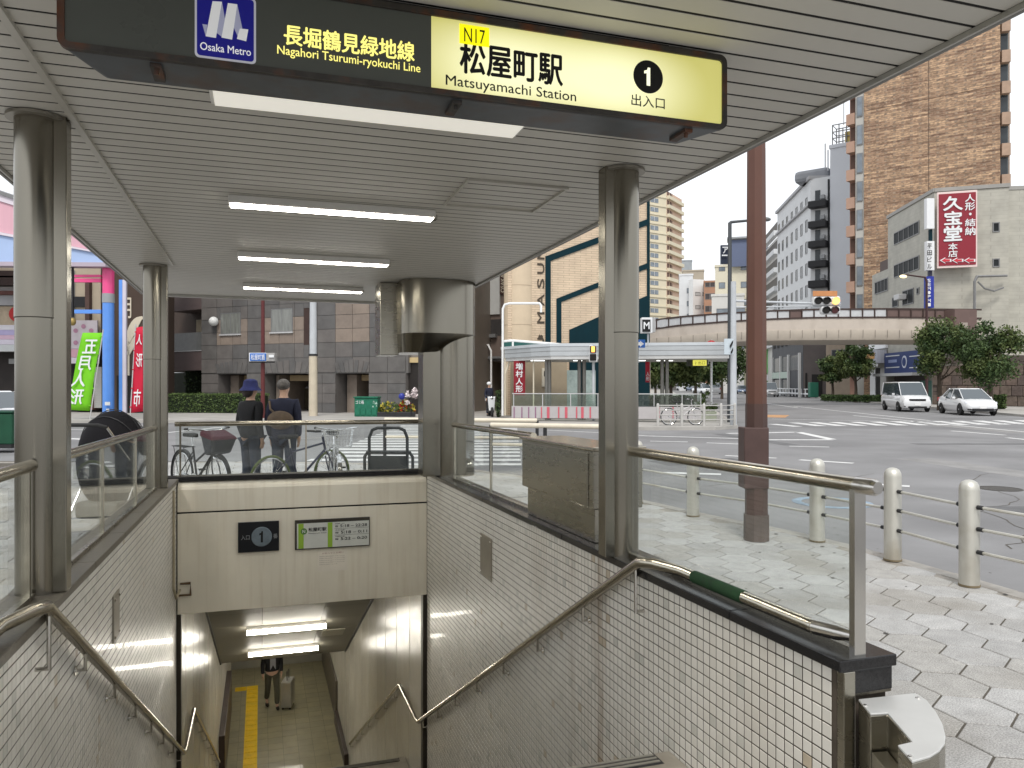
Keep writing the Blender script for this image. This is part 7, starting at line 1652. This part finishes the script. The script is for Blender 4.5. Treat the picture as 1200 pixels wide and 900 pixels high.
sweep(lambda u: [(-.05,zf(u,MID)-.002),(-.12,(zf(u,MID)*2+zf(u,BOT))/3),(.02,(zf(u,MID)+zf(u,BOT)*3)/4),(.5,zf(u,BOT)),(2.5,zf(u,BOT)),(3.1,(zf(u,MID)+zf(u,BOT))/2),(3.05,zf(u,MID)-.002)], 'lower_casing', mat('bridge_casing',(.42,.37,.31),.6,0,.08,1), t)
sweep(lambda u: [(-.06,zf(u,TOPV)),(-.06,zf(u,TOPV)-.12),(.04,zf(u,TOPV)-.12),(.04,zf(u,TOPV))], 'top_rail', M_fbr, t); sweep(lambda u: [(-.06,zf(u,DECK)+.12),(-.06,zf(u,DECK)+.003),(.06,zf(u,DECK)+.003),(.06,zf(u,DECK)+.12)], 'bottom_rail', M_fbr, t)
sweep(lambda u: [(2.9,zf(u,TOPV)),(2.9,zf(u,DECK)),(2.97,zf(u,DECK)),(2.97,zf(u,TOPV))], 'back_parapet', mat('parapet_dim',(.25,.24,.23),.6,0,.1,1), t)
M_tp = mat('translucent_panel', (.50,.51,.52), .25, 0, .08, 3); M_tb = mat('panel_brown', (.13,.085,.075), .4, 0, .1, 2)
e_u = [755+i*14.2 for i in range(28)]
for i, (a, b) in enumerate(zip(e_u[:-1], e_u[1:])):
    pa = C((a-600)/F*cz_(a), cz_(a), 0); pb = C((b-600)/F*cz_(b), cz_(b), 0)
    q = MB(); q.add([pa+Vector((0,0,zf(a,DECK)+.1))+Nn*.0, pb+Vector((0,0,zf(b,DECK)+.1)), pb+Vector((0,0,zf(b,TOPV)-.1)), pa+Vector((0,0,zf(a,TOPV)-.1))]+[x-Nn*.03 for x in (pa+Vector((0,0,zf(a,DECK)+.1)), pb+Vector((0,0,zf(b,DECK)+.1)), pb+Vector((0,0,zf(b,TOPV)-.1)), pa+Vector((0,0,zf(a,TOPV)-.1)))], [(0,1,2,3),(7,6,5,4),(0,4,5,1),(1,5,6,2),(2,6,7,3),(3,7,4,0)])
    q.build('railing_panel', M_tb if (a > 1025 or i in (12,)) else M_tp, t)
    MB().tube([pa+Nn*.04+Vector((0,0,zf(a,DECK))), pa+Nn*.04+Vector((0,0,zf(a,TOPV)))], .055, 6).build('railing_post', M_fbr, t)
    MB().tube([pa+Nn*.14+Vector((0,0,zf(a,MID)-.02)), pa+Nn*.13+Vector((0,0,zf(a,MID)*.4+zf(a,BOT)*.6))], .015, 5).build('casing_joint', mat('joint_grey_b',(.2,.18,.16),.7,0,0), t)
q = MB(); a = at(1118,378,58); q.frame8(a, at(1134,378,57)-a, Vector(C(0,.6,0)), (0,0,-1.6)); q.build('end_panel', M_fb, t)
for u, cz in ((756,49),(1140,60)): c_ = C((u-600)/F*cz, cz+1.2); MB().rev([(.55,-.1),(.55,zf(min(u,1150),BOT)+.1)], (*c_,0), 20).build('pier', M_fb, t, True)
fz = Fac(1118, 57.4, 1146, 57.8); q = MB(); fz.px(q, 1120, 362.3, 1146, 395, -2.5, -.1); q.build('stair_tower', M_tb, t)
# stone retaining wall and things behind the right trees
M_rub = brickmat('rubble_wall', (.13,.10,.085), (.085,.065,.055), (.04,.035,.03), .7, .34, .9, .03)
fw_ = Fac(1093, 60.0, 1290, 50); t = thing('retaining_wall', 'dark stone retaining wall behind the right street trees', 'wall', fw_.pt(3,0)); q = MB(); fw_.box(q, 0, fw_.L, -.1, 3.0, -1, 0); q.build('stonework', M_rub, t)
fpx(fw_,1095,417,1290,424,-1.05,.12,'coping',mat('coping_brown',(.10,.08,.07),.7,0,.2,2),t)
for i in range(14):
    for j in range(4):
        a0 = fw_.L*(i+.5*(j%2))/14.5; q = MB(); fw_.box(q, a0+.02, a0+fw_.L/14.5-.03, .02+.74*j, .72+.74*j, 0, .05+random.random()*.08); q.build('stone', mat('rubble_stone_%d' % (i*j%3), ((.14,.11,.09),(.11,.085,.075),(.16,.12,.10))[i*j%3], .85, 0, .3, 4, .4, 20), t, bevel=.03)
q = MB(); fz2 = Fac(1150, 64, 1290, 60); t = thing('ramp_parapet', 'raised brown parapet at the right edge behind the widest tree', 'parapet', fz2.pt(1,0)); fz2.px(q, 1148, 392, 1290, 412, -1, 0); q.build('wall', M_tb, t); q = MB()
for u in range(1150,1290,8): q.tube([at(u,392,63.4),at(u,383,63.4)],.05,5)
q.tube([at(1148,385,63.4),at(1290,380,63)],.06,5); stuff(q.build('railing', M_frm, t)); q = MB(); fz2.px(q, 1148, 411.9, 1290, 452, -1, -.2); q.build('base', MATS['rubble_wall'], t)
fq = Fac(1146, 66, 1181, 65); q = MB(); fq.px(q,1146,362,1182,420,-2,0); tag(q.build('annex_wall', mat('annex_green_grey',(.25,.26,.22),.6,0,.1,1)), 'lower grey green wall below the red sign building at the right', 'wall')
block('distant pale building beyond the raised parapet at the right edge', 1184, 120, 1320, 118, 345, 14, mat('far_pale',(.40,.36,.33),.7,0,.1,.4), (.03,.07,.12), 4, 3.2, 1.6, 1.5, 3)
t = thing('vertical_sign', 'pale green vertical sign with dark letters at the far right edge', 'sign', at(1186,380,90)); vplate(1181.5,341,1190,377,90,.5,mat('sign_mint',(.42,.55,.55),.5,0,.05,1),'panel',t); column_text('大阪商店', at(1183.5,349,89.6)+Nn*.05, R_, UZ, 4/F*90,4.6/F*90,1.6/F*90,mat('print_teal',(.05,.22,.25),.5,0,0),t,.02)
bush('ground_shrub', 'low shrub growing at the foot of the stone wall right of the white car', 'shrub', (C(30.4,49.8),C(31.6,49.2)), 1.2, 0, .9, 55, 900, .16, M_leaf2)
bush('ground_shrub', 'dark low planting under the two small trees by the footbridge', 'shrub', (C(29.6,73),C(34.0,68)), 1.0, 0, .55, 56, 500, .2, M_leaf)
# ================================================================ LEFT: ARCADE STREET
t = thing('arcade_gate', 'large arcade front with pink and pale blue bands at the left edge', 'arcade', C(-22,38,0))
fA = Fac(-140, 40, 127, 37.2)
M_pk = mat('arcade_pink', (.62,.36,.42), .5, 0, .06, .8, stretch=(3,3,.2)); M_pw = mat('arcade_lilac_white', (.66,.60,.66), .5, 0, .04, 1); M_bl = mat('arcade_blue', (.36,.47,.70), .5, 0, .05, .8)
def fband(uv, d0, d1, nm, m_, par=None): q = MB(); fA.poly(q, uv, d0, d1); return q.build(nm, m_, par or t)
fband([(-140,176),(127,266),(127,270),(-140,181)],-.5,.3,'roof_edge',M_frm); fband([(-140,181.2),(127,270.2),(127,275),(-140,192)],-.5,.2,'upper_trim',M_pw)
fband([(-140,192.2),(127,275.2),(127,297),(-140,244)],-.5,.12,'pink_band',M_pk); fband([(-140,244.2),(127,297.2),(127,299),(-140,249)],-.5,.22,'middle_trim',M_pw); fband([(-140,249.2),(127,299.2),(127,308),(-140,306)],-.5,.1,'blue_band',M_bl); fband([(-140,306.2),(127,308.2),(127,313),(-140,311)],-.5,.2,'lower_trim',mat('trim_mauve',(.42,.36,.42),.5,0,.05,1))
t = thing('arcade_street', 'shops of the arcade with striped awning band and dark interior at the left', 'shops', C(-24,44,0)); fS = Fac(-140, 43.2, 126, 43.2)
def sp(u0,v0,u1,v1,d0,d1,nm,m_): q = MB(); fS.px(q,u0,v0,u1,v1,d0,d1); return q.build(nm,m_,t)
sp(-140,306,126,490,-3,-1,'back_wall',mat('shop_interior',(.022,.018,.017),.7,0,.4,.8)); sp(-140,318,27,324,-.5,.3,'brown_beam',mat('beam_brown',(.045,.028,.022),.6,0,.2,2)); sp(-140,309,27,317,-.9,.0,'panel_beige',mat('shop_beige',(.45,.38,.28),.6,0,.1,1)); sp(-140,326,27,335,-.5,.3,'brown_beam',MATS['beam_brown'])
sp(-140,336,27,341,-.9,.0,'panel_pale',mat('panel_pale2',(.40,.37,.34),.6,0,.1,1)); sp(-140,341.3,27,346,-.5,.25,'maroon_beam',mat('beam_maroon',(.11,.045,.035),.6,0,.2,2)); sp(-140,346.3,27,358,-.9,.1,'grey_band',mat('band_grey',(.33,.33,.33),.6,0,.1,1)); sp(-140,359,27,381,-.9,.0,'tan_display',mat('display_tan',(.42,.34,.24),.6,0,.25,1.5))
q = MB(); a_, z_ = fS.sz(20,368); q.rev([(.42,0),(.42,.05)], fS.pt(a_, z_, .02), 18, tuple(fS.n)); q.build('red_leaf_emblem', mat('emblem_red',(.42,.02,.02),.5,0,0), t)
for k, (v0, v1, c) in enumerate(((381.3,387,(.62,.60,.64)),(387.2,393,(.42,.38,.58)),(393.2,398,(.60,.42,.52)),(398.2,404,(.60,.56,.64)),(404.2,412,(.50,.52,.52)))): sp(-140,v0,27,v1,-.5,.3+.01*k,'awning_stripe',mat('awning_stripe_%d' % k, c, .6, 0, .05, 2))
sp(2,420,14,426,-.8,-.6,'light_box',mat('dim_box',(.22,.22,.22),.5,0,0)); 
sp(84,312,118,392,-.9,.0,'tan_wall',mat('tan_wall2',(.48,.41,.31),.6,0,.08,1)); sp(84,317,88,392,.0,.2,'grey_post',M_gy); sp(103,328,108,408,.02,.3,'brown_post',mat('post_brown',(.10,.06,.05),.6,0,.2,2)); sp(88,348,103,360,-.0,.2,'dark_lamp_group',M_dark)
sp(80,376,118,409,.25,.35,'floral_banner',mat('floral_white',(.55,.50,.52),.6,0,.1,2))
for k in range(8):
    u = 84+(k%4)*9; v = 383+(k//4)*14+(k%2)*5; a_, z_ = fS.sz(u,v); MB().rev([(.13,0),(.13,.01)], fS.pt(a_,z_,.36), 10, tuple(fS.n)).build('flower_dot', mat('dot_pink',(.42,.22,.30),.6,0,.2,5), t)
sp(80,409.3,118,419,.1,.4,'pink_stripe',M_pk); sp(80,419.3,118,426,.1,.42,'lilac_stripe',M_pw); sp(80,428,97,480,-.9,-.2,'dark_doorway',M_black); sp(110,430,119,478,-.9,.0,'pale_shutter',mat('pale_shutter',(.40,.40,.38),.5,0,.1,2,stretch=(1,1,8))); sp(102,462,110,480,-.5,.1,'brick_base',mat('brick_red',(.16,.07,.06),.7,0,.3,5))
# brown wall shop with cream emblem
fB = Fac(137, 42.3, 190, 42.6); t = thing('brown_shop', 'dark brown shop wall with a large cream emblem left of the second pillar', 'shop', fB.pt(1,0)); q = MB(); fB.px(q,126,250,188,488,-2.5,0); q.build('wall', mat('shop_brown',(.070,.048,.036),.65,0,.1,1), t)
ftext(fB,'月',145,349,154,373,M_cream,t,.03,.06)
def arc(u0, v0, u1, v1, w0, nm):
    q = MB(); top_, bo = [], []
    for k in range(9):
        f_ = k/8; u = u0+(u1-u0)*f_; v = v0+(v1-v0)*(1-(1-f_)**2)**.5 if False else v0+(v1-v0)*sin(f_*pi/2); w_ = w0*(.35+.65*sin(pi*min(1,f_+.1)))
        top_.append((u-w_*.45, v-w_*.5)); bo.append((u+w_*.45, v+w_*.5))
    fB.poly(q, top_+bo[::-1], .0, .06); q.build(nm, M_cream, t)
arc(147.5,404,168,372,8,'emblem_arc'); arc(150,416,166,392,5,'emblem_arc'); fpx(fB,150,400,152,440,0,.06,'emblem_stem',M_cream,t)
fpx(fB,137,440,186,488,-.0,.04,'dark_opening',M_black,t)
# blue column with pink top and arms
t = thing('arcade_column', 'thick blue column with a pink top and two side arms', 'column', C(-19.9,37.6,0)); cc = C((127-600)/F*37.8,37.8)
MB().rev([(.265,-.1),(.265,1.6+(450-355)/F*37.8)], (*cc,0), 24).build('blue_shaft', mat('bright_blue',(.10,.27,.72),.35,0,.06,2,coat=.3), t, True)
za = 1.6+(450-355)/F*37.8; MB().rev([(.285,za),(.285,za+.45)], (*cc,0), 24).build('grey_collar', M_gy, t, True); MB().rev([(.27,za+.45),(.27,za+2.2)], (*cc,0), 24).build('pink_top', mat('hot_pink',(.75,.07,.24),.35,0,.04,2,coat=.3), t, True)
for v0, v1, mm, nm in ((322,325,'hot_pink','upper_arm'),(326.5,331,'hot_pink','upper_arm'),(363,367.5,'bright_blue','lower_arm')): vplate(88,v0,119,v1,37.8,.15,MATS[mm],nm,t)
vplate(82.5,313,86,372,37.8,.12,M_dark,'lantern_bracket',t); MB().ball(at(85,377,37.7),.16,.16,.2).build('lantern', mat('lantern_gold',(.35,.25,.08),.4,.3,.2,5), t, True)
vplate(123,471,129,475,37.4,.02,M_sw,'sticker',t,bev=0); vplate(124.5,479,128,482,37.4,.02,M_sw,'sticker',t,bev=0)
t = thing('banner_mast', 'slim blue and white mast between the thick column and the red banner', 'mast', gnd(144,492)); vplate(140,328,144,492,36.5,.12,mat('bright_blue',(.1,.27,.72)),'blue_side',t); vplate(144.2,328,148.3,489,36.5,.14,mat('white_lilac',(.55,.52,.60),.4,0,.05,2),'white_side',t)
# nobori flags
def flag(label, uv, cz, m_, chars, tm, sx, boxes, polex):
    t = thing('banner_flag', label, 'banner', C((polex[0]-600)/F*cz,cz,0)); q = MB(); tl, tr, br_, bl = [at(u,v,cz) for u,v in uv]; n_ = 10
    for k in range(n_+1):
        f_ = k/n_
        for s_ in (0,.25,.5,.75,1.0): p_ = (tl+(bl-tl)*f_)*(1-s_)+(tr+(br_-tr)*f_)*s_; q.v.append(p_+Nn*(.05*sin(s_*5+f_*6)))
    for k in range(n_):
        for j in range(4): q.f.append((k*5+j,k*5+j+1,(k+1)*5+j+1,(k+1)*5+j))
    cl = q.build('cloth', m_, t, True); s_m = cl.modifiers.new('thickness','SOLIDIFY'); s_m.thickness = .012
    for c, (u0,v0,u1,v1), sh in zip(chars, boxes, [sx]*9):
        right = (R_*1).normalized(); upv = (tl-bl).normalized(); a = at(u0,v1,cz)+Nn*.09; text(c, a, right, upv, (u1-u0)/F*cz, (v1-v0)/F*cz, tm, t, .02, True)
    MB().tube([at(polex[0],polex[2],cz)*1.0-Vector((0,0,0)), at(polex[1],polex[1+2],cz)], .025, 8).build('pole', M_frl, t)
    for k in range(5): f_ = .05+k*.22; p_ = (tr+(br_-tr)*f_ if sx > 0 else tl+(bl-tl)*f_); MB().obox(p_+Nn*.02, .10,.03,.05,-YAW).build('loop', m_, t)
flag('bright green banner with white writing seen from behind at the left', [(97,390),(119.5,390),(104.5,481.5),(78,480)], 35.0, mat('flag_green',(.16,.52,.015),.7,0,.06,3), '五月人形', M_sw, 1, [(97.5,398,113,414),(93,417,107.5,433.5),(84,433,100,453),(80,455.5,96.5,473.5)], (121,104,386,500))
flag('red banner with white writing hanging beside the second pillar', [(160,384),(171,382),(167,482),(153,484)], 35.5, mat('flag_red',(.50,.012,.04),.7,0,.06,3), '人形市', M_sw, -1, [(160.5,392,167,404),(160,414,167,430),(157,456,165,476)], (159,152,380,498))
# baby buggy, car and dark green bin at the left
t = thing('stroller', 'baby stroller with a big black hood behind the left glass railing', 'stroller', (0,0,0))
q = MB(); q.ball((0,.08,.66), .33,.30,.44, 24, 14); h_ = q.build('hood', mat('hood_black',(.008,.0075,.009),.85,0,.2,9,.3,25,spec=.15), t, True)
for k in range(1,4): MB().tube([(.335*cos(pi*j_/16)*.995, .08-.30*sin(pi*.25*k)*0+(-.30+.15*k)*sin(pi*j_/16), .66+.45*sin(pi*j_/16)*sqrt(max(.05,1-((-.30+.15*k)/.31)**2))) for j_ in range(17)], .004, 6).build('hood_rib', M_dark, h_, True)
MB().box(-.24,.24,-.12,.30,.42,.74).build('seat', mat('seat_grey',(.06,.055,.055),.8,0,.2,9), t, bevel=.06); MB().box(-.22,.22,.30,.50,.36,.46).build('foot_rest', M_dark, t, bevel=.03); MB().box(-.21,.21,-.2,.2,.20,.34).build('basket', mat('basket_grey',(.15,.145,.13),.8,0,.2,12), t, bevel=.03)
for s_ in (-1,1):
    MB().tube([(s_*.26,-.42,.98),(s_*.26,.0,.62),(s_*.25,.40,.12)], .012, 8).build('frame_tube', M_chrome, t, True); MB().tube([(s_*.26,.10,.60),(s_*.26,-.28,.12)], .012, 8).build('frame_tube', M_chrome, t, True)
    for y_ in (.40,-.28): MB().rev([(.05,-.02),(.09,-.018),(.09,.018),(.05,.02)], (s_*.27,y_,.092), 18, (1,0,0)).build('wheel', M_rubber, t, True)
MB().tube([(-.26,-.42,.98),(-.2,-.46,1.0),(.2,-.46,1.0),(.26,-.42,.98)], .015, 8).build('handle', M_rubber, t, True)
place(t, C(-4.15,7.9,.004), (.1,1)); t.scale = (1.08,1.08,1.2)
t = thing('green_bin', 'large dark green container at the left edge of the picture', 'container', C(-14.5,19,0)); p0 = C(-15.6,19.5,0)
c_ = C((2-600)/F*19.5,19.5,0); MB().obox(c_+Vector((0,0,.06)),1.0,.8,.12,-YAW).build('base', M_dark, t); MB().obox(c_+Vector((0,0,.48)),1.06,.85,.76,-YAW).build('body', mat('bin_green',(.008,.06,.03),.5,0,.15,2), t, bevel=.03)
MB().obox(c_+Vector((0,0,.90)),1.1,.9,.06,-YAW).build('lid', mat('bin_lid',(.006,.045,.025),.4,0,.15,2), t, bevel=.02)
dk = dup(se, C((-12-600)/F*27,27,ZR+.01), label='dark car with a bright windscreen waiting behind the green container'); d = Vector(C(.9,-.43,0)); dk.rotation_euler.z = atan2(d.y,d.x)-pi/2
# far backdrop of the streets on the left
for i, (u0, u1, cz, vt, c, lb) in enumerate(((-420,-130,50,250,(.32,.29,.26),'pale building beyond the arcade out at the left'),(-130,120,70,250,(.30,.26,.22),'beige building rising behind the arcade'))):
    block(lb, u0, cz, u1, cz, vt, 14, mat('left_block_%d' % i, c, .7, 0, .15, .5), (.1,.3,.5,.7,.9), 4, 3.2, 2.2, 1.5, 3)
